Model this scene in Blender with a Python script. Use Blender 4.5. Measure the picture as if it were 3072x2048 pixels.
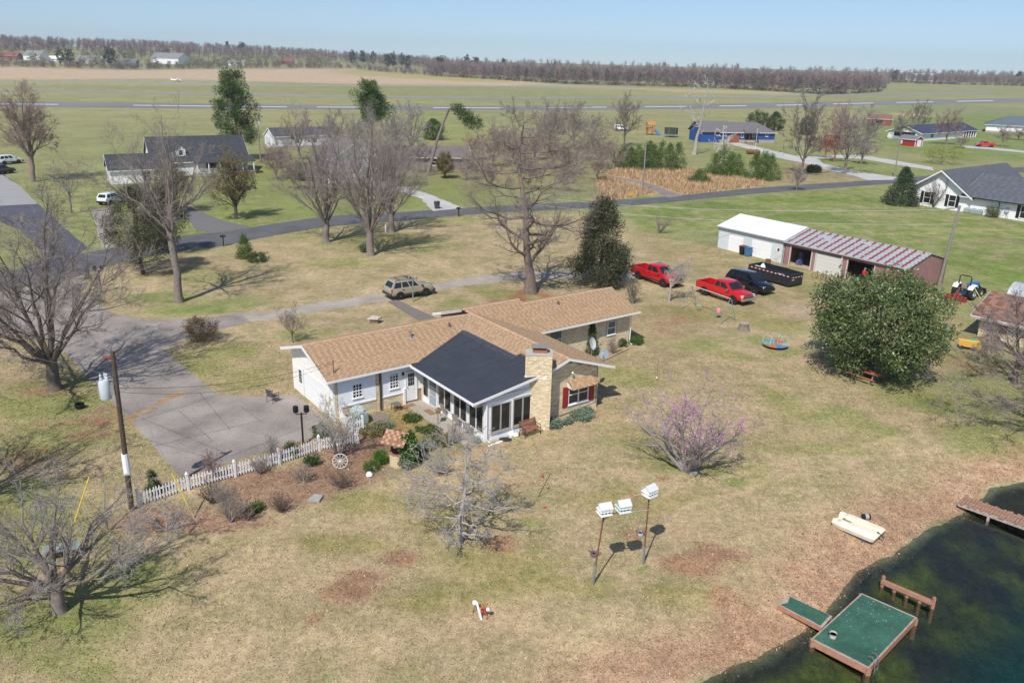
import bpy, bmesh, math, random
import numpy as np
from mathutils import Vector, Matrix

# ------------------------------------------------------------------ scene, camera, light
S = bpy.context.scene
for o in list(bpy.data.objects): bpy.data.objects.remove(o)
COL = S.collection
S.render.engine = 'CYCLES'
R_ = math.radians
PW, PH, FPX = 3072, 2048, 2430.0
CAMH = 21.4
PITCH = math.atan((1024 - 177) / FPX); ROLL = R_(1.5)
fw = np.array([0, math.cos(PITCH), -math.sin(PITCH)]); rt0 = np.array([1., 0, 0]); up0 = np.cross(rt0, fw)
rt = rt0*math.cos(ROLL) + up0*math.sin(ROLL); up = -rt0*math.sin(ROLL) + up0*math.cos(ROLL)
cd = bpy.data.cameras.new('camera'); cam = bpy.data.objects.new('camera', cd); COL.objects.link(cam)
cam.matrix_world = Matrix(((rt[0], up[0], -fw[0], 0), (rt[1], up[1], -fw[1], 0), (rt[2], up[2], -fw[2], CAMH), (0, 0, 0, 1)))
cd.sensor_width = 36; cd.lens = 36*FPX/PW; cd.clip_start = 0.5; cd.clip_end = 20000
S.camera = cam
SUN_EL, SHADOW_AZ = R_(50), R_(69)          # shadows fall towards this azimuth (from +X)
W = bpy.data.worlds.new('World'); S.world = W; W.use_nodes = True
nt = W.node_tree; nt.nodes.clear()
sky = nt.nodes.new('ShaderNodeTexSky'); sky.sky_type = 'NISHITA'; sky.sun_disc = False
sky.sun_elevation = SUN_EL
sdx, sdy = -math.cos(SHADOW_AZ), -math.sin(SHADOW_AZ)
sky.sun_rotation = math.atan2(sdx, sdy)
sky.altitude = 120; sky.air_density = 0.9; sky.dust_density = 0.8; sky.ozone_density = 3.5
bg = nt.nodes.new('ShaderNodeBackground'); bg.inputs[1].default_value = 0.118
wo = nt.nodes.new('ShaderNodeOutputWorld')
tcw = nt.nodes.new('ShaderNodeTexCoord'); mpw = nt.nodes.new('ShaderNodeMapping'); mpw.inputs['Location'].default_value = (0, 0, .05); nmw = nt.nodes.new('ShaderNodeVectorMath'); nmw.operation = 'NORMALIZE'
nt.links.new(tcw.outputs['Generated'], mpw.inputs[0]); nt.links.new(mpw.outputs[0], nmw.inputs[0]); nt.links.new(nmw.outputs[0], sky.inputs[0])   # the whole dome lowered a little: pale blue down to the skyline
nt.links.new(sky.outputs[0], bg.inputs[0]); nt.links.new(bg.outputs[0], wo.inputs[0])
sl = bpy.data.lights.new('sun', 'SUN'); sl.energy = 4.2; sl.angle = R_(0.53); sl.color = (1, .955, .88)
so = bpy.data.objects.new('sun', sl); COL.objects.link(so)
so.rotation_euler = Vector((math.cos(SHADOW_AZ)*math.cos(SUN_EL), math.sin(SHADOW_AZ)*math.cos(SUN_EL), -math.sin(SUN_EL))).to_track_quat('-Z', 'Y').to_euler()
S.view_settings.view_transform = 'Standard'; S.view_settings.look = 'None'
S.view_settings.exposure = 0.2; S.view_settings.gamma = 1.0

# ------------------------------------------------------------------ measuring: photo pixel -> place
def ray(x, y):
    d = fw*FPX + rt*(x - PW/2) - up*(y - PH/2)
    return d/np.linalg.norm(d)
def G(x, y, z=0.0):
    d = ray(x, y); t = (z - CAMH)/d[2]
    return np.array([d[0]*t, d[1]*t, z])
def PX(P):
    v = np.asarray(P, float) - np.array([0, 0, CAMH]); c = v@fw
    return PW/2 + FPX*(v@rt)/c, PH/2 - FPX*(v@up)/c
def HT(b, ty):
    g = GP(*b); lo, hi = 0., 80.
    for _ in range(40):
        m = (lo + hi)/2
        if PX((g[0], g[1], g[2] + m))[1] > ty: lo = m
        else: hi = m
    return lo
def MPP(y):                                   # metres per photo pixel at ground row y
    g = G(PW/2, y); return math.hypot(g[1], CAMH)/FPX

SHORE_PX = [(1700, 2330), (1950, 2130), (2085, 2045), (2299, 1962), (2403, 1890), (2479, 1828), (2534, 1756), (2565, 1708), (2668, 1672), (2788, 1587), (2878, 1542), (2926, 1513), (2981, 1463), (3071, 1446), (3200, 1410), (3500, 1350)]
WATER = -0.5
SH = np.array([G(x, y, WATER)[:2] for x, y in SHORE_PX])
def shore_d(x, y):                            # signed distance to the shore, land positive
    x = np.asarray(x, float); y = np.asarray(y, float)
    best = np.full(x.shape, 1e9); sg = np.ones(x.shape)
    for a, b in zip(SH[:-1], SH[1:]):
        e = b - a; L2 = e@e
        t = np.clip(((x - a[0])*e[0] + (y - a[1])*e[1])/L2, 0, 1)
        dx = x - a[0] - t*e[0]; dy = y - a[1] - t*e[1]; d = np.hypot(dx, dy)
        m = d < best
        best = np.where(m, d, best)
        cr = e[0]*(y - a[1]) - e[1]*(x - a[0])
        sg = np.where(m, np.where(cr > 0, 1., -1.), sg)
    return best*sg
def sstep(a, b, x):
    t = np.clip((np.asarray(x, float) - a)/(b - a), 0, 1); return t*t*(3 - 2*t)
def hz(x, y):
    x = np.asarray(x, float); y = np.asarray(y, float)
    d = shore_d(x, y)
    z = np.where(d > 0, WATER*(1 - np.clip(d/4.2, 0, 1)**.85), WATER - np.clip(-d*.22, 0, 2.2))
    z = z + (np.sin(x*2.1 + 1.3*np.sin(y*1.7)) + np.sin(y*2.6 + 1.1*np.sin(x*2.9)) + .6*np.sin(x*5.3 + y*4.1))*.013*(1 - sstep(.6, 3.5, np.abs(d)))
    r = np.hypot(x, y)
    hill = 15*sstep(850, 1500, r)*sstep(100, 700, -x) + 7*sstep(1000, 1700, r)
    return z + hill
def GP(x, y):
    d = ray(x, y)
    if d[2] > -.004: d = np.array([d[0], d[1], -.004])
    t = np.concatenate([np.arange(5, 300, 1.), np.geomspace(300, 4000, 900)]); P = d[None]*t[:, None]; z = CAMH + P[:, 2]
    k = int(np.argmax(z < hz(P[:, 0], P[:, 1]))); lo, hi = t[max(k - 1, 0)], t[k]
    for _ in range(25):
        m = (lo + hi)/2
        if CAMH + d[2]*m < float(hz(d[0]*m, d[1]*m)): hi = m
        else: lo = m
    p = d*hi; return np.array([p[0], p[1], float(hz(p[0], p[1]))])

# ------------------------------------------------------------------ materials
MATS = {}
def srgb(r, g, b):
    f = lambda c: (c/255/12.92) if c/255 <= .04045 else ((c/255 + .055)/1.055)**2.4
    return (f(r), f(g), f(b))
def mat(name, col, rough=.7, metal=0., var=.0, scale=8., bump=0., bscale=None, spec=.4, coat=0., attr=None, var2=0., scale2=.6, trans=0.):
    if name in MATS: return MATS[name]
    m = bpy.data.materials.new(name); MATS[name] = m; m.use_nodes = True
    n = m.node_tree.nodes; l = m.node_tree.links; b = n['Principled BSDF']
    b.inputs['Roughness'].default_value = rough; b.inputs['Metallic'].default_value = metal
    b.inputs['Specular IOR Level'].default_value = spec; b.inputs['Coat Weight'].default_value = coat
    c4 = (*col, 1)
    src = None
    if attr:
        a = n.new('ShaderNodeAttribute'); a.attribute_name = attr; src = a.outputs['Color']
    if var or bump or var2:
        tc = n.new('ShaderNodeTexCoord')
    def vary(src, amt, sc):
        no = n.new('ShaderNodeTexNoise'); no.inputs['Scale'].default_value = sc; no.inputs['Detail'].default_value = 5
        l.new(tc.outputs['Object'], no.inputs['Vector'])
        mr = n.new('ShaderNodeMapRange'); mr.inputs[1].default_value = .25; mr.inputs[2].default_value = .75
        mr.inputs[3].default_value = 1 - amt; mr.inputs[4].default_value = 1 + amt
        l.new(no.outputs[0], mr.inputs[0])
        mx = n.new('ShaderNodeVectorMath'); mx.operation = 'SCALE'
        if src is None: mx.inputs[0].default_value = col
        else: l.new(src, mx.inputs[0])
        l.new(mr.outputs[0], mx.inputs['Scale'])
        return mx.outputs[0]
    if var: src = vary(src, var, scale)
    if var2: src = vary(src, var2, scale2)
    if src is None: b.inputs['Base Color'].default_value = c4
    else: l.new(src, b.inputs['Base Color'])
    if bump:
        no = n.new('ShaderNodeTexNoise'); no.inputs['Scale'].default_value = bscale or scale; no.inputs['Detail'].default_value = 4
        l.new(tc.outputs['Object'], no.inputs['Vector'])
        bu = n.new('ShaderNodeBump'); bu.inputs['Strength'].default_value = bump; bu.inputs['Distance'].default_value = .05
        l.new(no.outputs[0], bu.inputs['Height']); l.new(bu.outputs[0], b.inputs['Normal'])
    return m

WHITE = mat('white_paint', (.82, .82, .82), .5, var=.04, scale=3)
OFFW = mat('cream_paint', (.80, .78, .73), .55, var=.06, scale=3)
VINYL = mat('white_vinyl', (.80, .81, .83), .45, var=.04, scale=2)
BLACK = mat('black_paint', (.012, .012, .013), .45)
RUBBER = mat('rubber', (.018, .018, .018), .85, var=.2, scale=20)
GLASS = mat('dark_glass', (.016, .02, .024), .06, spec=.6, var=.4, scale=1.3)
CHROME = mat('chrome', (.62, .62, .63), .22, 1.)
STEEL = mat('galvanised_steel', (.42, .43, .44), .42, .7, var=.12, scale=4)
RUST = mat('rusty_steel', (.17, .075, .042), .8, var=.25, scale=10)
WOODB = mat('brown_wood', (.10, .066, .045), .85, var=.22, scale=6)
WOODG = mat('grey_wood', (.23, .21, .19), .9, var=.22, scale=7)
REDW = mat('red_stained_wood', (.40, .135, .075), .7, var=.2, scale=6)
CONC = mat('concrete', (.36, .32, .27), .9, var=.14, scale=4, var2=.15, scale2=.35)
GREYM = mat('grey_metal', (.18, .185, .19), .5, .3)
REDPAINT = mat('red_shutter_paint', (.30, .025, .022), .5)
INTERIOR = mat('dark_interior', (.03, .027, .024), .9)

# ------------------------------------------------------------------ objects
def link(o, parent=None):
    COL.objects.link(o)
    if parent is not None: o.parent = parent
    return o
def tag(o, label=None, cat=None, group=None, kind=None):
    if label: o['label'] = label
    if cat: o['category'] = cat
    if group: o['group'] = group
    if kind: o['kind'] = kind
    return o
def thing(name, label, cat, loc=(0, 0, 0), rz=0., group=None):
    o = bpy.data.objects.new(name, None); link(o); o.location = tuple(float(v) for v in loc); o.rotation_euler = (0, 0, rz); o.empty_display_size = .2
    return tag(o, label, cat, group)
def raw_mesh(name, V, polys, m, cols=None, smooth=False):
    """V (n,3) ; polys: list of index arrays of shape (k, sides)"""
    me = bpy.data.meshes.new(name)
    V = np.asarray(V, np.float32).reshape(-1, 3)
    me.vertices.add(len(V)); me.vertices.foreach_set('co', V.ravel())
    polys = [np.asarray(p, np.int32) for p in polys if len(p)]
    idx = np.concatenate([p.ravel() for p in polys]) if polys else np.zeros(0, np.int32)
    tot = np.concatenate([np.full(len(p), p.shape[1], np.int32) for p in polys]) if polys else np.zeros(0, np.int32)
    st = np.concatenate([[0], np.cumsum(tot)[:-1]]).astype(np.int32) if len(tot) else tot
    me.loops.add(len(idx)); me.loops.foreach_set('vertex_index', idx)
    me.polygons.add(len(tot)); me.polygons.foreach_set('loop_start', st); me.polygons.foreach_set('loop_total', tot)
    me.polygons.foreach_set('use_smooth', np.full(len(tot), bool(smooth)))
    if cols is not None:
        a = me.attributes.new('tint', 'FLOAT_COLOR', 'POINT')
        c = np.ones((len(V), 4), np.float32); c[:, :3] = cols; a.data.foreach_set('color', c.ravel())
    me.update(); me.validate()
    if m is not None: me.materials.append(m)
    return me
class MB:
    """collects simple solids; build() links them as ONE mesh"""
    def __init__(s): s.v = []; s.f = []; s.c = []; s.cc = None
    def add(s, vs, fs):
        o = len(s.v); s.v += [tuple(float(q) for q in v) for v in vs]; s.f += [tuple(o + i for i in f) for f in fs]
        s.c += [s.cc or (1, 1, 1)]*len(vs); return s
    def col(s, c): s.cc = c; return s
    def box(s, x0, x1, y0, y1, z0, z1):
        return s.add([(x0, y0, z0), (x1, y0, z0), (x1, y1, z0), (x0, y1, z0), (x0, y0, z1), (x1, y0, z1), (x1, y1, z1), (x0, y1, z1)],
                     [(0, 3, 2, 1), (4, 5, 6, 7), (0, 1, 5, 4), (1, 2, 6, 5), (2, 3, 7, 6), (3, 0, 4, 7)])
    def prism(s, poly, axis, a, b):
        """polygon of 2-d points extruded along axis (0,1,2) from a to b"""
        n = len(poly)
        def P(p, t):
            q = [0, 0, 0]; q[axis] = t; o = [i for i in range(3) if i != axis]; q[o[0]], q[o[1]] = p; return q
        return s.add([P(p, a) for p in poly] + [P(p, b) for p in poly], [tuple(range(n)), tuple(range(2*n - 1, n - 1, -1))] + [(i, (i + 1) % n, n + (i + 1) % n, n + i) for i in range(n)])
    def quad(s, *p): return s.add(p, [tuple(range(len(p)))])
    def slab(s, pts, t=.06):
        """flat polygon with thickness t below"""
        n = len(pts); lo = [(p[0], p[1], p[2] - t) for p in pts]
        return s.add(list(pts) + lo, [tuple(range(n)), tuple(range(2*n - 1, n - 1, -1))] + [(i, n + i, n + (i + 1) % n, (i + 1) % n) for i in range(n)])
    def tube(s, pts, r, n=6, r1=None, cap=True):
        pts = [Vector(p) for p in pts]; K = len(pts); o = len(s.v); vs = []
        for i, p in enumerate(pts):
            t = (pts[min(i + 1, K - 1)] - pts[max(i - 1, 0)]).normalized()
            a = t.cross(Vector((0, 0, 1)) if abs(t.z) < .9 else Vector((1, 0, 0))).normalized(); b = t.cross(a)
            rr = r if r1 is None else r + (r1 - r)*i/(K - 1)
            vs += [p + rr*(math.cos(2*math.pi*k/n)*a + math.sin(2*math.pi*k/n)*b) for k in range(n)]
        fs = [(i*n + k, i*n + (k + 1) % n, (i + 1)*n + (k + 1) % n, (i + 1)*n + k) for i in range(K - 1) for k in range(n)]
        if cap: fs += [tuple(range(n - 1, -1, -1)), tuple((K - 1)*n + k for k in range(n))]
        return s.add(vs, fs)
    def lathe(s, prof, n=14, c=(0, 0), cap=True):
        vs = [(c[0] + r*math.cos(2*math.pi*k/n), c[1] + r*math.sin(2*math.pi*k/n), z) for r, z in prof for k in range(n)]
        K = len(prof)
        fs = [(i*n + k, i*n + (k + 1) % n, (i + 1)*n + (k + 1) % n, (i + 1)*n + k) for i in range(K - 1) for k in range(n)]
        if cap: fs += [tuple(range(n - 1, -1, -1)), tuple((K - 1)*n + k for k in range(n))]
        return s.add(vs, fs)
    def xf(s, M, i0=0):
        for i in range(i0, len(s.v)): s.v[i] = tuple(M @ Vector(s.v[i]))
        return s
    def mesh(s, name, m, smooth=False, tint=False):
        me = bpy.data.meshes.new(name); me.from_pydata(s.v, [], s.f); me.update()
        if smooth:
            me.polygons.foreach_set('use_smooth', [True]*len(me.polygons)); me.set_sharp_from_angle(angle=R_(40))
        if tint:
            a = me.attributes.new('tint', 'FLOAT_COLOR', 'POINT'); a.data.foreach_set('color', np.array([(*c, 1) for c in s.c], np.float32).ravel())
        if m is not None: me.materials.append(m)
        return me
    def build(s, name, m, parent=None, smooth=False, bevel=0., tint=False):
        o = bpy.data.objects.new(name, s.mesh(name, m, smooth, tint)); link(o, parent)
        if bevel:
            bv = o.modifiers.new('bevel', 'BEVEL'); bv.width = bevel; bv.segments = 2; bv.limit_method = 'ANGLE'
        return o
def box(name, m, parent, *a, bevel=0.): return MB().box(*a).build(name, m, parent, bevel=bevel)
def dup(root, loc=None, rz=None, **kw):
    r = root.copy(); COL.objects.link(r)
    if loc is not None: r.location = tuple(float(v) for v in loc)
    if rz is not None: r.rotation_euler = (0, 0, rz)
    for ch in list(root.children):
        c = ch.copy(); COL.objects.link(c); c.parent = r
        for g in ch.children:
            d = g.copy(); COL.objects.link(d); d.parent = c
    tag(r, **kw)
    return r
def inst(me, name, parent, loc=(0, 0, 0), rot=(0, 0, 0), sc=(1, 1, 1)):
    o = bpy.data.objects.new(name, me); link(o, parent); o.location = loc; o.rotation_euler = rot; o.scale = sc; return o
# ------------------------------------------------------------------ ground
def vnoise(x, y, sc, seed):
    rg = np.random.default_rng(seed); N = 256; T = rg.random((N, N))
    X = np.asarray(x)/sc; Y = np.asarray(y)/sc
    i = np.floor(X).astype(int); j = np.floor(Y).astype(int); f = X - i; g = Y - j
    f = f*f*(3 - 2*f); g = g*g*(3 - 2*g)
    a = T[i % N, j % N]; b = T[(i + 1) % N, j % N]; c = T[i % N, (j + 1) % N]; d = T[(i + 1) % N, (j + 1) % N]
    return (a*(1 - f) + b*f)*(1 - g) + (c*(1 - f) + d*f)*g
def fbm(x, y, sc, seed): return (vnoise(x, y, sc, seed)*.5 + vnoise(x, y, sc*.47, seed + 1)*.3 + vnoise(x, y, sc*.21, seed + 2)*.2)
def poly_mask(x, y, pts, soft):
    """soft point-in-polygon: 1 inside, falling to 0 over `soft` metres"""
    P = np.asarray(pts); ins = np.zeros(x.shape, bool); best = np.full(x.shape, 1e9)
    lo = P.min(0) - soft*2; hi = P.max(0) + soft*2
    m = (x > lo[0]) & (x < hi[0]) & (y > lo[1]) & (y < hi[1])
    xs, ys = x[m], y[m]; I = np.zeros(xs.shape, bool); B = np.full(xs.shape, 1e9)
    for a, b in zip(P, np.roll(P, -1, 0)):
        e = b - a; t = np.clip(((xs - a[0])*e[0] + (ys - a[1])*e[1])/(e@e + 1e-9), 0, 1)
        B = np.minimum(B, np.hypot(xs - a[0] - t*e[0], ys - a[1] - t*e[1]))
        if a[1] != b[1]:
            c = ((a[1] > ys) != (b[1] > ys)) & (xs < (b[0] - a[0])*(ys - a[1])/(b[1] - a[1]) + a[0]); I ^= c
    out = np.zeros(x.shape); out[m] = sstep(-soft, soft, np.where(I, B, -B)); return out
def gpoly(px): return [G(a, b)[:2] for a, b in px]
TAN, TAN2 = (.41, .315, .19), (.29, .25, .125)
STRAW = (.45, .335, .20)
OLIVE = (.27, .255, .11); GREEN = (.165, .22, .055); LUSH = (.115, .19, .036); FIELD = (.215, .23, .10)
LEAF = (.27, .155, .10); DIRT = (.38, .285, .2); PINKF = (.50, .36, .26); REDD = (.27, .10, .055)
class Paint:
    def __init__(s, x, y):
        s.x, s.y = x, y; n = x.shape
        s.c1 = np.empty(n + (3,)); s.c2 = np.empty(n + (3,)); s.leaf = np.zeros(n)
        s.c1[:] = FIELD; s.c2[:] = OLIVE
        k = np.clip(np.hypot(x, y)/60, .5, 12)
        s.wx = x + (fbm(x, y, 5., 11) - .5)*3.2*k; s.wy = y + (fbm(x, y, 5., 31) - .5)*3.2*k
    def put(s, m, c1, c2=None):
        m = np.clip(m, 0, 1)[..., None]; s.c1 += (np.array(c1) - s.c1)*m
        s.c2 += (np.array(c2 if c2 is not None else c1) - s.c2)*m
    def poly(s, px, c1, c2=None, soft=.6, w=1., warp=True):
        s.put(w*poly_mask(s.wx if warp else s.x, s.wy if warp else s.y, gpoly(px), soft), c1, c2)
    def ell(s, px, py, rx, ry, c1=None, c2=None, w=1., leaf=0.):
        c = G(px, py); ax = abs(G(px + rx, py)[0] - c[0]); ay = abs(G(px, py - ry)[1] - c[1])
        d = np.hypot((s.wx - c[0])/ax, (s.wy - c[1])/ay)
        m = 1 - sstep(.45, 1.1, d)
        if c1 is not None: s.put(m*w, c1, c2)
        if leaf: s.leaf = np.maximum(s.leaf, m*leaf)
ROAD_LO = [(-400, 960), (0, 872), (200, 838), (344, 792), (530, 756), (671, 737), (799, 711), (998, 679), (1198, 663), (1404, 644), (1700, 628), (1879, 617), (2000, 608), (2272, 581), (2671, 551), (2900, 530), (3300, 500)]
ROAD_UP = [(3300, 482), (2900, 515), (2675, 537), (2272, 564), (2000, 590), (1879, 598), (1700, 608), (1404, 623), (1198, 637), (998, 648), (799, 675), (671, 694), (530, 711), (400, 735), (262, 757), (155, 775), (0, 820), (-400, 900)]
def paint(x, y):
    P = Paint(x, y)
    far = sstep(140, 300, y)
    # airfield grass stripes, then fields
    P.put(far*.8*fbm(x*.25, y, 14, 77), (.27, .26, .125), FIELD)
    P.put(sstep(.4, .66, fbm(x*.06, y, 9, 55))*far*.75, (.33, .295, .155), (.27, .26, .12))
    P.poly([(-600, 205), (0, 205), (400, 213), (800, 212), (1060, 213), (1320, 230), (1500, 240), (1690, 255), (1500, 258), (1100, 252), (800, 246), (500, 236), (0, 240), (-600, 240)], PINKF, (.42, .33, .2), soft=14, warp=False)
    P.poly([(1000, 212), (1320, 229), (1500, 240), (1560, 250), (1300, 240), (1000, 222)], (.32, .30, .10), (.40, .33, .16), soft=8, warp=False)
    P.poly([(1690, 255), (2272, 272), (2480, 284), (2272, 284), (1900, 270), (1690, 262)], (.40, .33, .2), (.36, .3, .15), soft=6, warp=False)
    P.poly([(-200, 238), (500, 238), (800, 248), (800, 258), (-200, 255)], (.36, .33, .22), FIELD, soft=8, warp=False)
    # beyond the road, left: lawns
    P.poly([(-300, 900), (0, 815), (155, 770), (262, 740), (530, 708), (800, 672), (1200, 632), (1450, 615), (1450, 470), (1100, 430), (700, 470), (300, 520), (-300, 560)], (.185, .215, .068), (.28, .265, .125), soft=2)
    P.poly([(560, 610), (760, 600), (800, 660), (640, 690), (540, 700)], GREEN, OLIVE, soft=1.5)
    P.poly([(780, 470), (1200, 470), (1500, 560), (1440, 615), (1200, 630), (800, 650)], (.23, .22, .09), GREEN, soft=2, w=.8)
    P.poly([(1250, 300), (1400, 360), (1500, 420), (1450, 470), (1200, 420)], (.22, .24, .08), OLIVE, soft=3)
    P.ell(1500, 470, 420, 60, (.30, .20, .12), (.22, .21, .1), .7)
    # tall dry grass by the dirt track
    P.poly([(1790, 540), (1850, 508), (2060, 508), (2220, 530), (2300, 548), (2280, 560), (2050, 585), (1960, 580), (1860, 600), (1760, 600)], (.46, .31, .175), (.36, .26, .15), soft=1.2)
    P.poly([(1940, 592), (2000, 606), (1800, 612), (1740, 606)], LUSH, GREEN, soft=1)
    P.poly([(2060, 590), (2300, 568), (2660, 542), (2600, 520), (2380, 535), (2200, 555)], (.24, .23, .09), DIRT, soft=1)
    P.poly([(2300, 545), (2560, 520), (2480, 490), (2330, 500)], (.26, .22, .10), (.3, .22, .14), soft=1.5)
    P.poly([(2120, 460), (2330, 440), (2430, 470), (2330, 500), (2180, 490)], GREEN, OLIVE, soft=2)
    P.poly([(2440, 480), (2560, 470), (2800, 510), (2780, 540), (2620, 528)], (.17, .22, .06), OLIVE, soft=1.5)
    P.poly([(2650, 320), (3072, 330), (3300, 340), (3300, 480), (2900, 480), (2600, 440), (2560, 400)], GREEN, FIELD, soft=5)
    P.poly([(2480, 370), (2700, 380), (2560, 330), (2700, 300), (3072, 325), (3300, 330), (2800, 345)], (.22, .24, .12), FIELD, soft=4)
    P.ell(2730, 345, 42, 4, (.55, .36, .2)); P.ell(2860, 350, 20, 2, (.5, .36, .2)); P.ell(2690, 275, 26, 4, (.42, .28, .17))
    # right lawn behind the garages
    P.poly([(1880, 622), (2272, 586), (2680, 555), (3300, 505), (3300, 960), (2900, 900), (2810, 850), (2300, 720), (2050, 690), (1900, 700)], (.165, .21, .055), (.285, .26, .125), soft=1.6)
    for e in ((2150, 620, 170, 16), (2420, 650, 160, 18), (2950, 800, 90, 60), (2890, 700, 60, 40), (2550, 600, 160, 14), (2000, 640, 90, 14), (2350, 600, 120, 10)): P.ell(*e, LUSH, (.20, .225, .07), .8)
    P.ell(2980, 725, 90, 16, (.30, .23, .14), OLIVE, .75); P.ell(2650, 645, 60, 8, (.38, .30, .17), OLIVE, .7)
    P.ell(2850, 690, 70, 10, (.34, .28, .16), OLIVE, .7)
    # home yard
    P.poly([(-900, 1020), (0, 880), (200, 845), (344, 800), (530, 762), (671, 743), (799, 716), (998, 684), (1198, 668), (1404, 650), (1760, 640), (1880, 660), (1960, 740), (2060, 800), (2200, 930), (2440, 1010), (2560, 1150), (2850, 1240), (3100, 1330), (3500, 1300), (3500, 2600), (-900, 2600)], TAN, TAN2, soft=2)
    P.poly([(1890, 690), (2150, 745), (2560, 850), (2740, 900), (2900, 960), (3000, 1060), (2800, 1120), (2500, 1010), (2250, 950), (2080, 830), (1950, 760)], (.27, .235, .105), (.37, .28, .165), soft=2)
    P.ell(2400, 930, 90, 30, DIRT, TAN, .9); P.ell(2480, 890, 70, 18, (.40, .31, .22), TAN, .7); P.ell(2330, 690, 150, 22, OLIVE, GREEN, .6)
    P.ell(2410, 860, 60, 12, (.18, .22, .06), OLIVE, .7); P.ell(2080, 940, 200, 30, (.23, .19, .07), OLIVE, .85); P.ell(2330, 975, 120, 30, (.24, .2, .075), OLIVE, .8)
    P.ell(2950, 900, 120, 40, (.24, .235, .09), OLIVE, .8); P.ell(2870, 1060, 90, 60, (.25, .22, .10), (.2, .22, .06), .8)
    # greener patches in the yard  (px, py, rx, ry)
    for e in ((560, 930, 170, 28), (700, 905, 130, 22), (480, 890, 140, 22)): P.ell(*e, LUSH, OLIVE, .85)
    for e in ((150, 1200, 230, 70), (250, 1300, 200, 60), (60, 1330, 200, 90), (100, 1850, 330, 130), (330, 1760, 240, 120), (60, 1560, 240, 110), (320, 1580, 140, 80), (260, 1990, 240, 60), (100, 1480, 180, 60)): P.ell(*e, (.28, .255, .11), (.19, .22, .07), .85)
    for e in ((180, 1210, 150, 40), (110, 1650, 110, 60), (200, 1860, 160, 50), (300, 1900, 130, 50)): P.ell(*e, (.17, .21, .06), OLIVE, .7)
    for e in ((600, 1080, 120, 46), (740, 1130, 110, 50), (560, 1130, 90, 40), (1080, 720, 160, 36), (900, 700, 130, 26), (1250, 730, 160, 34), (1350, 660, 120, 12), (1050, 790, 120, 24), (620, 830, 130, 30), (930, 1000, 110, 24), (1390, 920, 90, 24), (1560, 890, 120, 24), (1480, 880, 90, 18), (700, 1050, 120, 30)): P.ell(*e, (.30, .27, .12), (.22, .23, .08), .75)
    for e in ((2470, 1240, 140, 46), (2600, 1290, 120, 44), (2330, 1190, 80, 40), (2410, 1330, 120, 36), (2560, 1350, 100, 26), (2200, 1400, 150, 50), (2060, 1390, 130, 36), (2320, 1460, 120, 24), (1950, 1330, 130, 50), (1900, 1130, 120, 40), (2060, 1030, 130, 36), (2170, 1060, 90, 30), (2750, 1180, 190, 46)): P.ell(*e, (.31, .275, .125), (.225, .235, .08), .75)
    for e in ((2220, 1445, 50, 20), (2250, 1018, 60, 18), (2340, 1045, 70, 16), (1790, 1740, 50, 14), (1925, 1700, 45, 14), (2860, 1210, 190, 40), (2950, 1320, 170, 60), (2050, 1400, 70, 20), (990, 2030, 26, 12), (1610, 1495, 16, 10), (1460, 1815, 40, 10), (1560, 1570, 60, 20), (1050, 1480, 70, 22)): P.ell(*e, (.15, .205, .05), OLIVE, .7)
    for e in ((1500, 1700, 260, 70), (1350, 1800, 240, 60), (1640, 1760, 260, 50), (1150, 1500, 170, 40), (1900, 1500, 250, 50), (1050, 1620, 200, 40), (2080, 1780, 200, 40), (1350, 1560, 150, 50)): P.ell(*e, (.33, .27, .12), (.25, .23, .085), .75)
    for e in ((1750, 1880, 500, 90), (1200, 1900, 480, 90), (850, 1700, 300, 80), (1500, 1410, 260, 60), (1800, 1250, 200, 40), (2150, 1250, 120, 40), (2200, 1580, 300, 60), (600, 1950, 300, 80), (1300, 1450, 200, 40)): P.ell(*e, STRAW, TAN, .6)
    for L_ in ([(1972, 1497), (2113, 1438), (2272, 1422), (2368, 1386), (2513, 1352), (2737, 1279)], [(1990, 1550), (2200, 1490), (2400, 1440), (2600, 1390), (2790, 1325)], [(1700, 1560), (1900, 1480), (2100, 1420)]):
        P.poly([(a, b - 6) for a, b in L_] + [(a, b + 6) for a, b in L_[::-1]], (.50, .385, .24), (.46, .35, .21), soft=.25, w=.7)
    # leaf litter
    for e in ((1200, 1668, 62, 26), (1090, 1715, 75, 30), (1050, 1770, 95, 45), (2090, 1690, 120, 40), (2180, 1660, 110, 26), (2190, 1790, 70, 60), (950, 1850, 40, 16), (1480, 1640, 70, 26), (1870, 1595, 50, 12), (2010, 1430, 30, 10), (1905, 1480, 26, 14)): P.ell(*e, LEAF, (.38, .22, .13), .85, leaf=1.)
    for e in ((620, 1560, 240, 50), (830, 1470, 230, 60), (980, 1420, 200, 50), (470, 1560, 150, 50), (1060, 1350, 150, 46), (690, 1420, 200, 26), (1150, 1320, 90, 40), (880, 1340, 200, 20)): P.ell(*e, (.25, .155, .105), (.34, .225, .15), .95, leaf=.9)
    for e in ((340, 1240, 80, 60), (160, 1175, 100, 22), (290, 1310, 120, 26), (190, 1265, 130, 22), (60, 1380, 150, 40), (1640, 895, 120, 30), (1560, 905, 110, 20)): P.ell(*e, REDD if e[0] > 1500 else LEAF, OLIVE, .8, leaf=.6)
    for e in ((1240, 1250, 120, 30), (1300, 1310, 100, 40), (1200, 1290, 90, 36), (1350, 1340, 80, 30)): P.ell(*e, (.30, .20, .085), (.2, .21, .06), .85, leaf=.25)
    for e in ((1740, 1262, 110, 14), (1840, 1240, 60, 20), (1480, 1340, 80, 10), (1960, 960, 160, 24), (2010, 1000, 90, 20), (2900, 1085, 80, 26)): P.ell(*e, (.31, .19, .10), TAN, .7, leaf=.3)
    P.leaf = np.maximum(P.leaf, .012*(y < 75))
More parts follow.
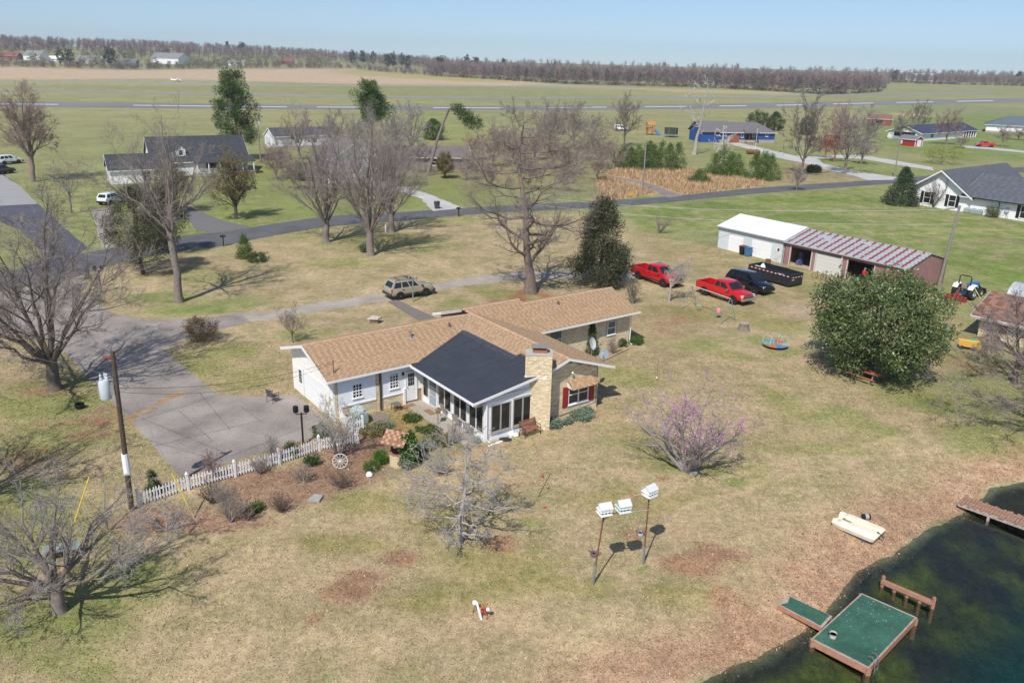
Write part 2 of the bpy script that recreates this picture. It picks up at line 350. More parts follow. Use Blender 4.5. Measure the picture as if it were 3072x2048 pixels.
    P.ell(160, 755, 200, 20, OLIVE, GREEN, .8)
    # bank of the pond
    d = shore_d(x, y) + (fbm(x, y, 4., 91) - .5)*3.
    P.put((1 - sstep(1.2, 4.6, d))*sstep(-.3, .3, d)*.9, (.37, .225, .14), (.46, .31, .2)); P.leaf = np.maximum(P.leaf, (1 - sstep(1., 4.2, d))*sstep(-.6, .0, d))
    dd = shore_d(x, y)
    w = 1 - sstep(-.55, .1, dd); P.put(w, (.05, .042, .042), (.07, .055, .04)); P.leaf *= (dd > -.7)
    alg = sstep(.48, .66, fbm(x, y, 3.2, 123))*sstep(.5, 1.4, -dd)*(1 - sstep(5, 7.5, -dd))
    P.put(alg*.9, (.20, .19, .035), (.075, .07, .035)); P.put(sstep(3.5, 7, -dd), (.022, .075, .072), (.02, .066, .068))  # light lost in deeper water is painted into the bed colour, dark teal offshore
    return P
def axis(a, b, step, lo, hi, gr):
    v = list(np.arange(a, b, step)); s = step
    while v[-1] < hi: s *= gr; v.append(v[-1] + s)
    s = step; w = []
    c = a
    while c > lo: s *= gr; c -= s; w.append(c)
    return np.array(w[::-1] + v)
gx = axis(-40, 52, .42, -2600, 2600, 1.09); gy = axis(20, 112, .42, -60, 3600, 1.08)
XX, YY = np.meshgrid(gx, gy); PT = paint(XX, YY); ZZ = hz(XX, YY)
nx, ny = len(gx), len(gy); ii = np.arange(nx*ny).reshape(ny, nx)
gm = bpy.data.materials.new('ground'); gm.use_nodes = True
n = gm.node_tree.nodes; l = gm.node_tree.links; B = n['Principled BSDF']; B.inputs['Roughness'].default_value = .95; B.inputs['Specular IOR Level'].default_value = .12
a1 = n.new('ShaderNodeAttribute'); a1.attribute_name = 'tint'; a2 = n.new('ShaderNodeAttribute'); a2.attribute_name = 'tint2'
tc = n.new('ShaderNodeTexCoord')
def nz(sc, det=4., rough=.55):
    q = n.new('ShaderNodeTexNoise'); q.inputs['Scale'].default_value = sc; q.inputs['Detail'].default_value = det; q.inputs['Roughness'].default_value = rough; l.new(tc.outputs['Object'], q.inputs['Vector']); return q.outputs[0]
def mrng(s, a, b, c, d):
    q = n.new('ShaderNodeMapRange'); [setattr(q.inputs[i + 1], 'default_value', v) for i, v in enumerate((a, b, c, d))]; l.new(s, q.inputs[0]); return q.outputs[0]
mx = n.new('ShaderNodeMix'); mx.data_type = 'RGBA'; l.new(mrng(nz(.42, 8, .66), .42, .60, 0, 1), mx.inputs[0]); l.new(a1.outputs['Color'], mx.inputs[6]); l.new(a2.outputs['Color'], mx.inputs[7])
def scl(c, f):
    q = n.new('ShaderNodeVectorMath'); q.operation = 'SCALE'; l.new(c, q.inputs[0]); l.new(f, q.inputs['Scale']); return q.outputs[0]
c = scl(mx.outputs[2], mrng(nz(2.6, 7, .75), .3, .7, .64, 1.36)); c = scl(c, mrng(nz(17, 3, .6), .3, .7, .64, 1.36)); c = scl(c, mrng(nz(.75, 5, .7), .3, .7, .84, 1.16)); c = scl(c, mrng(nz(.11, 3), .3, .7, .86, 1.12))
l.new(c, B.inputs['Base Color'])
bp = n.new('ShaderNodeBump'); bp.inputs['Strength'].default_value = .55; bp.inputs['Distance'].default_value = .08; l.new(nz(9, 5, .7), bp.inputs['Height']); l.new(bp.outputs[0], B.inputs['Normal'])
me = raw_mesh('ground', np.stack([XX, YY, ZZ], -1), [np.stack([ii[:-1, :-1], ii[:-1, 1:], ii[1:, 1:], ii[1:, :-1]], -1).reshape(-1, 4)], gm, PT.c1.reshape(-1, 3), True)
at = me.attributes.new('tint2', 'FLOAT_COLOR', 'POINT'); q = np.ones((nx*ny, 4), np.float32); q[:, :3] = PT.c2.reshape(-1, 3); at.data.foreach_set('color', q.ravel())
tag(link(bpy.data.objects.new('ground', me)), kind='structure')

# ------------------------------------------------------------------ roads and drives: sheets with ragged edges
def ragged(pts, step, jit, seed):
    rg = np.random.default_rng(seed); out = []; P = np.asarray(pts)
    for a, b in zip(P, np.roll(P, -1, 0)):
        L = np.linalg.norm(b - a); k = max(1, int(L/step)); e = (b - a)/max(L, 1e-6); nn = np.array([-e[1], e[0]])
        for i in range(k): out.append(a + (b - a)*i/k + nn*rg.normal()*jit*(i > 0))
    return out
def sheet(name, px, z, m, step=1.2, jit=.05, seed=1, world=False):
    pts = ragged(px if world else gpoly(px), step, jit, seed)
    bm = bmesh.new(); vs = [bm.verts.new((p[0], p[1], z)) for p in pts]; f = bm.faces.new(vs); bmesh.ops.triangulate(bm, faces=[f])
    bm.normal_update()
    for f in bm.faces:
        if f.normal.z < 0: f.normal_flip()
    me = bpy.data.meshes.new(name); bm.to_mesh(me); bm.free(); me.materials.append(m)
    return tag(link(bpy.data.objects.new(name, me)), kind='structure')
ASPH = mat('asphalt', (.105, .105, .113), .9, var=.18, scale=7, var2=.24, scale2=.3)
ASPH2 = mat('dark_asphalt', (.08, .083, .105), .85, var=.14, scale=9, var2=.16, scale2=.2)
DRIVE = mat('weathered_concrete', (.265, .232, .208), .92, var=.16, scale=6, var2=.34, scale2=.4)
GRAV = mat('pale_gravel', (.34, .30, .255), .95, var=.2, scale=6, var2=.22, scale2=.5)
WGRAV = mat('white_gravel', (.44, .43, .41), .95, var=.2, scale=3, var2=.18, scale2=.3)
TRACK = mat('dirt_track', (.22, .19, .17), .95, var=.2, scale=3, var2=.2, scale2=.3)
RUNW = mat('runway_asphalt', (.185, .18, .185), .9, var2=.12, scale2=.03)
LANE = mat('lane_white', (.62, .62, .6), .8)
def smooth_line(px, k=6):
    P = np.array(px, float); out = []
    for i in range(len(P) - 1):
        p0, p1, p2, p3 = P[max(i - 1, 0)], P[i], P[i + 1], P[min(i + 2, len(P) - 1)]
        for t in np.arange(k)/k: out.append(.5*((2*p1) + (p2 - p0)*t + (2*p0 - 5*p1 + 4*p2 - p3)*t*t + (3*p1 - p0 - 3*p2 + p3)*t**3))
    return out + [P[-1]]
sheet('street', smooth_line(ROAD_LO) + smooth_line(ROAD_UP), .016, ASPH, 1.5, .06, 3)
sheet('side_road', [(175, 815), (262, 742), (190, 680), (114, 612), (60, 560), (-20, 500), (-260, 330), (-420, 330), (-300, 560), (-60, 640), (60, 690), (110, 740), (130, 775), (60, 810)], .021, ASPH2, 1.5, .06, 4)
sheet('parking_slab', [(114, 612), (62, 560), (-20, 508), (-160, 500), (-160, 600), (0, 618)], .026, mat('pale_concrete', (.30, .29, .29), .9, var2=.1), 2, .04, 5)
sheet('driveway', [(-500, 985), (0, 878), (200, 843), (255, 828), (262, 850), (241, 880), (293, 911), (344, 942), (441, 961), (558, 956), (640, 951), (723, 938), (754, 966), (647, 990), (558, 1021), (500, 1045), (496, 1056), (537, 1088), (585, 1126), (620, 1160), (647, 1181), (757, 1189), (888, 1185), (935, 1225), (991, 1268), (957, 1290), (943, 1312), (750, 1367), (640, 1400), (540, 1432), (510, 1394), (475, 1353), (458, 1332), (396, 1270), (344, 1215), (282, 1143), (248, 1115), (200, 1060), (120, 1010), (-40, 990), (-300, 1030)], .014, DRIVE, .8, .05, 6)
sheet('gravel_lane', [(723, 939), (836, 930), (957, 906), (1153, 878), (1294, 854), (1404, 833), (1549, 818), (1741, 810), (1860, 812), (1925, 824), (1906, 838), (1741, 836), (1549, 837), (1473, 848), (1370, 862), (1301, 872), (1163, 903), (943, 936), (836, 954), (754, 967)], .010, GRAV, .5, .16, 7)
sheet('front_walk', [(1163, 906), (1192, 899), (1300, 950), (1330, 965), (1290, 985), (1256, 962)], .018, mat('dark_concrete_walk', (.175, .15, .14), .9, var=.1, scale=6), .8, .03, 8)
sheet('neighbour_drive', [(272, 629), (327, 622), (338, 690), (344, 742), (303, 748), (290, 690)], .024, GRAV, 1, .12, 9)
sheet('turnout', [(530, 632), (565, 622), (627, 646), (680, 664), (751, 680), (700, 692), (637, 700), (590, 690), (565, 663)], .023, mat('worn_asphalt', (.15, .145, .145), .9, var=.15, scale=4), 1, .1, 10)
sheet('gravel_drive', [(963, 552), (946, 528), (1074, 522), (1129, 538), (1232, 565), (1287, 583), (1390, 624), (1301, 634), (1260, 595), (1180, 570), (1115, 550)], .024, WGRAV, 1.2, .15, 11)
sheet('dirt_track', [(1825, 527), (1930, 545), (1982, 562), (2050, 587), (2003, 593), (1958, 570), (1896, 547), (1825, 532)], .02, TRACK, 1.5, .15, 12)
sheet('house_drive', [(2189, 424), (2272, 441), (2386, 468), (2434, 469), (2554, 465), (2600, 468), (2699, 484), (2800, 503), (2800, 512), (2690, 495), (2590, 477), (2500, 474), (2450, 476), (2470, 491), (2534, 507), (2600, 518), (2690, 532), (2680, 540), (2605, 541), (2560, 527), (2470, 508), (2400, 487), (2330, 473), (2240, 446), (2180, 430)], .02, WGRAV, 2, .2, 13)
sheet('far_drive', [(2895, 437), (2960, 441), (3072, 453), (3300, 480), (3300, 488), (3072, 459), (2960, 448), (2895, 444)], .02, WGRAV, 2, .2, 14)
RW_U = [(-500, 296), (0, 304), (800, 314), (1550, 319), (2300, 310), (2600, 304), (3072, 295), (3600, 280)]
RW_L = [(3600, 289), (3072, 306), (2600, 316), (2300, 324.5), (1550, 330), (800, 327), (0, 320), (-500, 312)]
sheet('runway', smooth_line(RW_U, 3) + smooth_line(RW_L, 3), .05, RUNW, 20, .2, 15)
TX_U = [(-500, 260), (0, 268), (800, 284), (1550, 292.5), (2300, 287.5), (2500, 283), (3072, 276), (3600, 266)]
sheet('taxiway', smooth_line(TX_U, 3) + [(x, y + 4.2) for x, y in smooth_line(TX_U, 3)][::-1], .05, mat('taxiway_concrete', (.24, .24, .235), .9, var2=.1, scale2=.03), 20, .2, 16)
sheet('access_strip', [(480, 251), (640, 254), (900, 257), (1500, 258), (1900, 262), (1900, 264.2), (1500, 260.2), (900, 259), (640, 256), (480, 253)], .05, mat('far_track', (.3, .29, .28), .9), 20, .3, 17)
def cl(x): return np.interp(x, [0, 800, 1550, 2300, 2600, 3072], [312, 321, 325, 317.3, 310, 301])
for k, (a, b) in enumerate(((-60, 175), (400, 640), (720, 860), (950, 1100), (1300, 1510), (1640, 1820), (1935, 2060), (2158, 2240), (2330, 2410), (2500, 2620), (2690, 2800), (2870, 2980))):
    sheet('runway_stripe', [(a, cl(a) - .8), (b, cl(b) - .8), (b, cl(b) + .8), (a, cl(a) + .8)], .062, LANE, 50, 0, k)
sheet('sun_patio', [(1208, 1214), (1250, 1196), (1330, 1235), (1400, 1290), (1440, 1330), (1400, 1345), (1330, 1300), (1260, 1250)], .05, CONC, .5, .02, 20)
sheet('stepping_slab', [(1106, 1250), (1135, 1238), (1172, 1245), (1166, 1258), (1128, 1266)], .03, mat('flagstone', (.21, .175, .155), .9, var=.15, scale=6), .3, .01, 21)
sheet('stepping_slab', [(1240, 1240), (1258, 1234), (1270, 1245), (1250, 1252)], .03, MATS['flagstone'], .3, .01, 22)
OCH = mat('ochre_stain', (.31, .205, .115), .95, var=.3, scale=2)
sheet('clay_stain', [(376, 1256), (400, 1240), (440, 1226), (470, 1203), (500, 1186), (555, 1172), (560, 1180), (510, 1198), (480, 1212), (455, 1230), (415, 1246), (400, 1270), (384, 1262)], .019, OCH, .5, .07, 23)
JT = mat('slab_joint', (.13, .11, .1), .95)
for (ax, ay), (bx, by) in (((465, 1337), (800, 1257)), ((537, 1232), (640, 1325)), ((720, 1217), (790, 1270)), ((600, 1180), (690, 1290)), ((310, 1175), (560, 1120)), ((395, 1268), (640, 1190))):
    a_, b_ = G(ax, ay)[:2], G(bx, by)[:2]; n__ = np.array([-(b_ - a_)[1], (b_ - a_)[0]]); n__ = n__/np.linalg.norm(n__)*.018
    sheet('slab_joint', [a_ - n__, b_ - n__, b_ + n__, a_ + n__], .0185, JT, .6, .006, 5, world=True)
# ------------------------------------------------------------------ pond
wm = bpy.data.materials.new('pond_water'); wm.use_nodes = True; n = wm.node_tree.nodes; l = wm.node_tree.links; n.clear()
out = n.new('ShaderNodeOutputMaterial'); gl = n.new('ShaderNodeBsdfGlossy'); gl.inputs['Roughness'].default_value = .06; gl.inputs['Color'].default_value = (.85, .95, 1, 1)
tr = n.new('ShaderNodeBsdfTransparent'); tr.inputs[0].default_value = (.56, .68, .66, 1); fr = n.new('ShaderNodeFresnel'); fr.inputs[0].default_value = 1.33; ms = n.new('ShaderNodeMixShader')
tc = n.new('ShaderNodeTexCoord'); no = n.new('ShaderNodeTexNoise'); no.inputs['Scale'].default_value = 3.; no.inputs['Detail'].default_value = 3; bu = n.new('ShaderNodeBump'); bu.inputs['Strength'].default_value = .12; bu.inputs['Distance'].default_value = .04
l.new(tc.outputs['Object'], no.inputs['Vector']); l.new(no.outputs[0], bu.inputs['Height']); l.new(bu.outputs[0], gl.inputs['Normal']); l.new(bu.outputs[0], fr.inputs['Normal'])
l.new(fr.outputs[0], ms.inputs[0]); l.new(tr.outputs[0], ms.inputs[1]); l.new(gl.outputs[0], ms.inputs[2]); l.new(ms.outputs[0], out.inputs[0])
_t = np.gradient(SH, axis=0); _n = np.stack([-_t[:, 1], _t[:, 0]], -1); _n /= np.linalg.norm(_n, axis=1, keepdims=True)
inner = [tuple(p) for p in SH + _n*1.6] + [(150, 70), (150, -50), (-10, -50)]   # the sheet runs on a little under the bank
sheet('pond_water', [np.array(p) for p in inner], WATER, wm, 500, 0, 1, world=True)

# ------------------------------------------------------------------ loose ground cover (real leaves and grass tufts)
def sample_near(nn, seed, x0=-40, x1=50, y0=21, y1=70):
    rg = np.random.default_rng(seed); return rg.uniform(x0, x1, nn), rg.uniform(y0, y1, nn), rg
def in_frame(x, y, mrg=60):
    v = np.stack([x, y, np.full_like(x, -CAMH)], -1); c = v@fw; px = PW/2 + FPX*(v@rt)/c; py = PH/2 - FPX*(v@up)/c
    return (px > -mrg) & (px < PW + mrg) & (py > -mrg) & (py < PH + mrg*3)
HARD = [gpoly(q) for q in ([(-500, 985), (0, 878), (200, 843), (262, 850), (241, 880), (344, 942), (441, 961), (558, 956), (723, 938), (754, 966), (647, 990), (558, 1021), (496, 1056), (585, 1126), (647, 1181), (757, 1189), (888, 1185), (991, 1268), (943, 1312), (750, 1367), (540, 1432), (475, 1353), (396, 1270), (344, 1215), (248, 1115), (120, 1010)],)]
def flakes(name, x, y, size, cols, m, rg, tilt, label, cat, lift=.01, asp=1.):
    nn = len(x); z = hz(x, y) + lift
    az = rg.uniform(0, 2*np.pi, nn); u = np.stack([np.cos(az), np.sin(az), rg.normal(0, tilt, nn)], -1); v = np.stack([-np.sin(az), np.cos(az), rg.normal(0, tilt, nn)], -1)
    s = size[:, None]; P = np.stack([x, y, z], -1); P[:, 2] += np.abs(u[:, 2])*size + np.abs(v[:, 2])*size
    V = np.stack([P - u*s, P + v*s*.55*asp, P + u*s, P - v*s*.55*asp], 1)
    me = raw_mesh(name, V, [np.arange(nn*4).reshape(nn, 4)], m, np.repeat(cols, 4, 0))
    return tag(link(bpy.data.objects.new(name, me)), label, cat, kind='stuff')
LITTER = mat('leaf_litter', (.3, .2, .1), .75, attr='tint', spec=.25)
x, y, rg = sample_near(700000, 5); p = paint(x, y)
k = (rg.random(len(x)) < p.leaf*.55) & in_frame(x, y) & (shore_d(x, y) > -1.0)
for H in HARD: k &= poly_mask(x, y, H, .1) < .5
x, y = x[k], y[k]; pal = np.array([(.34, .18, .10), (.26, .12, .065), (.45, .30, .19), (.20, .10, .06), (.60, .47, .36), (.38, .22, .12)]); cc = pal[rg.choice(6, len(x), p=[.28, .24, .16, .16, .05, .11])]*rg.uniform(.8, 1.15, (len(x), 1))
flakes('fallen_leaves', x, y, rg.uniform(.022, .05, len(x)), cc, LITTER, rg, .35, 'rust brown fallen leaves on the lawn, flower bed and pond bank', 'leaves')
GRASS = mat('dry_grass', (.3, .25, .1), .9, attr='tint', spec=.15)
x, y, rg = sample_near(270000, 6, y1=60); p = paint(x, y)
k = in_frame(x, y) & (shore_d(x, y) > .2) & (rg.random(len(x)) > p.leaf*.8)
for H in HARD: k &= poly_mask(x, y, H, .1) < .5
x, y = x[k], y[k]; c1 = np.where((fbm(x, y, 2.2, 400) > .52)[:, None], p.c2[k], p.c1[k])*rg.uniform(.62, 1.3, (len(x), 1))
nn = len(x); az = rg.uniform(0, 2*np.pi, nn); h = rg.uniform(.03, .075, nn); w = rg.uniform(.02, .05, nn)
base = np.stack([x, y, hz(x, y) - .005], -1); sd = np.stack([np.cos(az), np.sin(az), np.zeros(nn)], -1)*w[:, None]; tip = base + np.stack([rg.normal(0, .05, nn), rg.normal(0, .05, nn), h], -1)
me = raw_mesh('grass', np.stack([base - sd, base + sd, tip], 1), [np.arange(nn*3).reshape(nn, 3)], GRASS, np.repeat(c1, 3, 0))
tag(link(bpy.data.objects.new('grass', me)), 'short dry winter lawn grass around the tan roofed house', 'grass', kind='stuff')

x, y, rg = sample_near(60000, 9, 15, 75, 118, 190); k = poly_mask(x, y, gpoly([(1790, 540), (1850, 508), (2060, 508), (2220, 530), (2300, 548), (2280, 560), (2050, 585), (1960, 580), (1860, 600), (1760, 600)]), 1.) > .5
k &= poly_mask(x, y, gpoly([(1825, 525), (1930, 543), (1982, 560), (2060, 588), (2000, 596), (1950, 573), (1880, 549), (1825, 534)]), .3) < .5
x, y = x[k], y[k]; nn = len(x); az = rg.uniform(0, 2*np.pi, nn); base = np.stack([x, y, np.zeros(nn)], -1); sd = np.stack([np.cos(az), np.sin(az), np.zeros(nn)], -1)*rg.uniform(.05, .14, nn)[:, None]; tip = base + np.stack([rg.normal(0, .2, nn), rg.normal(0, .2, nn), rg.uniform(.35, .95, nn)], -1)
me = raw_mesh('tall_grass', np.stack([base - sd, base + sd, tip], 1), [np.arange(nn*3).reshape(nn, 3)], GRASS, np.repeat(np.array([(.50, .34, .19), (.42, .27, .14), (.55, .40, .25), (.33, .24, .13)])[rg.integers(4, size=nn)]*rg.uniform(.8, 1.15, (nn, 1)), 3, 0))
tag(link(bpy.data.objects.new('tall_grass', me)), 'tall orange tan dry grass beside the dirt track', 'grass', kind='stuff')
# ------------------------------------------------------------------ cladding helpers
SHING = mat('tan_shingle', (.3, .2, .12), .9, attr='tint', var=.12, scale=30, spec=.15)
BRICKM = mat('cream_brick', (.5, .4, .25), .85, attr='tint', var=.1, scale=20, spec=.2)
MORTAR = mat('mortar', (.34, .275, .195), .95)
BLKROOF = mat('black_membrane', (.042, .047, .058), .55, var=.12, scale=.9, var2=.12, scale2=3., spec=.35)
def frame_of(o, d, n2=None):
    """wall frame: x along the wall (to the right seen from outside), -y outward, z up"""
    d = Vector((d[0], d[1], 0)).normalized(); y = Vector((0, 0, 1)).cross(d)
    return Matrix(((d.x, y.x, 0, o[0]), (d.y, y.y, 0, o[1]), (0, 0, 1, 0), (0, 0, 0, 1)))
def shingles(name, parent, o, e, f, poly, seed, pal, row=.145, tab=.21, m=None, base=None, thick=.1):
    """o origin, e along the eave, f up the slope (unit 3-vectors), poly in (s,t)"""
    rg = np.random.default_rng(seed); o = np.array(o, float); e = np.array(e, float); f = np.array(f, float); nrm = np.cross(e, f); nrm /= np.linalg.norm(nrm)
    if nrm[2] < 0: nrm = -nrm
    P = np.array(poly); b = MB().slab([tuple(o + e*s + f*t) for s, t in poly], thick)
    ro = b.build(name, base or mat('shingle_underlay', (.25, .15, .092), .95), parent)
    s0, t0 = P.min(0); s1, t1 = P.max(0); C = []; D = []
    for k in range(int((t1 - t0)/row) + 1):
        t = t0 + k*row; s = s0 - rg.uniform(0, tab)
        while s < s1: C.append((s + tab/2, t + row/2)); D.append(tab); s += tab
    C = np.array(C); k = poly_mask(C[:, 0], C[:, 1], poly, .02) > .5; C = C[k]; nn = len(C)
    tb = tab*.5 - .006
    S0 = np.maximum(C[:, 0] - tb, s0); S1 = np.minimum(C[:, 0] + tb, s1); T0 = C[:, 1] - row/2 - .012; T1 = np.minimum(C[:, 1] + row/2, t1)
    def pt(s, t, h): return o + s[:, None]*e + t[:, None]*f + h*nrm
    V = np.stack([pt(S0, T0, .016), pt(S1, T0, .016), pt(S1, T1, .004), pt(S0, T1, .004), pt(S0, T0, .002), pt(S1, T0, .002)], 1)
    ix = np.arange(nn)[:, None]*6
    pal = np.array(pal); ph = np.floor(C[:, 0]/tab + (np.floor(C[:, 1]/row) % 2)*.5).astype(int) % 2
    ci = np.where(ph == 0, 0, len(pal) - 1); fl = rg.random(nn); ci = np.where(fl < .18, rg.integers(0, len(pal), nn), ci)
    c = pal[ci]*rg.uniform(.93, 1.07, (nn, 1))
    me = raw_mesh('shingles', V, [ix + np.array([0, 1, 2, 3]), ix + np.array([4, 5, 1, 0])], m or SHING, np.repeat(c, 6, 0))
    so_ = bpy.data.objects.new('shingles', me); link(so_, ro); tag(so_, kind='stuff')
    return ro
TANROOF = [(.425, .295, .182), (.405, .275, .168), (.35, .228, .137)]
def brickwork(parent, M, s0, s1, z0, z1, holes=(), top=None, seed=0, pal=None, course=.078, L=.30, name='brickwork', mortar=MORTAR):
    rg = np.random.default_rng(seed); V = []; Q = []; C = []
    pal = pal or [(.74, .62, .42), (.69, .57, .375), (.78, .67, .48), (.62, .50, .32)]
    k = 0; z = z0
    bk = MB()
    while z < z1 - .02:
        zt = min(z + course - .013, z1); s = s0 - (L/2 if k % 2 else 0)
        while s < s1:
            a, b = max(s, s0), min(s + L - .012, s1); s += L
            if b - a < .03: continue
            cm = (a + b)/2; zc = (z + zt)/2
            if top and zc > top(cm): continue
            if any(h[0] - .04 < cm < h[1] + .04 and h[2] - .03 < zc < h[3] + .03 for h in holes): continue
            d = rg.uniform(.009, .016)
            o = len(V); V += [(a, -d, z), (b, -d, z), (b, -d, zt), (a, -d, zt), (a, .005, z), (b, .005, z), (b, .005, zt), (a, .005, zt)]
            Q += [(o, o+1, o+2, o+3), (o+3, o+2, o+6, o+7), (o+1, o+5, o+6, o+2), (o+4, o, o+3, o+7), (o+4, o+5, o+1, o)]
            c = np.array(pal[rg.integers(len(pal))])*rg.uniform(.88, 1.1); C += [c]*8
        z += course; k += 1
    Mn = np.array(M); V = np.array(V)@Mn[:3, :3].T + Mn[:3, 3]
    me = raw_mesh(name, V, [np.array(Q)], BRICKM, np.array(C)); o = bpy.data.objects.new(name, me); link(o, parent); tag(o, kind='stuff'); return o
def siding(parent, M, s0, s1, z0, z1, holes=(), top=None, m=None, course=.115, name='siding'):
    b = MB(); z = z0
    while z < z1 - .01:
        zt = min(z + course, z1); cuts = [s0, s1]
        for h in holes: cuts += [h[0], h[1]]
        cuts = sorted({min(max(c, s0), s1) for c in cuts})
        if top: cuts = sorted(set(list(np.linspace(s0, s1, 41)) + cuts))
        for a, c in zip(cuts[:-1], cuts[1:]):
            if c - a < .01: continue
            cm = (a + c)/2; zc = (z + zt)/2
            if top and zc > top(cm): continue
            if any(h[0] < cm < h[1] and h[2] < zc < h[3] for h in holes): continue
            b.add([(a, -.024, z), (c, -.024, z), (c, -.006, zt), (a, -.006, zt), (a, -.004, z), (c, -.004, z)], [(0, 1, 2, 3), (4, 5, 1, 0)])
        z += course
    o = b.xf(M).build(name, m or VINYL, parent); tag(o, kind='stuff'); return o
def window(parent, M, s0, s1, z0, z1, nx=1, ny=1, fm=None, gm=None, fr=.05, mu=.022, meet=None, out=.045, name='window', sill=True):
    """frame mesh with its panes as sub-parts; M wall frame"""
    fm = fm or WHITE; gm = gm or GLASS; b = MB()
    b.box(s0, s1, -out, .02, z0, z0 + fr); b.box(s0, s1, -out, .02, z1 - fr, z1); b.box(s0, s0 + fr, -out + .002, .02, z0 + fr, z1 - fr); b.box(s1 - fr, s1, -out + .002, .02, z0 + fr, z1 - fr)
    if sill: b.box(s0 - .04, s1 + .04, -out - .04, .01, z0 - .05, z0)
    if meet: b.box(s0 + fr, s1 - fr, -out + .004, .02, z0 + (z1 - z0)*meet - .03, z0 + (z1 - z0)*meet + .03)
    xs = np.linspace(s0 + fr, s1 - fr, nx + 1); zs = np.linspace(z0 + fr, z1 - fr, ny + 1)
    for x in xs[1:-1]: b.box(x - mu, x + mu, -out + .008, .018, z0 + fr, z1 - fr)
    for z in zs[1:-1]: b.box(s0 + fr, s1 - fr, -out + .010, .018, z - mu, z + mu)
    o = b.xf(M).build(name, fm, parent)
    for i in range(nx):
        for j in range(ny):
            MB().box(xs[i] + mu*.5, xs[i+1] - mu*.5, -.012, .0, zs[j] + mu*.5, zs[j+1] - mu*.5).xf(M).build('pane', gm, o)
    return o
def wbox(name, m, parent, M, *a, bevel=0.): return MB().box(*a).xf(M).build(name, m, parent, bevel=bevel)
def panel_door(parent, M, s0, s1, z0, z1, m, rows, name='garage_door', out=.02):
    b = MB(); zs = np.linspace(z0, z1, rows + 1); bd = None
    root = wbox(name, m, parent, M, s0, s1, -out, .01, z0, z1)
    me = None
    for a, c in zip(zs[:-1], zs[1:]):
        MB().box(s0 + .015, s1 - .015, -out - .018, -out + .001, a + .012, c - .012).xf(M).build('panel', m, root)
    return root

# ------------------------------------------------------------------ the brick ranch house
HA = R_(36.5); HO = (-10.83, 44.98, .2)
house = thing('brick_house', 'long cream brick ranch house with tan shingle roofs and a black sunroom roof', 'house', HO, HA)
T3 = 1/math.sqrt(10); fs_ = 3*T3
# cores
b = MB(); b.box(.38, 12.4, .43, 6.95, -.5, 2.72); b.prism([(.43, 2.72), (6.95, 2.72), (3.7, 3.72)], 0, .38, 12.4)
b.box(9.2, 15.36, -6.76, 1., -.5, 2.75); b.prism([(10.9, 2.75), (15.36, 2.75), (12.5, 3.62)], 1, -6.76, 1.2)
b.box(12.45, 25.9, 1.24, 7.0, -.5, 2.8); b.prism([(1.24, 2.8), (7, 2.8), (4.2, 3.62)], 0, 12.8, 25.9); b.prism([(1.3, 2.8), (8.2, 2.8), (4.6, 3.8)], 0, 12.72, 17.1); b.box(12.72, 17.1, 6.9, 8.2, -.5, 2.8)
b.build('wall', MORTAR, house)
b = MB(); b.box(6.5, 10.9, -7.0, .42, -.5, 2.55); b.prism([(6.5, 2.5), (10.9, 2.5), (10.9, 3.3), (6.5, 2.66)], 1, -7.0, .42); b.build('sunroom_wall', WHITE, house)
# roof planes
def rp(name, o, e, f, poly, seed): return shingles(name, house, o, e, f, poly, seed, TANROOF)
u_, v_ = (1, 0, 0), (0, 1, 0)
k = math.sqrt(10)/3       # slope length per plan metre
rp('roof_slope', (0, 0, 2.7), (1, 0, 0), (0, fs_, T3), [(-.22, 0), (8.65, 0), (12.35, 3.7*k), (-.22, 3.7*k)], 1)
rp('roof_slope', (0, 7.4, 2.7), (1, 0, 0), (0, -fs_, T3), [(-.22, 0), (12.5, 0), (12.5, 3.7*k), (-.22, 3.7*k)], 2)
rp('roof_slope', (8.65, 0, 2.7), (0, 1, 0), (fs_, 0, T3), [(-7.3, 2.55*k), (-4, 2.55*k), (-4, 0), (0, 0), (3.7, 3.7*k), (3.85, 3.85*k), (-7.3, 3.85*k)], 3)
rp('roof_slope', (16.35, 0, 2.7), (0, 1, 0), (-fs_, 0, T3), [(-7.3, 0), (.55, 0), (4.4, 3.85*k), (-7.3, 3.85*k)], 4)
rp('roof_slope', (0, .55, 2.7), (1, 0, 0), (0, fs_, T3), [(16.35, 0), (26.4, 0), (26.4, 3.45*k), (17.4, 3.45*k), (17.4, 4.05*k), (12.3, 4.05*k), (12.5, 3.85*k)], 5)
rp('roof_slope', (0, 8.65, 2.7), (1, 0, 0), (0, -fs_, T3), [(12.3, 0), (17.4, 0), (17.4, 4.05*k), (12.3, 4.05*k)], 6)
rp('roof_slope', (0, 7.45, 2.7), (1, 0, 0), (0, -fs_, T3), [(17.4, 0), (26.4, 0), (26.4, 3.45*k), (17.4, 3.45*k)], 7)
# ridge caps
b = MB(); rc = (.45, .30, .19)
for a, c in (((-.22, 3.7, 3.945), (12.4, 3.7, 3.945)), ((12.5, -7.3, 3.995), (12.5, 4.3, 3.995)), ((12.3, 4.6, 4.062), (17.4, 4.6, 4.062)), ((17.4, 4.0, 3.862), (26.4, 4.0, 3.862))):
    a, c = Vector(a), Vector(c); L = (c - a).length; n_ = int(L/.28)
    for i in range(n_):
        t = a.lerp(c, i/n_); q = a.lerp(c, (i + 1.06)/n_); d = (c - a).normalized(); s = d.cross(Vector((0, 0, 1)))*.15
        r = random.Random(i).uniform(.86, 1.08); b.col(tuple(x*r for x in rc))
        dn = Vector((0, 0, .048)); up_ = Vector((0, 0, .018))
        b.add([t - s - dn, t + up_*.3, t + s - dn, q - s - dn + up_, q + up_*1.3, q + s - dn + up_], [(0, 1, 4, 3), (1, 2, 5, 4)])
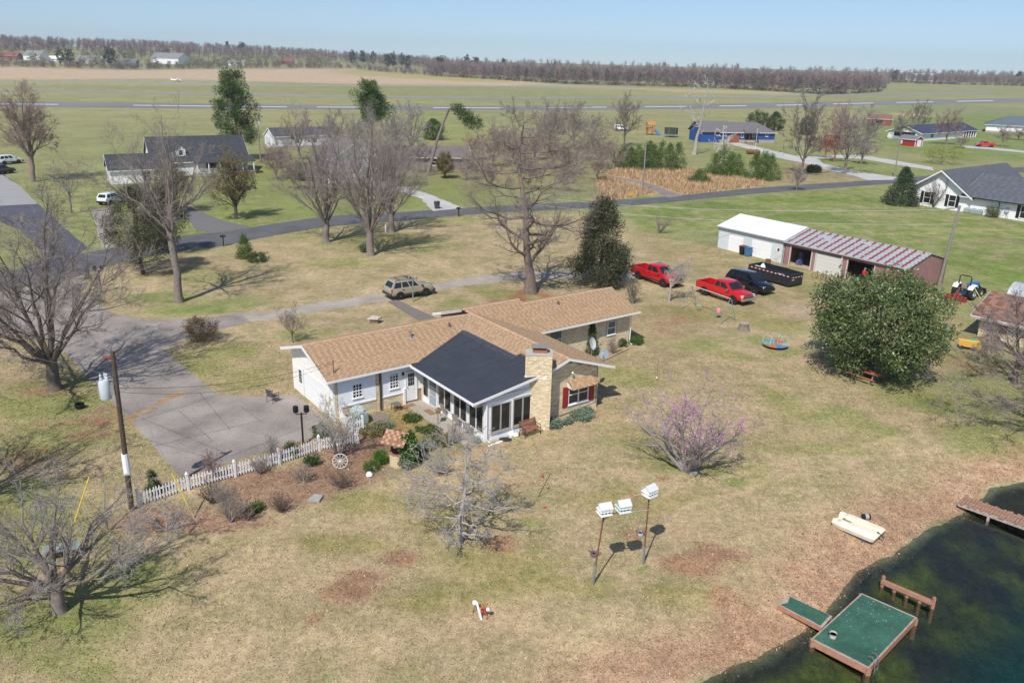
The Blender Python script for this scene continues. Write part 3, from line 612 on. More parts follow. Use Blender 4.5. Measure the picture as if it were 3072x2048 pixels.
tag(b.build('ridge_cap', SHING, house, tint=True), kind='stuff')
# black sunroom roof with seams
zb = lambda u: 2.63 + .15*(u - 5.5)
b = MB().slab([(5.48, -7.3, zb(5.48)), (11.2, -7.3, zb(11.2)), (11.2, 2.3, zb(11.2)), (5.48, 2.3, zb(5.48))], .09)
sr = b.build('sunroom_roof', BLKROOF, house)
for v in (-6.3, -5.0, -3.7, -2.4, -1.1, .2): MB().slab([(5.6, v, zb(5.6) + .012), (10.7, v, zb(10.7) + .012), (10.7, v + .05, zb(10.7) + .012), (5.6, v + .05, zb(5.6) + .012)], .01).build('seam', mat('membrane_seam', (.05, .053, .062), .5), sr)
MB().slab([(10.35, -4.3, zb(10.35) + .02), (10.85, -4.3, zb(10.85) + .03), (10.85, 1.9, zb(10.85) + .03), (10.35, 1.9, zb(10.35) + .02)], .018).build('flashing', mat('dark_flashing', (.055, .058, .07), .5, var=.2, scale=4), sr)
# fascia, gutters, rakes
FAS = mat('white_trim', (.78, .78, .77), .45, var=.05, scale=3)
def strip(a, c, h=.16, t=.03, name='fascia', drop=.02, m=None):
    a, c = Vector(a), Vector(c); d = (c - a); s = Vector((-d.y, d.x, 0)).normalized()*t/2; z0 = Vector((0, 0, -h - drop)); z1 = Vector((0, 0, -drop))
    b = MB().add([a - s + z0, c - s + z0, c + s + z0, a + s + z0, a - s + z1, c - s + z1, c + s + z1, a + s + z1], [(0, 3, 2, 1), (4, 5, 6, 7), (0, 1, 5, 4), (1, 2, 6, 5), (2, 3, 7, 6), (3, 0, 4, 7)])
    return b.build(name, m or FAS, house)
for a, c in (((-.24, -.02, 2.7), (5.5, -.02, 2.7)), ((16.37, -7.3, 2.7), (16.37, .5, 2.7)), ((16.4, .53, 2.7), (26.4, .53, 2.7)), ((-.24, 7.42, 2.7), (12.5, 7.42, 2.7)), ((12.3, 8.67, 2.7), (17.4, 8.67, 2.7)), ((17.4, 7.47, 2.7), (26.4, 7.47, 2.7))):
    strip(a, c, .13, .09, 'gutter')
strip((5.46, -7.34, zb(5.46)), (5.46, .2, zb(5.46)), .13, .11, 'gutter'); strip((5.48, -7.32, zb(5.48)), (10.75, -7.32, zb(10.75)), .16, .04, 'rake_board', .0)
for a, p, c in (((-.25, -.02, 2.7), (-.25, 3.7, 3.93), (-.25, 7.42, 2.7)), ((12.27, 7.4, 3.1), (12.27, 4.6, 4.05), (12.27, 8.67, 2.7))):
    strip(a, p, .2, .035, 'rake_board', .0); strip(p, c, .2, .035, 'rake_board', .0)
for a, p in (((11.15, -7.33, 3.53), (12.5, -7.33, 3.98)), ((16.37, -7.33, 2.7), (12.5, -7.33, 3.98))): strip(a, p, .17, .035, 'rake_board', .0)
# gable soffits
b = MB().slab([(-.2, -.0, 2.58), (.36, .0, 2.58), (.36, 3.7, 3.82), (-.2, 3.7, 3.82)], .02).slab([(-.2, 3.7, 3.82), (.36, 3.7, 3.82), (.36, 7.4, 2.58), (-.2, 7.4, 2.58)], .02); b.build('soffit', WHITE, house)
b = MB().slab([(11.2, -7.3, 3.43), (12.5, -7.3, 3.86), (12.5, -6.7, 3.86), (11.2, -6.7, 3.43)], .02).slab([(12.5, -7.3, 3.86), (16.3, -7.3, 2.6), (16.3, -6.7, 2.6), (12.5, -6.7, 3.86)], .02); b.build('soffit', WHITE, house)
# --- front wall of the garage wing (v = .4)
MA = frame_of((0, .4), (1, 0))
w1, w2, dr = (1.57, 2.25, 1.05, 1.98), (4.14, 4.80, 1.1, 2.03), (5.34, 6.05, 0., 2.03)
brickwork(house, MA, .35, 3.2, -.3, .62, seed=1); brickwork(house, MA, .35, .58, .63, 2.6, seed=2, L=.22); brickwork(house, MA, 3.21, 3.56, -.3, 2.65, seed=3, L=.175); brickwork(house, MA, 3.57, 5.1, -.3, .60, seed=4)
siding(house, MA, .6, 3.18, .72, 2.66, [w1]); siding(house, MA, 3.6, 6.5, .70, 2.66, [w2, dr])
for s0, s1 in ((.6, 3.18), (3.6, 5.1)): wbox('sill_board', FAS, house, MA, s0, s1, -.06, .0, .62, .72)
window(house, MA, *w1[:2], *w1[2:], 3, 4, meet=.5); window(house, MA, *w2[:2], *w2[2:], 3, 4, meet=.5)
wbox('downspout', mat('brown_downspout', (.07, .05, .04), .5), house, MA, 3.42, 3.50, -.13, -.03, -.1, 2.55)
d = wbox('door', WHITE, house, MA, dr[0], dr[1], -.04, .01, dr[2], dr[3]); wbox('door_frame', WHITE, d, MA, dr[0] - .08, dr[0], -.06, .01, 0, 2.1); wbox('door_frame', WHITE, d, MA, dr[1], dr[1] + .08, -.06, .01, 0, 2.1)
for i in range(3):
    for j in range(3): wbox('pane', GLASS, d, MA, 5.47 + i*.155, 5.60 + i*.155, -.05, -.035, 1.05 + j*.29, 1.31 + j*.29)
wbox('lower_panel', VINYL, d, MA, 5.44, 5.95, -.052, -.035, .15, .9); MB().lathe([(.03, 0), (.03, .05)], 8).xf(MA @ Matrix.Translation((5.40, -.09, .95))).build('handle', CHROME, d)
wbox('corner_post', WHITE, house, MA, 5.1, 5.24, -.12, 0, -.2, .95); wbox('pet_door', BLACK, house, MA, 5.255, 5.33, -.035, .0, .05, .3)
MB().lathe([(.05, 1.88), (.08, 1.92), (.07, 2.08), (.02, 2.14)], 8, (5.08, -.12)).xf(MA).build('porch_lamp', BLACK, house)
# --- garage end wall (u = .35)
ML = frame_of((.35, 6.98), (0, -1))
siding(house, ML, 0, 6.57, -.2, 3.72, [(.55, 1.9, -.5, 1.62), (2., 5.08, -.5, 1.68)], top=lambda s: 3.72 - abs(s - 3.28)/3*.98, m=OFFW, course=.2)
panel_door(house, ML, 2.02, 5.06, -.2, 1.66, WHITE, 4)
d = wbox('door', WHITE, house, ML, .6, 1.85, -.04, .01, -.2, 1.6)
for i in range(2):
    for j in range(4): wbox('pane', GLASS, d, ML, 1.15 + i*.24, 1.34 + i*.24, -.05, -.035, .62 + j*.23, .82 + j*.23)
wbox('door_trim', FAS, house, ML, 1.95, 5.13, -.05, 0, 1.66, 1.74); wbox('corner_post', FAS, house, ML, 6.45, 6.6, -.05, .05, -.3, 2.6)
MB().lathe([(.03, 0), (.09, .08), (.09, .16)], 8).xf(ML @ Matrix.Translation((3.1, -.15, 2.9))).build('flood_light', STEEL, house)
# --- sunroom, left wall (u = 6.45) and front wall (v = -7.03)
MS = frame_of((6.47, .4), (0, -1))
brickwork(house, MS, .0, .2, -.2, 2.4, seed=8, L=.2)
SCR = mat('window_frame_grey', (.34, .325, .30), .5)
FRM = mat('sunroom_frame', (.70, .69, .66), .5, var=.05)
for s0, s1, zb0, nxx in ((.22, .98, .25, 1), (2.15, 3.72, .25, 2), (3.98, 5.5, .25, 2), (5.72, 7.28, .25, 2)): window(house, MS, s0, s1, zb0, 2.32, nxx, 1, FRM, GLASS, .06, .05, sill=False)
d = wbox('storm_door', WHITE, house, MS, 1.06, 2.02, -.05, .01, 0, 2.2); wbox('pane', GLASS, d, MS, 1.14, 1.94, -.062, -.045, 1.3, 2.12); wbox('pane', mat('pale_curtain_glass', (.33, .33, .31), .12), d, MS, 1.14, 1.94, -.062, -.045, .72, 1.25); wbox('kick_panel', mat('blue_grey_panel', (.30, .37, .43), .5), d, MS, 1.12, 1.96, -.06, -.045, .05, .68)
siding(house, MS, .2, 7.45, -.25, .25, [(1.0, 2.1, -.5, 3)], m=VINYL); wbox('corner_post', WHITE, house, MS, 7.34, 7.46, -.03, .05, -.3, 2.5)
MF = frame_of((6.45, -7.04), (1, 0))
f1, f2 = (.4, 1.82, .30, 2.08), (2.0, 3.45, .32, 2.12)
siding(house, MF, .0, 3.95, -.25, 2.30, [f1, f2])
wbox('upper_panel', mat('grey_white_panel', (.60, .61, .62), .6), house, MF, .0, 4.1, -.03, 0, 2.32, 2.6)
for w in (f1, f2): window(house, MF, w[0], w[1], w[2], w[3], 2, 1, SCR, GLASS, .06, .045, out=.06)
b = MB().tube([(5.4 - 6.45, -.25, 2.5), (5.6 - 6.45, -.2, 2.36), (.05, -.1, 2.34), (.06, -.1, 0), (.2, -.25, -.16)], .045, 6).xf(MF).build('downspout', FAS, house)
MB().tube([(3.78 + .12*math.cos(t), -.06, 1.05 + .13*math.sin(t)) for t in np.linspace(0, 6.3, 16)], .014, 5).xf(MF).build('wall_wreath', mat('dull_green', (.1, .12, .08), .8), house)
# --- bedroom gable (v = -6.8)
MG = frame_of((0, -6.8), (1, 0))
wg = (12.95, 14.65, .55, 1.9)
brickwork(house, MG, 10.95, 15.42, -.4, 3.6, [wg], top=lambda s: 3.62 - abs(s - 12.5)/3, seed=11)
window(house, MG, *wg, 2, 1, WHITE, GLASS, .07, .05, meet=.5)
for s in (12.5, 14.67):
    sh = wbox('shutter', REDPAINT, house, MG, s, s + .44, -.06, 0, .48, 1.86)
    for z0, z1 in ((.56, 1.1), (1.2, 1.78)): wbox('panel', REDPAINT, sh, MG, s + .07, s + .37, -.075, -.05, z0, z1)
kk = math.hypot(.6, .45)
aw = shingles('awning', house, MG @ Vector((12.82, -.62, 1.83)), (1, 0, 0), (0, .6/kk, .45/kk), [(0, 0), (2.05, 0), (2.05, kk), (0, kk)], 9, TANROOF, thick=.05)
for s in (12.86, 14.83): MB().prism([(-.58, 1.8), (0, 1.8), (0, 2.2)], 0, s - .015, s + .015).xf(MG).build('awning_side', FAS, aw)
MB().tube([(13.18, -.02, 2.78), (13.18, -.14, 2.8)], .03, 6).tube([(13.12, -.14, 2.84), (13.05, -.22, 2.74)], .05, 8, .075).xf(MG).build('flood_light', WHITE, house)
MB().tube([(15.3, -.04, 2.8), (15.32, -.04, .3), (14.2, -.04, .12), (11.8, -.04, -.02)], .012, 5).xf(MG).build('wall_cable', BLACK, house)
# --- rear wing front wall (v = 1.2)
MR = frame_of((0, 1.2), (1, 0))
r1, r2 = (17.75, 18.97, .9, 2.3), (23.55, 24.42, 1.0, 2.15)
brickwork(house, MR, 16.2, 25.95, -.3, 2.75, [r1, r2], seed=12, pal=[(.72, .61, .42), (.66, .55, .37), (.76, .65, .47)])
for w in (r1, r2): window(house, MR, *w, 1, 1, WHITE, mat('curtained_glass', (.12, .13, .135), .12, var=.3, scale=2), .06, .02, meet=.5)
MB().tube([(25.98, -.6, 2.6), (25.98, -.12, 2.4), (25.98, -.1, 0), (26.05, -.35, -.12)], .05, 6).xf(MR).build('downspout', FAS, house)
# --- pipes on the roof
def pipe(u, v, z, h, r, m, cap=True):
    p = MB().lathe([(r, z - .1), (r, z + h)], 8, (u, v)).lathe([(r*1.5, z + h), (r*1.5, z + h + .07)], 8, (u, v)).build('vent_pipe', m, house)
    MB().lathe([(r*2.6, z - .06), (r*2.2, z + .05)], 10, (u, v)).build('pipe_boot', STEEL, p); return p
mast = pipe(.5, .6, 2.9, .75, .03, RUST); pipe(6.87, 2.45, 3.52, .42, .07, STEEL); pipe(10.06, 2.71, 3.6, .22, .06, RUST); pipe(20.06, 3.09, 3.55, .2, .06, RUST)
# --- chimney, set cornerwise: faces world -Y
ch = bpy.data.objects.new('chimney', None); link(ch, house); ch.matrix_parent_inverse = Matrix.Identity(4)
inv = (Matrix.Translation(HO) @ Matrix.Rotation(HA, 4, 'Z')).inverted()
def wl(M): return inv @ M
cx0, cx1, cy0, cy1 = .86, 2.42, 45.12, 45.98
def cfr(o, d): return inv @ Matrix.Translation((0, 0, .2)) @ frame_of(o, d)
cc = MB().box(cx0 + .01, cx1 - .01, cy0 + .01, cy1 - .01, -.3, 4.6).xf(inv @ Matrix.Translation((0, 0, .2))).build('core', mat('cream_mortar', (.44, .37, .27), .95), ch)
brickwork(ch, cfr((cx0, cy0), (1, 0)), 0, cx1 - cx0, -.3, 4.6, seed=21, course=.08, L=.21); brickwork(ch, cfr((cx1, cy0), (0, 1)), 0, cy1 - cy0, -.3, 4.6, seed=22, course=.08, L=.21); brickwork(ch, cfr((cx0, cy1), (0, -1)), 0, cy1 - cy0, 1.5, 4.6, seed=23, course=.08, L=.21)
IT = inv @ Matrix.Translation((0, 0, .2))
MB().box(cx0 - .03, cx1 + .03, cy0 - .03, cy1 + .03, 4.6, 4.72).xf(IT).build('cap', mat('chimney_cap', (.42, .41, .38), .9, var=.1, scale=4), ch)
MB().box(1.25, 2.1, 45.3, 45.8, 4.722, 4.9).xf(IT).build('flue', mat('clay_flue', (.33, .12, .07), .85, var=.2), ch)
for x, y in ((1.27, 45.32), (2.08, 45.32), (1.27, 45.78), (2.08, 45.78)): MB().box(x - .02, x + .02, y - .02, y + .02, 4.9, 5.05).xf(IT).build('cover_leg', GREYM, ch)
MB().slab([(1.17, 45.2, 5.1), (2.18, 45.2, 5.1), (2.18, 45.9, 5.1), (1.17, 45.9, 5.1)], .05).xf(IT).build('flue_cover', mat('grey_cover', (.23, .22, .2), .7, var=.2), ch)
MB().box(cx0 - .05, cx1 - .3, cy0 - .012, cy0 + .12, 3.12, 3.3).xf(IT).build('roof_sealant', FAS, ch)
# ------------------------------------------------------------------ buildings
def hv(x, y, z=0): p = GP(x, y); return (p[0], p[1], p[2] + z)
GREYROOF = [(.115, .125, .145), (.105, .115, .132), (.095, .103, .118)]
def gable_house(name, label, loc, rz, L, Wd, he, hr, wallm, roofm, ov=.4, cat='house', hip=False, base=None, wins=(), ribs=0, pal=None, kids=True, ridge_off=0., group=None, foundation=None):
    """plan: x 0..L, y 0..Wd, front wall y=0.  wins: (side, s0, s1, z0, z1, kind)"""
    t = thing(name, label, cat, loc, rz, group)
    b = MB().box(0, L, 0, Wd, -.3, he)
    if not hip: b.prism([(0, he), (Wd, he), (Wd/2, hr - .12)], 0, 0, L)
    b.build('wall', wallm, t)
    rise = (hr - he)/(Wd/2); k = math.sqrt(1 + rise*rise); hl = Wd/2 + ov; ze = he - ov*rise
    if hip:
        c = [(-ov, -ov, ze), (L + ov, -ov, ze), (L + ov, Wd + ov, ze), (-ov, Wd + ov, ze)]; r0 = (Wd/2, Wd/2, hr); r1 = (L - Wd/2, Wd/2, hr)
        for P in ([c[0], c[1], r1, r0], [c[2], c[3], r0, r1], [c[3], c[0], r0], [c[1], c[2], r1]): MB().slab(P, .1).build('roof_slope', roofm, t)
    else:
        for y0, sg in ((-ov, 1), (Wd + ov, -1)):
            if pal: shingles('roof_slope', t, (0, y0, ze), (1, 0, 0), (0, sg/k, rise/k), [(-ov, 0), (L + ov, 0), (L + ov, hl*k), (-ov, hl*k)], 5, pal, row=.3, tab=.55, base=roofm)
            else:
                ro = MB().slab([(-ov, y0, ze), (L + ov, y0, ze), (L + ov, Wd/2, hr), (-ov, Wd/2, hr)], .1).build('roof_slope', roofm, t)
                if ribs:
                    b = MB()
                    for x in np.arange(-ov + .15, L + ov, ribs): b.slab([(x, y0, ze + .035), (x + .05, y0, ze + .035), (x + .05, Wd/2, hr + .035), (x, Wd/2, hr + .035)], .04)
                    b.build('roof_rib', roofm, ro)
        for x in (-ov, L + ov):
            for y0 in (-ov, Wd + ov):
                MB().add([(x - .025, y0, ze - .2), (x + .025, y0, ze - .2), (x + .025, Wd/2, hr - .2), (x - .025, Wd/2, hr - .2), (x - .025, y0, ze - .005), (x + .025, y0, ze - .005), (x + .025, Wd/2, hr - .005), (x - .025, Wd/2, hr - .005)], [(0, 3, 2, 1), (4, 5, 6, 7), (0, 1, 5, 4), (1, 2, 6, 5), (2, 3, 7, 6), (3, 0, 4, 7)]).build('rake_board', FAS, t)
    for y0 in (-ov - .03, Wd + ov + .03): MB().box(-ov, L + ov, y0 - .05, y0 + .05, ze - .14, ze - .01).build('gutter', FAS, t)
    if foundation: MB().box(-.03, L + .03, -.03, Wd + .03, -.3, foundation).build('foundation', CONC, t)
    fr_ = {'f': frame_of((0, 0), (1, 0)), 'l': frame_of((0, Wd), (0, -1)), 'r': frame_of((L, 0), (0, 1)), 'b': frame_of((L, Wd), (-1, 0))}
    for w in wins:
        M = fr_[w[0]]; s0, s1, z0, z1, kd = w[1:6]
        if kd == 'win': window(t, M, s0, s1, z0, z1, 1, 1, WHITE, GLASS, .07, .03, meet=.5, out=.06)
        elif kd == 'dark': wbox('opening', INTERIOR, t, M, s0, s1, -.02, .02, z0, z1)
        elif kd == 'gar': panel_door(t, M, s0, s1, z0, z1, w[6] if len(w) > 6 else WHITE, 4)
        elif kd == 'door': wbox('door', w[6] if len(w) > 6 else WHITE, t, M, s0, s1, -.05, .01, z0, z1)
        elif kd == 'shut': wbox('shutter', BLACK, t, M, s0, s1, -.06, .01, z0, z1)
    t['_fr'] = 0; del t['_fr']
    return t, fr_
CORR = mat('white_steel_siding', (.56, .62, .64), .5, var=.05, scale=2); WROOF = mat('white_steel_roof', (.74, .77, .80), .45, var=.03)
PINK = mat('faded_maroon_siding', (.30, .165, .15), .7, var=.12, scale=1.5, var2=.1, scale2=.4)
# --- shop: white steel half and maroon half, standing end to end
ga = math.atan2(79.9 - 98.8, 39.0 - 25.07); gd = (math.cos(ga), math.sin(ga))
RX = lambda s: (25.07 + gd[0]*s, 98.8 + gd[1]*s, 0)
def shop(name, label, s0, L, D, he, hr, wm_, rm, ops):
    """front wall along +x; depth +y; front holes are real openings"""
    t = thing(name, label, 'garage', RX(s0), ga); zf = lambda s: he
    b = MB(); b.box(0, .12, 0, D, -.2, he); b.box(L - .12, L, 0, D, -.2, he); b.box(0, L, D - .12, D, -.2, he)
    for x in (0, L - .12): b.prism([(0, he), (D, he), (D/2, hr - .08)], 0, x, x + .12)
    cuts = [0.]
    for o in ops:
        b.box(cuts[-1], o[0], 0, .12, -.2, he); b.box(o[0], o[1], 0, .12, o[2], he); cuts.append(o[1])
    b.box(cuts[-1], L, 0, .12, -.2, he); b.build('wall', wm_, t)
    # vertical ribs of the steel siding
    b = MB()
    for x in np.arange(.1, L, .3):
        h = [o for o in ops if o[0] - .05 < x < o[1] + .05]; b.box(x, x + .04, -.018, .001, h[0][2] if h else -.1, he - .02)
    for y in np.arange(.1, D, .3): b.box(L - .001, L + .018, y, y + .04, -.1, he + (hr - he)*(1 - abs(y - D/2)/(D/2)) - .1); b.box(-.018, .001, y, y + .04, -.1, he)
    tag(b.build('siding_rib', wm_, t), kind='stuff')
    MB().box(.1, L - .1, .1, D - .1, -.05, .03).build('slab', mat('dusty_slab', (.42, .32, .22), .95, var=.15), t)
    ov = .25; rise = (hr - he)/(D/2); ze = he - ov*rise
    for y0 in (-ov, D + ov):
        ro = MB().slab([(-.12, y0, ze + .06), (L + .12, y0, ze + .06), (L + .12, D/2, hr + .06), (-.12, D/2, hr + .06)], .05).build('roof_slope', rm, t)
        b = MB()
        for x in np.arange(.1, L, .6): b.slab([(x, y0, ze + .09), (x + .035, y0, ze + .09), (x + .035, D/2, hr + .09), (x, D/2, hr + .09)], .03)
        b.build('roof_rib', rm, ro)
    MB().box(-.1, L + .1, D/2 - .12, D/2 + .12, hr + .04, hr + .1).build('ridge_cap', rm, t)
    MB().box(-.1, L + .1, -ov - .08, -ov + .01, ze - .06, ze + .05).build('gutter', mat('grey_trim', (.38, .39, .40), .5), t)
    return t
t = shop('metal_garage', 'white steel garage with white roof and two closed doors, joined to the maroon one', 0, 9.55, 7.6, 2.72, 3.75, CORR, WROOF, [(1.65, 3.85, 2.0), (5.1, 7.95, 2.05)])
M = frame_of((0, .06), (1, 0)); panel_door(t, M, 1.65, 3.85, -.05, 2.0, WHITE, 4); panel_door(t, M, 5.1, 7.95, -.05, 2.05, WHITE, 4)
M = frame_of((0, 0), (1, 0)); d = wbox('door', mat('rust_streaked_door', (.60, .60, .58), .6, var=.3, scale=1.6), t, M, 8.5, 9.35, -.05, .01, 0, 2.05); wbox('pane', BLACK, d, M, 8.8, 9.05, -.06, -.04, 1.3, 1.62)
RR = bpy.data.materials.new('rusted_steel_roof'); RR.use_nodes = True; n = RR.node_tree.nodes; l = RR.node_tree.links; B = n['Principled BSDF']; B.inputs['Roughness'].default_value = .5; B.inputs['Metallic'].default_value = .15
tc = n.new('ShaderNodeTexCoord'); sp = n.new('ShaderNodeSeparateXYZ'); l.new(tc.outputs['Object'], sp.inputs[0])
def mth(op, *a):
    q = n.new('ShaderNodeMath'); q.operation = op
    for i, v in enumerate(a):
        if isinstance(v, (int, float)): q.inputs[i].default_value = v
        else: l.new(v, q.inputs[i])
    return q.outputs[0]
fx = mth('FRACT', mth('MULTIPLY', sp.outputs[0], 1/.9)); lin = mth('LESS_THAN', mth('ABSOLUTE', mth('SUBTRACT', fx, .5)), .14)
fy = mth('FRACT', mth('MULTIPLY', sp.outputs[1], 1/.62)); dash = mth('MULTIPLY', mth('LESS_THAN', mth('ABSOLUTE', mth('SUBTRACT', fy, .5)), .12), mth('LESS_THAN', mth('ABSOLUTE', mth('SUBTRACT', fx, .5)), .34))
no = n.new('ShaderNodeTexNoise'); no.inputs['Scale'].default_value = .55; no.inputs['Detail'].default_value = 5; l.new(tc.outputs['Object'], no.inputs['Vector'])
n2 = n.new('ShaderNodeTexNoise'); n2.inputs['Scale'].default_value = 3; n2.inputs['Detail'].default_value = 3; l.new(tc.outputs['Object'], n2.inputs['Vector'])
msk = mth('MULTIPLY', mth('MAXIMUM', lin, mth('MULTIPLY', dash, .8)), mth('MULTIPLY', mth('GREATER_THAN', no.outputs[0], .36), mth('GREATER_THAN', n2.outputs[0], .34)))
mx = n.new('ShaderNodeMix'); mx.data_type = 'RGBA'; mx.inputs[6].default_value = (.40, .43, .45, 1); mx.inputs[7].default_value = (.26, .05, .036, 1); l.new(msk, mx.inputs[0]); l.new(mx.outputs[2], B.inputs['Base Color'])
t = shop('metal_garage', 'maroon steel garage with rust streaked grey roof and two open bays', 9.7, 14.6, 7.6, 2.62, 3.62, PINK, RR, [(.85, 3.5, 2.15), (4.15, 7.25, 2.1), (8.0, 11.0, 2.15)])
M = frame_of((0, .06), (1, 0)); panel_door(t, M, 4.15, 7.25, -.05, 2.1, mat('cream_door', (.62, .61, .56), .6), 5)
M = frame_of((0, 0), (1, 0))
for a, c in ((.85, 3.5), (4.15, 7.25), (8.0, 11.0)):
    for s in (a - .12, c): wbox('door_trim', mat('grey_white_trim', (.55, .55, .53), .6), t, M, s, s + .12, -.03, .02, 0, 2.2)
MB().tube([(7.5, -.05, 2.1), (7.55, -.5, 2.35), (7.55, -.62, 2.2)], .03, 6).lathe([(.06, 2.2), (.16, 2.1), (.1, 2.05)], 8, (7.55, -.62)).build('wall_lamp', mat('lamp_grey', (.5, .5, .48), .4), t)
for k_, (x, y, w, h, c) in enumerate(((1.25, .9, .5, 1.5, (.05, .07, .16)), (2.2, 4., 1.6, .9, (.07, .05, .04)), (9., 4.5, 1.4, 1.1, (.06, .06, .05)), (1.15, .7, .35, .5, (.1, .12, .2)))):
    m_ = MB().box(x, x + w, y, y + .5, .03, .03 + h*.45).box(x + .05, x + w - .05, y + .05, y + .45, .03 + h*.45, .03 + h).build('storage_rack', mat('clutter%d' % k_, c, .8, var=.5, scale=8), t)
# --- white house with grey roof at the right edge
wa = R_(-52.6); WP0 = (66.4, 137.5, 0); WB = mat('white_brick', (.80, .80, .81), .7, var=.05, scale=5); GRB = mat('grey_roof_base', (.08, .09, .10), .9)
t, F = gable_house('white_house', 'white painted brick house with grey shingle roof and black gutters at the right edge', (WP0[0] + 9*math.cos(wa), WP0[1] + 9*math.sin(wa), 0), wa, 24, 12.5, 2.85, 5.7, WB, GRB, .7, pal=GREYROOF,
    wins=[('f', 8.3, 9.9, .35, 2.3, 'win'), ('f', 7.8, 8.28, .35, 2.3, 'shut'), ('f', 9.92, 10.4, .35, 2.3, 'shut')])
b = MB().box(-9, .6, -.02, 22, -.3, 2.85).prism([(-9, 2.85), (.6, 2.85), (-4.2, 6.15)], 1, -.02, 22); b.build('wing_wall', WB, t)
kx = math.hypot(5.6, 3.85)
shingles('roof_slope', t, (-9.8, 0, 2.3), (0, 1, 0), (5.6/kx, 0, 3.85/kx), [(-.8, 0), (22.5, 0), (22.5, kx), (-.8, kx)], 61, GREYROOF, row=.3, tab=.55, base=GRB); shingles('roof_slope', t, (1.4, 0, 2.3), (0, 1, 0), (-5.6/kx, 0, 3.85/kx), [(-.8, 0), (22.5, 0), (22.5, kx), (-.8, kx)], 62, GREYROOF, row=.3, tab=.55, base=GRB)
for x in (-9.8, 1.4): MB().add([(x, -.86, 2.05), (-4.2, -.86, 5.9), (-4.2, -.86, 6.13), (x, -.86, 2.28), (x, -.82, 2.05), (-4.2, -.82, 5.9), (-4.2, -.82, 6.13), (x, -.82, 2.28)], [(0, 1, 2, 3), (7, 6, 5, 4), (0, 4, 5, 1), (3, 2, 6, 7)]).build('rake_board', FAS, t)
MW = frame_of((-9, -.02), (1, 0))
for s0 in (2.3, 6.4):
    window(t, MW, s0, s0 + 1.2, .5, 2.4, 1, 1, WHITE, GLASS, .07, .03, meet=.5, out=.06)
    for q in (s0 - .5, s0 + 1.22): wbox('shutter', BLACK, t, MW, q, q + .48, -.06, .01, .5, 2.4)
MB().tube([(5.2, -.8, 2.5), (5.2, -.1, 2.2), (5.2, -.1, 0)], .06, 6).build('downspout', BLACK, t); MB().box(1.3, 24.7, -.85, -.72, 2.42, 2.58).build('gutter', BLACK, t); MB().lathe([(.05, 3.9), (.05, 4.6)], 8, (9, 3)).build('vent_pipe', BLACK, t)
wdir = lambda s, o: (73.02 + math.cos(wa)*s + math.sin(wa)*o, 130.33 + math.sin(wa)*s - math.cos(wa)*o, 0)
# --- blue house
BLUE = mat('blue_siding', (.020, .07, .26), .6, var=.06, scale=.8)
DGREY = mat('slate_grey_shingle', (.14, .13, .135), .9, var=.12, scale=1.2)
ba = math.atan2(240.6 - 246.5, 58.47 - 53.13)
t, F = gable_house('blue_house', 'blue sided house with grey roof and a brown garage door', (58.6, 240.4, 0), R_(12), 17., 8.5, 3.2, 5.6, BLUE, DGREY, .5, hip=True, foundation=.9,
    wins=[('f', 9.8, 10.6, 1.7, 3., 'win'), ('f', 14.0, 14.8, 1.8, 3., 'win'), ('f', 6.3, 7.1, 1.5, 2.8, 'win'), ('f', 8., 9.6, .9, 2.9, 'dark')])
b = MB().box(-5.6, 2.6, 1.0, 9.4, -.3, 3.2).prism([(1., 3.2), (9.4, 3.2), (5.2, 5.5)], 0, -5.6, 2.6).build('garage_wall', BLUE, t)
for y0 in (.5, 9.9): MB().slab([(-6.1, y0, 2.95), (4.2, y0, 2.95), (4.2, 5.2, 5.75), (-6.1, 5.2, 5.75)], .12).build('roof_slope', DGREY, t)
wbox('garage_door', mat('brown_door', (.26, .09, .05), .6, var=.1), t, frame_of((0, 0), (1, 0)), 2.8, 5.8, -.06, .01, .0, 2.5)
for x in (8.2, 9.5): MB().box(x - .09, x + .09, -1.6, -1.42, .8, 3.1).build('porch_post', WOODB, t)
MB().box(7.6, 10, -1.7, 0, .2, .85).build('porch_floor', CONC, t)
MB().slab([(6.6, -2., 2.95), (11, -2., 2.95), (10.2, 1.5, 4.1), (7.4, 1.5, 4.1)], .12).build('porch_roof', DGREY, t)
# --- houses on the right
NAVY = mat('navy_shingle', (.045, .05, .095), .85, var=.1, scale=1)
t, F = gable_house('porch_house', 'white house with navy roof and open columned porch behind a bare tree', (127.5, 264, 0), R_(38), 38, 11, 2.5, 4.5, mat('white_siding_far', (.78, .79, .8), .6), NAVY, .6,
    wins=[('f', 28, 37, .1, 2.2, 'dark'), ('f', 6, 8, .8, 2.1, 'win'), ('l', 2, 9, 1.0, 2.4, 'dark')])
for s in np.linspace(28, 37, 6): MB().box(s - .12, s + .12, -.45, -.2, 0, 2.3).build('porch_post', WHITE, t)
t, F = gable_house('red_shed', 'small red shed with grey roof and white corner trim', (113.6, 247.8, 0), math.atan2(244.07 - 247.9, 115.89 - 113.45), 5., 3.6, 2.1, 3.1, mat('barn_red', (.33, .02, .022), .6), mat('purple_grey_roof', (.16, .15, .17), .85), .25, 'shed', wins=[('r', .9, 2.9, .0, 1.9, 'door')])
for x, y in ((5.0, 0), (5.0, 3.5)): MB().box(x - .05, x + .08, y - .05, y + .12, 0, 2.1).build('corner_trim', WHITE, t)
t, F = gable_house('white_hip_house', 'low white house with slate blue hipped roof at the far right', (174.6, 312.9, 0), R_(-28), 30, 14, 3., 5.9, MATS['white_siding_far'], mat('slate_blue_shingle', (.10, .125, .15), .85, var=.1, scale=1), .6, hip=True, foundation=.6, wins=[('f', 12, 14, 1.2, 2.5, 'win')])
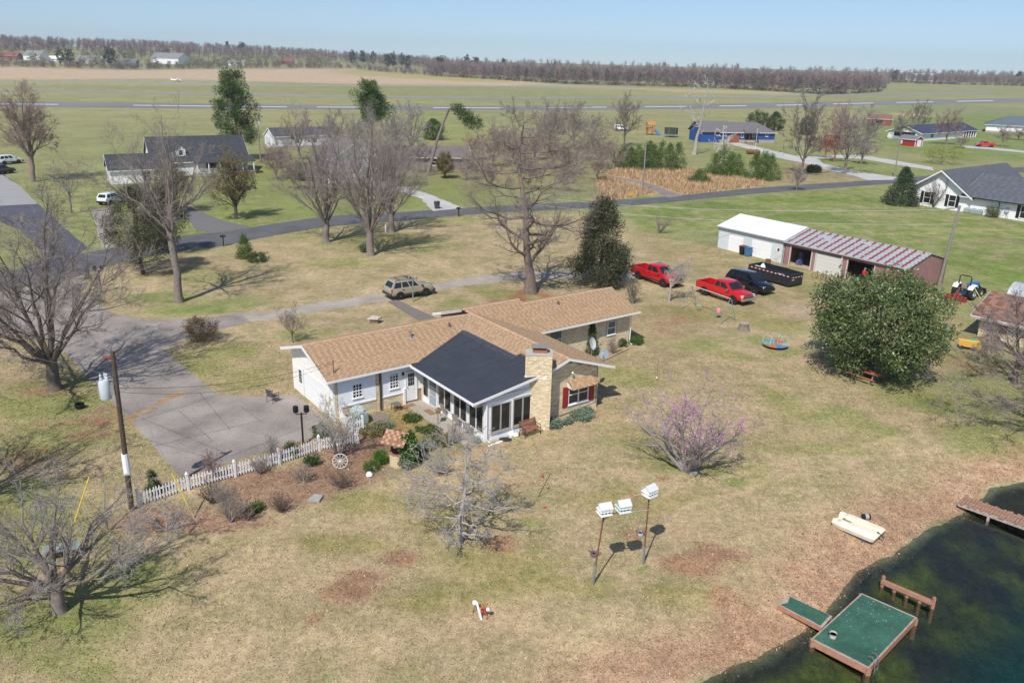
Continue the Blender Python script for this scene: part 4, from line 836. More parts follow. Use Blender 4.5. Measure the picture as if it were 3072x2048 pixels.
# --- neighbours across the street, left
DROOF = [(.062, .067, .078), (.056, .06, .07), (.05, .054, .062)]; DRB = mat('dark_roof_base', (.05, .053, .06), .9); WSID = mat('white_lap_siding', (.78, .78, .79), .6, var=.04)
la = R_(34)
t, F = gable_house('white_cottage', 'white house with steep charcoal roof, dormer and brick porch steps', (-64.5, 145.5, 0), R_(31), 16.5, 9.5, 2.7, 6.5, WSID, DRB, .4, pal=DROOF, wins=[('f', 3, 4.2, .7, 2.2, 'win'), ('f', 9., 14, .2, 2.4, 'dark'), ('l', 4, 5.2, 3.2, 4.6, 'win')])
b = MB().box(4.2, 5.8, .9, 3.5, 3., 4.6).prism([(4.2, 4.6), (5.8, 4.6), (5., 5.3)], 1, .9, 4).build('dormer', WSID, t); window(b, frame_of((4.2, .9), (1, 0)), .4, 1.2, 3.4, 4.4, 1, 1, WHITE, GLASS, .07)
for s in (-1, 1): MB().slab([(5 - .95*s*-1 if s > 0 else 4.05, .7, 4.5), (5, .7, 5.42), (5, 4.2, 5.42), (5.95 if s > 0 else 4.05, 4.2, 4.5)], .06).build('dormer_roof', DRB, t)
MB().slab([(6.5, -2.4, 2.4), (17.4, -2.4, 2.4), (17.4, .1, 3.1), (6.5, .1, 3.1)], .1).build('porch_roof', DRB, t)
for x in np.linspace(7, 17, 6): MB().box(x - .08, x + .08, -2.3, -2.14, .5, 2.35).build('porch_post', WHITE, t)
MB().box(6.6, 17.3, -2.4, 0, -.2, .55).build('porch_floor', CONC, t)
for x in np.arange(7.2, 12.6, .22): MB().box(x, x + .06, -2.3, -2.25, .55, 1.35).build('baluster', WHITE, t)
for k_ in range(4): MB().box(13.2, 15.4, -2.4 - .35*(4 - k_), -2.4 - .35*(3 - k_), -.2, .13*(k_ + 1)).build('brick_step', mat('red_brick_step', (.30, .12, .085), .85, var=.2, scale=9), t)
t, F = gable_house('white_garage', 'white side garage with charcoal roof beside the dormered house', (-67.3, 135.3, 0), R_(31), 10, 6.2, 2.5, 4.6, WSID, DRB, .35, 'garage', pal=DROOF, wins=[('f', 1.2, 3.8, 0, 2.1, 'gar'), ('f', 5, 6.2, .8, 2., 'win')])
t, F = gable_house('white_barn', 'long white metal barn with dark roof behind bare trees', (-56.9, 194.2, 0), R_(36), 15, 6.5, 2.9, 4.6, mat('white_barn_steel', (.68, .70, .73), .5), mat('plum_grey_roof', (.075, .075, .09), .6), .2, 'barn', ribs=.9, foundation=.5, wins=[('l', .8, 3.4, 0, 2.4, 'door', mat('barn_door', (.52, .53, .56), .6)), ('f', 5, 6, 1.2, 2., 'dark'), ('f', 9.5, 10.5, 1.2, 2., 'dark')])
t, F = gable_house('white_gable_house', 'white gabled house half hidden by twigs beside gravel parking', (-39.2, 160.0, 0), R_(-45), 5.9, 12, 2.7, 6., WSID, mat('brown_grey_roof', (.15, .13, .125), .9), .4, wins=[('f', 1., 1.7, .6, 2.2, 'win'), ('f', 2.6, 3.3, .6, 2.2, 'win'), ('f', 4.2, 4.9, .6, 2.2, 'win')])
t, F = gable_house('brown_house', 'low brown house with open carport behind the twin oaks', (-31.5, 163, 0), R_(8), 22, 8, 2.6, 4.3, mat('brown_siding', (.25, .20, .18), .7, var=.1), MATS['brown_grey_roof'], .5, wins=[('f', 1.5, 6, 0, 2.4, 'dark'), ('f', 14, 16, .8, 2.2, 'win')])
t, F = gable_house('rust_barn', 'small rust red barn in the field beyond the bare trees', tuple(GP(2600, 375)), R_(-20), 9, 6, 2.6, 4.2, mat('rust_red_siding', (.22, .07, .05), .8, var=.2), mat('rust_brown_roof', (.2, .1, .08), .8, var=.2), .2, 'barn', wins=[('f', 3, 5.5, 0, 2.2, 'dark')])
# --- brick shed at the right edge
sa = math.atan2(62.7 - 65.52, 41.32 - 38.74)
t, F = gable_house('brick_shed', 'cream brick outbuilding with brown shingle roof and red shutters at the right edge', (39.75, 65.9, 0), sa, 9, 6.4, 2.15, 3.35, mat('shed_mortar', (.34, .28, .21), .95), mat('brown_shingle_base', (.16, .095, .07), .9), .65, 'shed', pal=[(.27, .155, .115), (.22, .12, .085), (.17, .09, .065)])
M = frame_of((0, 0), (1, 0)); brickwork(t, M, 0, 9, -.1, 2.15, [(2.15, 3.3, .85, 2.), (4.6, 6., 0, 2.)], seed=31); window(t, M, 2.15, 3.3, .85, 2., 2, 2, WHITE); MB().box(1.6, 2.12, -.06, 0, .8, 1.95).build('shutter', REDPAINT, t); MB().box(3.33, 3.85, -.06, 0, .8, 1.95).build('shutter', REDPAINT, t)
MB().box(4.6, 6., -.05, .01, 0, 2.).build('door', WHITE, t); MB().box(-.65, 9.6, -.74, -.62, 1.66, 1.86).build('fascia', mat('grey_fascia', (.36, .34, .31), .8, var=.2), t)
t = thing('metal_tank', 'silver rust streaked round top tank behind the brick shed', 'tank', hv(3072, 905), R_(-50))
MB().prism([(1.5*math.cos(a), .3 + 1.5*math.sin(a)) for a in np.linspace(0, math.pi, 14)], 0, -1.2, 3.4).build('shell', mat('rust_streaked_zinc', (.50, .52, .54), .45, .3, var=.3, scale=1.4), t, smooth=True); MB().box(-1, 3.2, -1.4, 1.4, -.1, .32).build('base', CONC, t)
# --- far houses beyond the airfield
FW = mat('far_white', (.72, .73, .74), .7); FG = mat('far_grey_roof', (.2, .2, .21), .9); FB = mat('far_blue_grey', (.2, .24, .30), .7)
for px, py, L, Wd, he, hr, wm_, rm, rz, lab in ((268, 192, 26, 12, 5, 9, mat('far_tan', (.45, .42, .36), .8), FG, 10, 'tan house with grey roof on the far side of the field'), (365, 199, 30, 12, 4, 8, FB, mat('far_slate', (.13, .14, .17), .9), 4, 'long blue grey building beyond the tan field'), (503, 192, 42, 22, 7, 13, FW, FG, -18, 'large white building on the bright green far slope'), (105, 182, 26, 12, 6, 11, FW, FG, -20, 'white house among trees left of the pines, far away'), (145, 184, 30, 8, 3, 6, FW, mat('far_white_roof', (.7, .7, .7), .8), 6, 'low white shed right of the far left white house'), (20, 178, 24, 12, 4, 8, mat('far_red', (.25, .07, .06), .8), mat('far_red_roof', (.2, .08, .07), .9), 0, 'red building at the far left edge of the woods'), (855, 194, 22, 12, 5, 9, MATS['far_red'], MATS['far_red_roof'], 8, 'red barn under pale trees beyond the field'), (708, 198, 20, 10, 4, 7, FW, FG, 12, 'small white house behind the tall pine, far off'), (2780, 244, 44, 18, 7, 11, FW, mat('far_pale_roof', (.55, .57, .58), .7), 6, 'pale roofed building in a gap of the far right woods'), (1497, 214, 12, 9, 5, 8, FW, FG, 0, 'white gable peeking from the woods at centre distance')):
    p = GP(px, py); gable_house('far_house', lab, (p[0] - L/2, p[1], p[2]), R_(rz), L, Wd, he, hr, wm_, rm, .5, wins=[('f', L*.2, L*.3, 1.5, 3., 'dark'), ('f', L*.6, L*.72, 1.5, 3., 'dark')])
# ------------------------------------------------------------------ vehicles
CAR = {}
def paintm(name, col, rough=.28): return mat(name, col, rough, coat=.6, spec=.5)
def wheel_mesh():
    if 'tyre' in CAR: return
    ty = MB(); n_ = 20
    prof = [(.66, -.5), (.93, -.5), (1., -.38), (1., .38), (.93, .5), (.66, .5)]
    vs = [(r*math.cos(2*math.pi*k/n_), y, r*math.sin(2*math.pi*k/n_)) for r, y in prof for k in range(n_)]
    ty.add(vs, [(i*n_ + k, i*n_ + (k+1) % n_, (i+1)*n_ + (k+1) % n_, (i+1)*n_ + k) for i in range(5) for k in range(n_)])
    CAR['tyre'] = ty.mesh('tyre', RUBBER, True)
    rm = MB(); rm.tube([(0, -.5, 0), (0, -.3, 0)], .12, 10)
    rm.add([(.66*math.cos(2*math.pi*k/n_), y, .66*math.sin(2*math.pi*k/n_)) for y in (-.48, .4) for k in range(n_)], [(k, (k+1) % n_, n_ + (k+1) % n_, n_ + k) for k in range(n_)])
    rm.add([(.64*math.cos(2*math.pi*k/n_), -.2, .64*math.sin(2*math.pi*k/n_)) for k in range(n_)], [tuple(range(n_))])
    for k in range(5):
        a = 2*math.pi*k/5; c, s = math.cos(a), math.sin(a)
        rm.add([(c*.1 - s*.11, -.42, s*.1 + c*.11), (c*.1 + s*.11, -.42, s*.1 - c*.11), (c*.66 + s*.08, -.46, s*.66 - c*.08), (c*.66 - s*.08, -.46, s*.66 + c*.08)], [(0, 1, 2, 3)])
    CAR['rim'] = rm.mesh('rim', mat('alloy', (.5, .5, .5), .3, .8), True)
def wheels(t, xs, w, r, tw):
    wheel_mesh()
    for x in xs:
        for s in (-1, 1):
            a = inst(CAR['tyre'], 'wheel', t, (x, s*(w - tw/2 + .01), r), (0, 0, 0 if s < 0 else math.pi), (r, tw, r))
            inst(CAR['rim'], 'rim', a)
def loft(st, zs=None):
    """stations (x, zb, zt, w): rounded box body"""
    b = MB(); V = []
    for x, zb, zt, w in st:
        V += [(x, -w*.9, zb), (x, -w, zb + .12), (x, -w, zb + (zt - zb)*.55), (x, -w*.97, zt - .05), (x, -w*.9, zt), (x, w*.9, zt), (x, w*.97, zt - .05), (x, w, zb + (zt - zb)*.55), (x, w, zb + .12), (x, w*.9, zb)]
    n_ = 10; K = len(st)
    F = [(i*n_ + k, i*n_ + (k+1) % n_, (i+1)*n_ + (k+1) % n_, (i+1)*n_ + k) for i in range(K-1) for k in range(n_)] + [tuple(range(n_)), tuple((K-1)*n_ + k for k in range(n_-1, -1, -1))]
    return b.add(V, F)
def cabin(t, pm, x0, x1, x2, x3, zb, zt, w, wt, splits, tintm=GLASS):
    """greenhouse: base x0..x3 at zb, roof x1..x2 at zt"""
    b = MB(); B_ = [(x0, -w, zb), (x3, -w, zb), (x3, w, zb), (x0, w, zb)]; T_ = [(x1, -wt, zt), (x2, -wt, zt), (x2, wt, zt), (x1, wt, zt)]
    c = [(x1 + .1, -wt + .08, zt + .05), (x2 - .12, -wt + .08, zt + .05), (x2 - .12, wt - .08, zt + .05), (x1 + .1, wt - .08, zt + .05)]
    b.add(B_ + T_ + c, [(0, 1, 5, 4), (1, 2, 6, 5), (2, 3, 7, 6), (3, 0, 4, 7), (4, 5, 9, 8), (5, 6, 10, 9), (6, 7, 11, 10), (7, 4, 8, 11), (8, 9, 10, 11)])
    cb = b.build('cabin', pm, t, smooth=True)
    def pan(name, q, m_):
        q = [Vector(p) for p in q]; nrm = (q[1] - q[0]).cross(q[3] - q[0]).normalized(); c_ = sum(q, Vector())/4
        o_ = Vector((c_.x - (x0 + x3)/2, c_.y, c_.z - zb - .2))
        if nrm.dot(o_) < 0: nrm = -nrm
        MB().quad(*[tuple(p + nrm*.012) for p in q]).build(name, m_, t)
    L = lambda a, b_, s: tuple(Vector(a).lerp(Vector(b_), s))
    def sub(a, b_, c_, d, u0, u1, v0, v1):
        P = lambda u, v: L(L(a, b_, u), L(d, c_, u), v)
        return [P(u0, v0), P(u1, v0), P(u1, v1), P(u0, v1)]
    pan('windshield', sub(B_[1], B_[2], T_[2], T_[1], .05, .95, .06, .92), tintm); pan('rear_window', sub(B_[0], B_[3], T_[3], T_[0], .1, .9, .12, .88), tintm)
    for a, b_, c_, d in ((B_[0], B_[1], T_[1], T_[0]), (B_[3], B_[2], T_[2], T_[3])):
        for u0, u1 in splits: pan('side_window', sub(a, b_, c_, d, u0, u1, .08, .86), tintm)
    return cb
def lamp(t, name, m_, x, y, z, sx, sy, sz):
    for s in (-1, 1): MB().box(x - sx, x + sx, s*y - sy, s*y + sy, z - sz, z + sz).build(name, m_, t)
HEADL = mat('headlight', (.6, .6, .58), .12, spec=.8); TAILL = mat('taillight', (.42, .012, .01), .2)
def arches(t, xs, w, r):
    for x in xs:
        for s in (-1, 1): MB().tube([(x, s*(w - .12), r), (x, s*(w + .006), r)], r + .075, 20).build('wheel_arch', BLACK, t)
def suv(name, label, loc, rz, pm, clad, rails=True, S_=1., group=None, flip=None):
    t = thing(name, label, 'car', loc, rz, group)
    w = .91
    loft([(-2.28, .5, .95, .78), (-2.15, .4, 1.1, .88), (-1.3, .32, 1.14, w), (1.0, .32, 1.12, w), (1.35, .34, 1.06, w), (2.1, .42, .98, .88), (2.32, .5, .86, .76)]).build('body', pm, t, smooth=True)
    b = MB(); b.box(-2.36, -2.05, -.86, .86, .42, .68); b.box(2.1, 2.4, -.86, .86, .38, .62)
    for s in (-1, 1): b.box(-.95, .95, s*(w - .02) - .02, s*(w - .02) + .04*0 + .025, .34, .58)
    b.build('bumper_cladding', clad, t, bevel=.03)
    cabin(t, pm, -2.18, -1.82, .38, 1.12, 1.1, 1.70, .86, .68, ((.06, .30), (.34, .56), (.60, .86)))
    wheels(t, (-1.345, 1.345), w, .37, .24); arches(t, (-1.345, 1.345), w, .37)
    lamp(t, 'headlight', HEADL, 2.25, .62, .8, .06, .16, .09); lamp(t, 'taillight', TAILL, -2.17, .79, .9, .06, .09, .15)
    MB().box(2.3, 2.36, -.4, .4, .7, .88).build('grille', BLACK, t)
    for s in (-1, 1):
        MB().box(.85, 1.02, s*1.0 - .1, s*1.0 + .1, 1.08, 1.24).build('mirror', clad, t, bevel=.03)
        for x in (-.05, -1.0): MB().box(x - .1, x + .1, s*.92 - .02, s*.92 + .02, .93, .98).build('door_handle', clad, t)
    if rails:
        for s in (-1, 1): MB().tube([(-1.75, s*.62, 1.74), (-1.6, s*.62, 1.82), (.1, s*.62, 1.83), (.25, s*.62, 1.76)], .025, 5).build('roof_rail', clad, t)
        for x in (-1.25, -.2): MB().box(x - .03, x + .03, -.62, .62, 1.8, 1.84).build('roof_crossbar', clad, t)
        MB().box(-.05, .36, -.5, .5, 1.746, 1.758).build('sunroof', GLASS, t)
    t.scale = (S_, S_, S_)
    return t
def pickup(name, label, loc, rz, pm, group=None, toolbox=False, S_=1.):
    t = thing(name, label, 'pickup truck', loc, rz, group); w = .98
    loft([(-.85, .48, 1.28, w), (.9, .48, 1.26, w), (1.5, .48, 1.22, w), (2.3, .5, 1.14, .96), (2.72, .55, 1.02, .9), (2.82, .6, .92, .84)]).build('body', pm, t, smooth=True)
    b = MB(); zt = 1.3
    for s in (-1, 1): b.box(-2.9, -.82, min(s*w, s*(w - .1)), max(s*w, s*(w - .1)), .5, zt)
    b.box(-2.95, -2.86, -w, w, .55, zt); b.box(-2.9, -.85, -w + .1, w - .1, .72, .8); b.box(-.9, -.84, -w + .1, w - .1, .6, zt)
    b.build('bed', pm, t, bevel=.03)
    MB().box(-2.84, -.92, -w + .12, w - .12, .8, .812).build('bed_liner', BLACK, t)
    cabin(t, pm, -.85, -.62, .72, 1.5, 1.24, 1.86, .9, .74, ((.08, .36), (.41, .80)))
    wheels(t, (-1.85, 1.8), w, .42, .28); arches(t, (-1.85, 1.8), w, .42)
    MB().box(2.72, 2.95, -.92, .92, .5, .72).build('bumper', mat('silver_bumper', (.38, .33, .28), .4, .5), t, bevel=.04); MB().box(-3.06, -2.92, -.9, .9, .5, .68).build('rear_bumper', CHROME, t, bevel=.03)
    MB().box(2.8, 2.86, -.62, .62, .78, 1.02).build('grille', mat('dark_grille', (.04, .04, .042), .4, .3), t); MB().box(2.855, 2.875, -.6, .6, .88, .94).build('grille_bar', CHROME, t)
    lamp(t, 'headlight', HEADL, 2.72, .76, .92, .1, .13, .12); lamp(t, 'taillight', TAILL, -2.93, .88, 1.0, .05, .08, .2)
    for s in (-1, 1):
        MB().box(1.1, 1.26, s*1.1 - .12, s*1.1 + .12, 1.22, 1.42).build('mirror', CHROME, t, bevel=.03)
        MB().box(-.9, 1.3, s*.98 - .06, s*.98 + .06, .38, .44).build('running_board', CHROME, t)
        for x in (-.2, .75): MB().box(x - .12, x + .12, s*.985 - .02, s*.985 + .02, 1.04, 1.1).build('door_handle', CHROME, t)
    MB().tube([(-1.1, -.5, 1.0), (-1.1, .4, 1.0)], .28, 14).build('cargo_barrel', mat('dull_black_plastic', (.03, .03, .032), .6), t)
    t.scale = (S_, S_, S_)
    return t
def place(pr, pf, w):
    a, b = GP(*pr), GP(*pf); d = (b - a)[:2]; d /= np.linalg.norm(d); lf = np.array([-d[1], d[0]]); c = (a + b)[:2]/2 + lf*w
    return (c[0], c[1], 0), math.atan2(d[1], d[0])
GOLD = paintm('champagne_paint', (.33, .295, .215), .3); CLAD = mat('grey_cladding', (.045, .045, .043), .55)
lc, rz = place((1201, 900), (1278.6, 888), .9); suv('parked_car', 'champagne SUV with grey cladding parked on the gravel lane', lc, rz, GOLD, CLAD, group='parked cars and SUVs')
RED = paintm('red_paint', (.52, .008, .012), .25); RED2 = paintm('red_paint_worn', (.48, .008, .016), .3)
lc, rz = place((2109.5, 885), (2199, 914), .95); pickup('parked_pickup', 'clean red crew cab pickup between the swing set and the black SUV', lc, rz, RED, 'red pickup trucks')
tr_dir = rz
lc, rz = place((1910, 836), (1992, 863), .95); pickup('parked_pickup', 'red pickup behind a small bare tree, nearest the gravel lane', lc, rz, RED2, 'red pickup trucks')
p = GP(2259.5, 882); rz = tr_dir + R_(1); suv('parked_car', 'black crossover SUV between the red pickup and the dump trailer', (p[0] - 1.345*math.cos(rz) - .9*math.sin(rz), p[1] - 1.345*math.sin(rz) + .9*math.cos(rz), 0), rz, paintm('black_blue_paint', (.006, .008, .014), .15), BLACK, False, 1.05, group='parked cars and SUVs')
p = GP(28, 492); suv('parked_car', 'white SUV parked at the end of the far left slab', p, R_(60), paintm('white_car', (.75, .76, .78), .3), BLACK, False, group='parked cars and SUVs')
p = GP(5, 522); suv('parked_car', 'dark car parked in front of the white SUV at far left', p, R_(70), paintm('dark_car', (.03, .035, .04), .3), BLACK, False, .95, group='parked cars and SUVs')
p = GP(335, 610); suv('parked_car', 'white car behind the cedar beside the neighbour drive', p, R_(80), MATS['white_car'], BLACK, False, .95, group='parked cars and SUVs')
p = GP(1864, 393); suv('parked_car', 'white car parked in the grass far behind the bare trees', p, R_(-12), MATS['white_car'], BLACK, False, 1.1, group='parked cars and SUVs')
p = GP(2953, 441); pickup('parked_pickup', 'small far red pickup on the pale drive at right', p, R_(170), RED, 'red pickup trucks', S_=.9)
# small aircraft on the field
p = GP(530, 246); t = thing('small_aircraft', 'tiny white light aircraft on the far airfield grass', 'airplane', p, R_(20))
MB().tube([(-3.5, 0, 1.2), (-1, 0, 1.25), (1.6, 0, 1.25), (2.9, 0, 1.1)], .55, 8, .4).build('fuselage', WHITE, t); MB().box(-.2, 1.2, -5, 5, 1.9, 2.05).build('wing', WHITE, t); MB().box(-3.6, -2.9, -1.6, 1.6, 1.3, 1.4).box(-3.7, -3., -.06, .06, 1.3, 2.6).build('tail', WHITE, t)
for x, y in ((2, 0), (-.1, 1.1), (-.1, -1.1)): MB().tube([(x, y, .2), (x, y*.5, 1.)], .06, 5).lathe([(.2, 0), (.2, .3)], 8, (x, y)).build('landing_gear', BLACK, t)
# --- dump trailer box
t = thing('dump_trailer', 'long black open dump trailer with red and white reflector tape', 'trailer', (28.1, 80.2, 0), math.atan2(84.29 - 80.08, 25.17 - 28.05)); DB = mat('dumpster_black', (.022, .024, .030), .45, var=.15, scale=3)
Ld, Wd_, Hd = 5.3, 2.1, 1.28
b = MB(); b.box(0, Ld, -Wd_, -Wd_ + .08, .2, Hd); b.box(0, Ld, -.08, 0, .2, Hd); b.box(0, .08, -Wd_ + .08, -.08, .2, Hd); b.box(Ld - .08, Ld, -Wd_ + .08, -.08, .2, Hd); b.box(.08, Ld - .08, -Wd_ + .08, -.08, .2, .28); b.build('hopper', DB, t)
b = MB()
for y0, y1 in ((-Wd_ - .05, -Wd_ + .1), (-.1, .05)): b.box(-.04, Ld + .04, y0, y1, Hd, Hd + .09)
b.box(-.05, .1, -Wd_, 0, Hd + .002, Hd + .085); b.box(Ld - .1, Ld + .05, -Wd_, 0, Hd + .002, Hd + .085); b.build('top_rail', DB, t, bevel=.015)
for y in (.0, -Wd_ - .05):
    for x in np.arange(.3, Ld, .62): MB().box(x, x + .08, y, y + .05, .2, Hd).build('rib', DB, t)
TR_, TW_ = mat('reflector_red', (.5, .02, .02), .4), mat('reflector_white', (.8, .8, .8), .4)
for i, x in enumerate(np.arange(.1, Ld - .2, .26)): MB().box(x, x + (.2 if i % 2 == 0 else .2), .052, .06, Hd - .16, Hd - .08).build('reflector', TW_ if i % 2 == 0 else TR_, t)
for i, y in enumerate(np.arange(-1.9, -.2, .22)): MB().box(-.06, -.052, y, y + .16, Hd - .3, Hd - .22).build('reflector', TW_ if i % 2 == 0 else TR_, t)
for x in (.2, Ld - .4): MB().box(x, x + .2, -Wd_ + .1, -.1, 0, .2).build('skid', DB, t)
MB().lathe([(.0, Hd - .05), (.3, Hd - .02), (.22, Hd + .2), (.06, Hd + .42)], 9, (3.9, -.5)).box(4., 4.6, -.25, -.05, Hd - .1, Hd + .1).build('white_debris', mat('crumpled_white', (.75, .75, .75), .8, var=.1), t)
MB().box(-.056, -.05, -.7, -.3, .75, .8).box(.8, 1.5, .052, .058, Hd - .06, Hd - .02).build('white_marking', TW_, t)

# ------------------------------------------------------------------ tractor with disc harrow
lcx = GP(2904, 903); t = thing('tractor', 'blue farm tractor with roll bar and white fenders', 'tractor', (45.0, 78.2, 0), R_(38)); TB = mat('tractor_blue', (.02, .13, .42), .4); wheel_mesh()
MB().box(.5, 2.3, -.32, .32, .75, 1.35).build('hood', TB, t, bevel=.08); MB().box(-.4, 2.2, -.25, .25, .45, .8).build('chassis', mat('tractor_dark_blue', (.015, .06, .16), .5), t)
for s in (-1, 1):
    a = inst(CAR['tyre'], 'rear_wheel', t, (-.2, s*.78, .68), (0, 0, 0 if s < 0 else math.pi), (.68, .42, .68)); inst(CAR['rim'], 'rim', a)
    a = inst(CAR['tyre'], 'front_wheel', t, (1.85, s*.68, .42), (0, 0, 0 if s < 0 else math.pi), (.42, .28, .42)); inst(CAR['rim'], 'rim', a)
    MB().prism([(-.85, 1.1), (-.6, 1.42), (.15, 1.48), (.4, 1.2), (.35, 1.15), (.1, 1.4), (-.55, 1.35), (-.8, 1.05)], 1, min(s*.5, s*.98), max(s*.5, s*.98)).build('fender', WHITE, t)
MB().tube([(-.5, -.55, 1.0), (-.5, -.55, 2.2), (-.5, -.42, 2.35), (-.5, .42, 2.35), (-.5, .55, 2.2), (-.5, .55, 1.0)], .055, 6).build('roll_bar', BLACK, t)
MB().box(-.45, .0, -.26, .26, .95, 1.1).box(-.52, -.42, -.26, .26, 1.05, 1.5).build('seat', mat('worn_seat', (.30, .22, .13), .8), t, bevel=.04); MB().tube([(.25, 0, 1.2), (.5, 0, 1.0)], .03, 5).tube([(.22 + .0*a, .2*math.cos(a), 1.22 + .2*math.sin(a)) for a in np.linspace(0, 6.28, 12)], .02, 5).build('steering_wheel', BLACK, t)
for s in (-1, 1): MB().tube([(.6, s*.45, .8), (1.6, s*.5, 1.15), (2.7, s*.5, .5)], .07, 6).build('loader_arm', BLACK, t)
MB().prism([(2.6, .2), (3.1, .15), (2.75, .75), (2.65, .75)], 1, -.8, .8).build('loader_bucket', BLACK, t)
t = thing('disc_harrow', 'rusty red disc harrow hitched behind the blue tractor', 'harrow', (43.4, 76.9, 0), R_(38)); HR = mat('harrow_red', (.28, .04, .03), .7, var=.3, scale=5)
MB().tube([(-.7, -1., .5), (-.7, 1., .5)], .06, 6).tube([(.2, -1., .5), (.2, 1., .5)], .06, 6).tube([(-.7, -.5, .5), (.7, 0, .8)], .06, 6).tube([(-.7, .5, .5), (.7, 0, .8)], .06, 6).tube([(-.2, 0, .5), (.1, 0, 1.1), (.7, 0, .8)], .05, 6).build('frame', HR, t)
dm = MB().lathe([(.02, -.03), (.25, 0), (.24, .015)], 14).xf(Matrix.Rotation(math.pi/2, 4, 'X')).mesh('disc', HR)
for x in (-.7, .2):
    for k_ in range(7): inst(dm, 'disc', t, (x, -.9 + .3*k_, .25), (0, 0, R_(15 if x < 0 else -15)))

# ------------------------------------------------------------------ yard things
def at(px, py, dz=0.): p = GP(px, py); return (p[0], p[1], p[2] + dz)
def rod(name, m, parent, pts, r, n=6, r1=None): return MB().tube(pts, r, n, r1).build(name, m, parent)
# picket fence
FENCE_PX = [(417, 1519), (565, 1469), (706, 1430), (838, 1393), (958, 1352), (1074, 1329)]
FP = [GP(*q) for q in FENCE_PX]
PVC = mat('white_pvc', (.80, .80, .80), .5, var=.05, scale=5)
pk = MB().box(-.035, .035, -.012, .012, .06, .74).prism([(-.035, .74), (.035, .74), (0, .82)], 1, -.012, .012).mesh('picket', PVC)
pm_ = MB().box(-.06, .06, -.06, .06, -.1, .9).box(-.08, .08, -.08, .08, .9, .93).lathe([(.04, .93), (.07, .97), (.05, 1.02), (.0, 1.05)], 8).mesh('post', PVC)
def fence(label, P, group='white picket fences'):
    P = [np.array(p) for p in P]; t = thing('picket_fence', label, 'fence', P[0], 0, group)
    for i, p in enumerate(P): inst(pm_, 'post', t, tuple(p - P[0]), (0, 0, math.atan2(*(P[min(i+1, len(P)-1)] - P[max(i-1, 0)])[1::-1])))
    for a, b_ in zip(P[:-1], P[1:]):
        d = b_ - a; L = np.linalg.norm(d[:2]); an = math.atan2(d[1], d[0]); k_ = max(3, int(L/.15))
        for z in (.2, .6): o = MB().box(0, L, .012, .05, z - .04, z + .04).build('rail', PVC, t); o.location = tuple(a - P[0]); o.rotation_euler = (0, 0, an)
        for j in range(1, k_):
            q = a + d*j/k_ - P[0]; inst(pk, 'picket', t, (q[0], q[1], q[2] + random.Random(j).uniform(-.015, .015)), (random.Random(j + 7).uniform(-.04, .04), random.Random(j*3).uniform(-.03, .03), an))
    return t
random.seed(3)
fence('long white picket fence with ball top posts between driveway and leafy bed', FP)
fence('short white picket fence from the garage corner to the gate', [GP(1000, 1243), GP(1024, 1268), GP(1050, 1297)])
fence('open white picket gate section beside the air conditioner', [GP(1056, 1296), GP(1088, 1291)])
# utility pole with transformer
POLEW = mat('weathered_pole', (.085, .06, .046), .9, var=.3, scale=5)
A = GP(395, 1530); up_top = None
def pole_thing(label, base, h, r, lean=(0, 0), m=None):
    t = thing('utility_pole', label, 'utility pole', base, 0, 'utility poles'); rod('post', m or POLEW, t, [(0, 0, -.3), (lean[0]*.5, lean[1]*.5, h*.5), (lean[0], lean[1], h)], r, 10, r*.72); return t
lp = (.2, 0)
t = pole_thing('brown utility pole with grey transformer and white sign above the leafy bed', A, 8.3, .135, lp)
tm = mat('transformer_grey', (.50, .54, .56), .45)
tz = 6.0; tx = lp[0]*tz/8.3 - .5
tr_ = MB().lathe([(.24, tz), (.26, tz + .05), (.26, tz + .8), (.2, tz + .92), (.05, tz + .95)], 14, (tx, -.1)).build('transformer', tm, t, smooth=True)
for dx, dy in ((-.1, -.05), (.12, .08), (0, .14)): MB().lathe([(.05, tz + .9), (.07, tz + 1.), (.04, tz + 1.08), (.06, tz + 1.16), (.02, tz + 1.24)], 8, (tx + dx, -.1 + dy)).build('bushing', tm, tr_)
MB().box(tx - .32, tx - .22, -.2, 0, tz + .3, tz + .5).box(tx + .2, tx + .45, -.15, -.05, tz + .2, tz + .7).build('bracket', STEEL, tr_)
MB().lathe([(.165, 2.0), (.16, 3.1)], 12, (.06, 0)).build('white_wrap', mat('white_sign_sheet', (.82, .82, .84), .5), t)
MB().tube([(lp[0] - .1, 0, 8.0), (lp[0] - .42, -.05, 8.02)], .08, 8).build('insulator', mat('insulator_red', (.20, .035, .03), .4), t)
poleL = np.array([A[0] + lp[0], A[1], A[2] + 8.1]); poleM = np.array([A[0] + lp[0]*.78, A[1], 6.3])
# guy guards
YEL = mat('yellow_guard', (.68, .50, .07), .5)
def wire(name, label, a, b_, sag, r=.012, m=None, group='overhead wires'):
    a, b_ = Vector(a), Vector(b_); pts = [a.lerp(b_, s) - Vector((0, 0, sag*4*s*(1 - s))) for s in np.linspace(0, 1, 18)]
    o = MB().tube(pts, r, 4).build(name, m or mat('wire_grey', (.10, .10, .10), .5), None); return tag(o, label, 'wire', group)
for (gx_, gy_), tip, lab in (((583, 1553), poleL, 'yellow guy wire guard standing in the leafy bed'), ((220, 1574), poleM, 'yellow guy wire guard beside the low bare tree')):
    g = Vector(GP(gx_, gy_)); tp = Vector(tip); t = thing('guy_wire', lab, 'guy wire', g, 0, 'guy wires with yellow guards'); d = (tp - g)
    rod('cable', STEEL, t, [(0, 0, 0), tuple(d)], .007, 4); rod('guard', YEL, t, [tuple(d.normalized()*.05), tuple(d.normalized()*2.5)], .033, 8)
mastw = Matrix.Translation(HO) @ Matrix.Rotation(HA, 4, 'Z') @ Vector((.5, .6, 3.65))
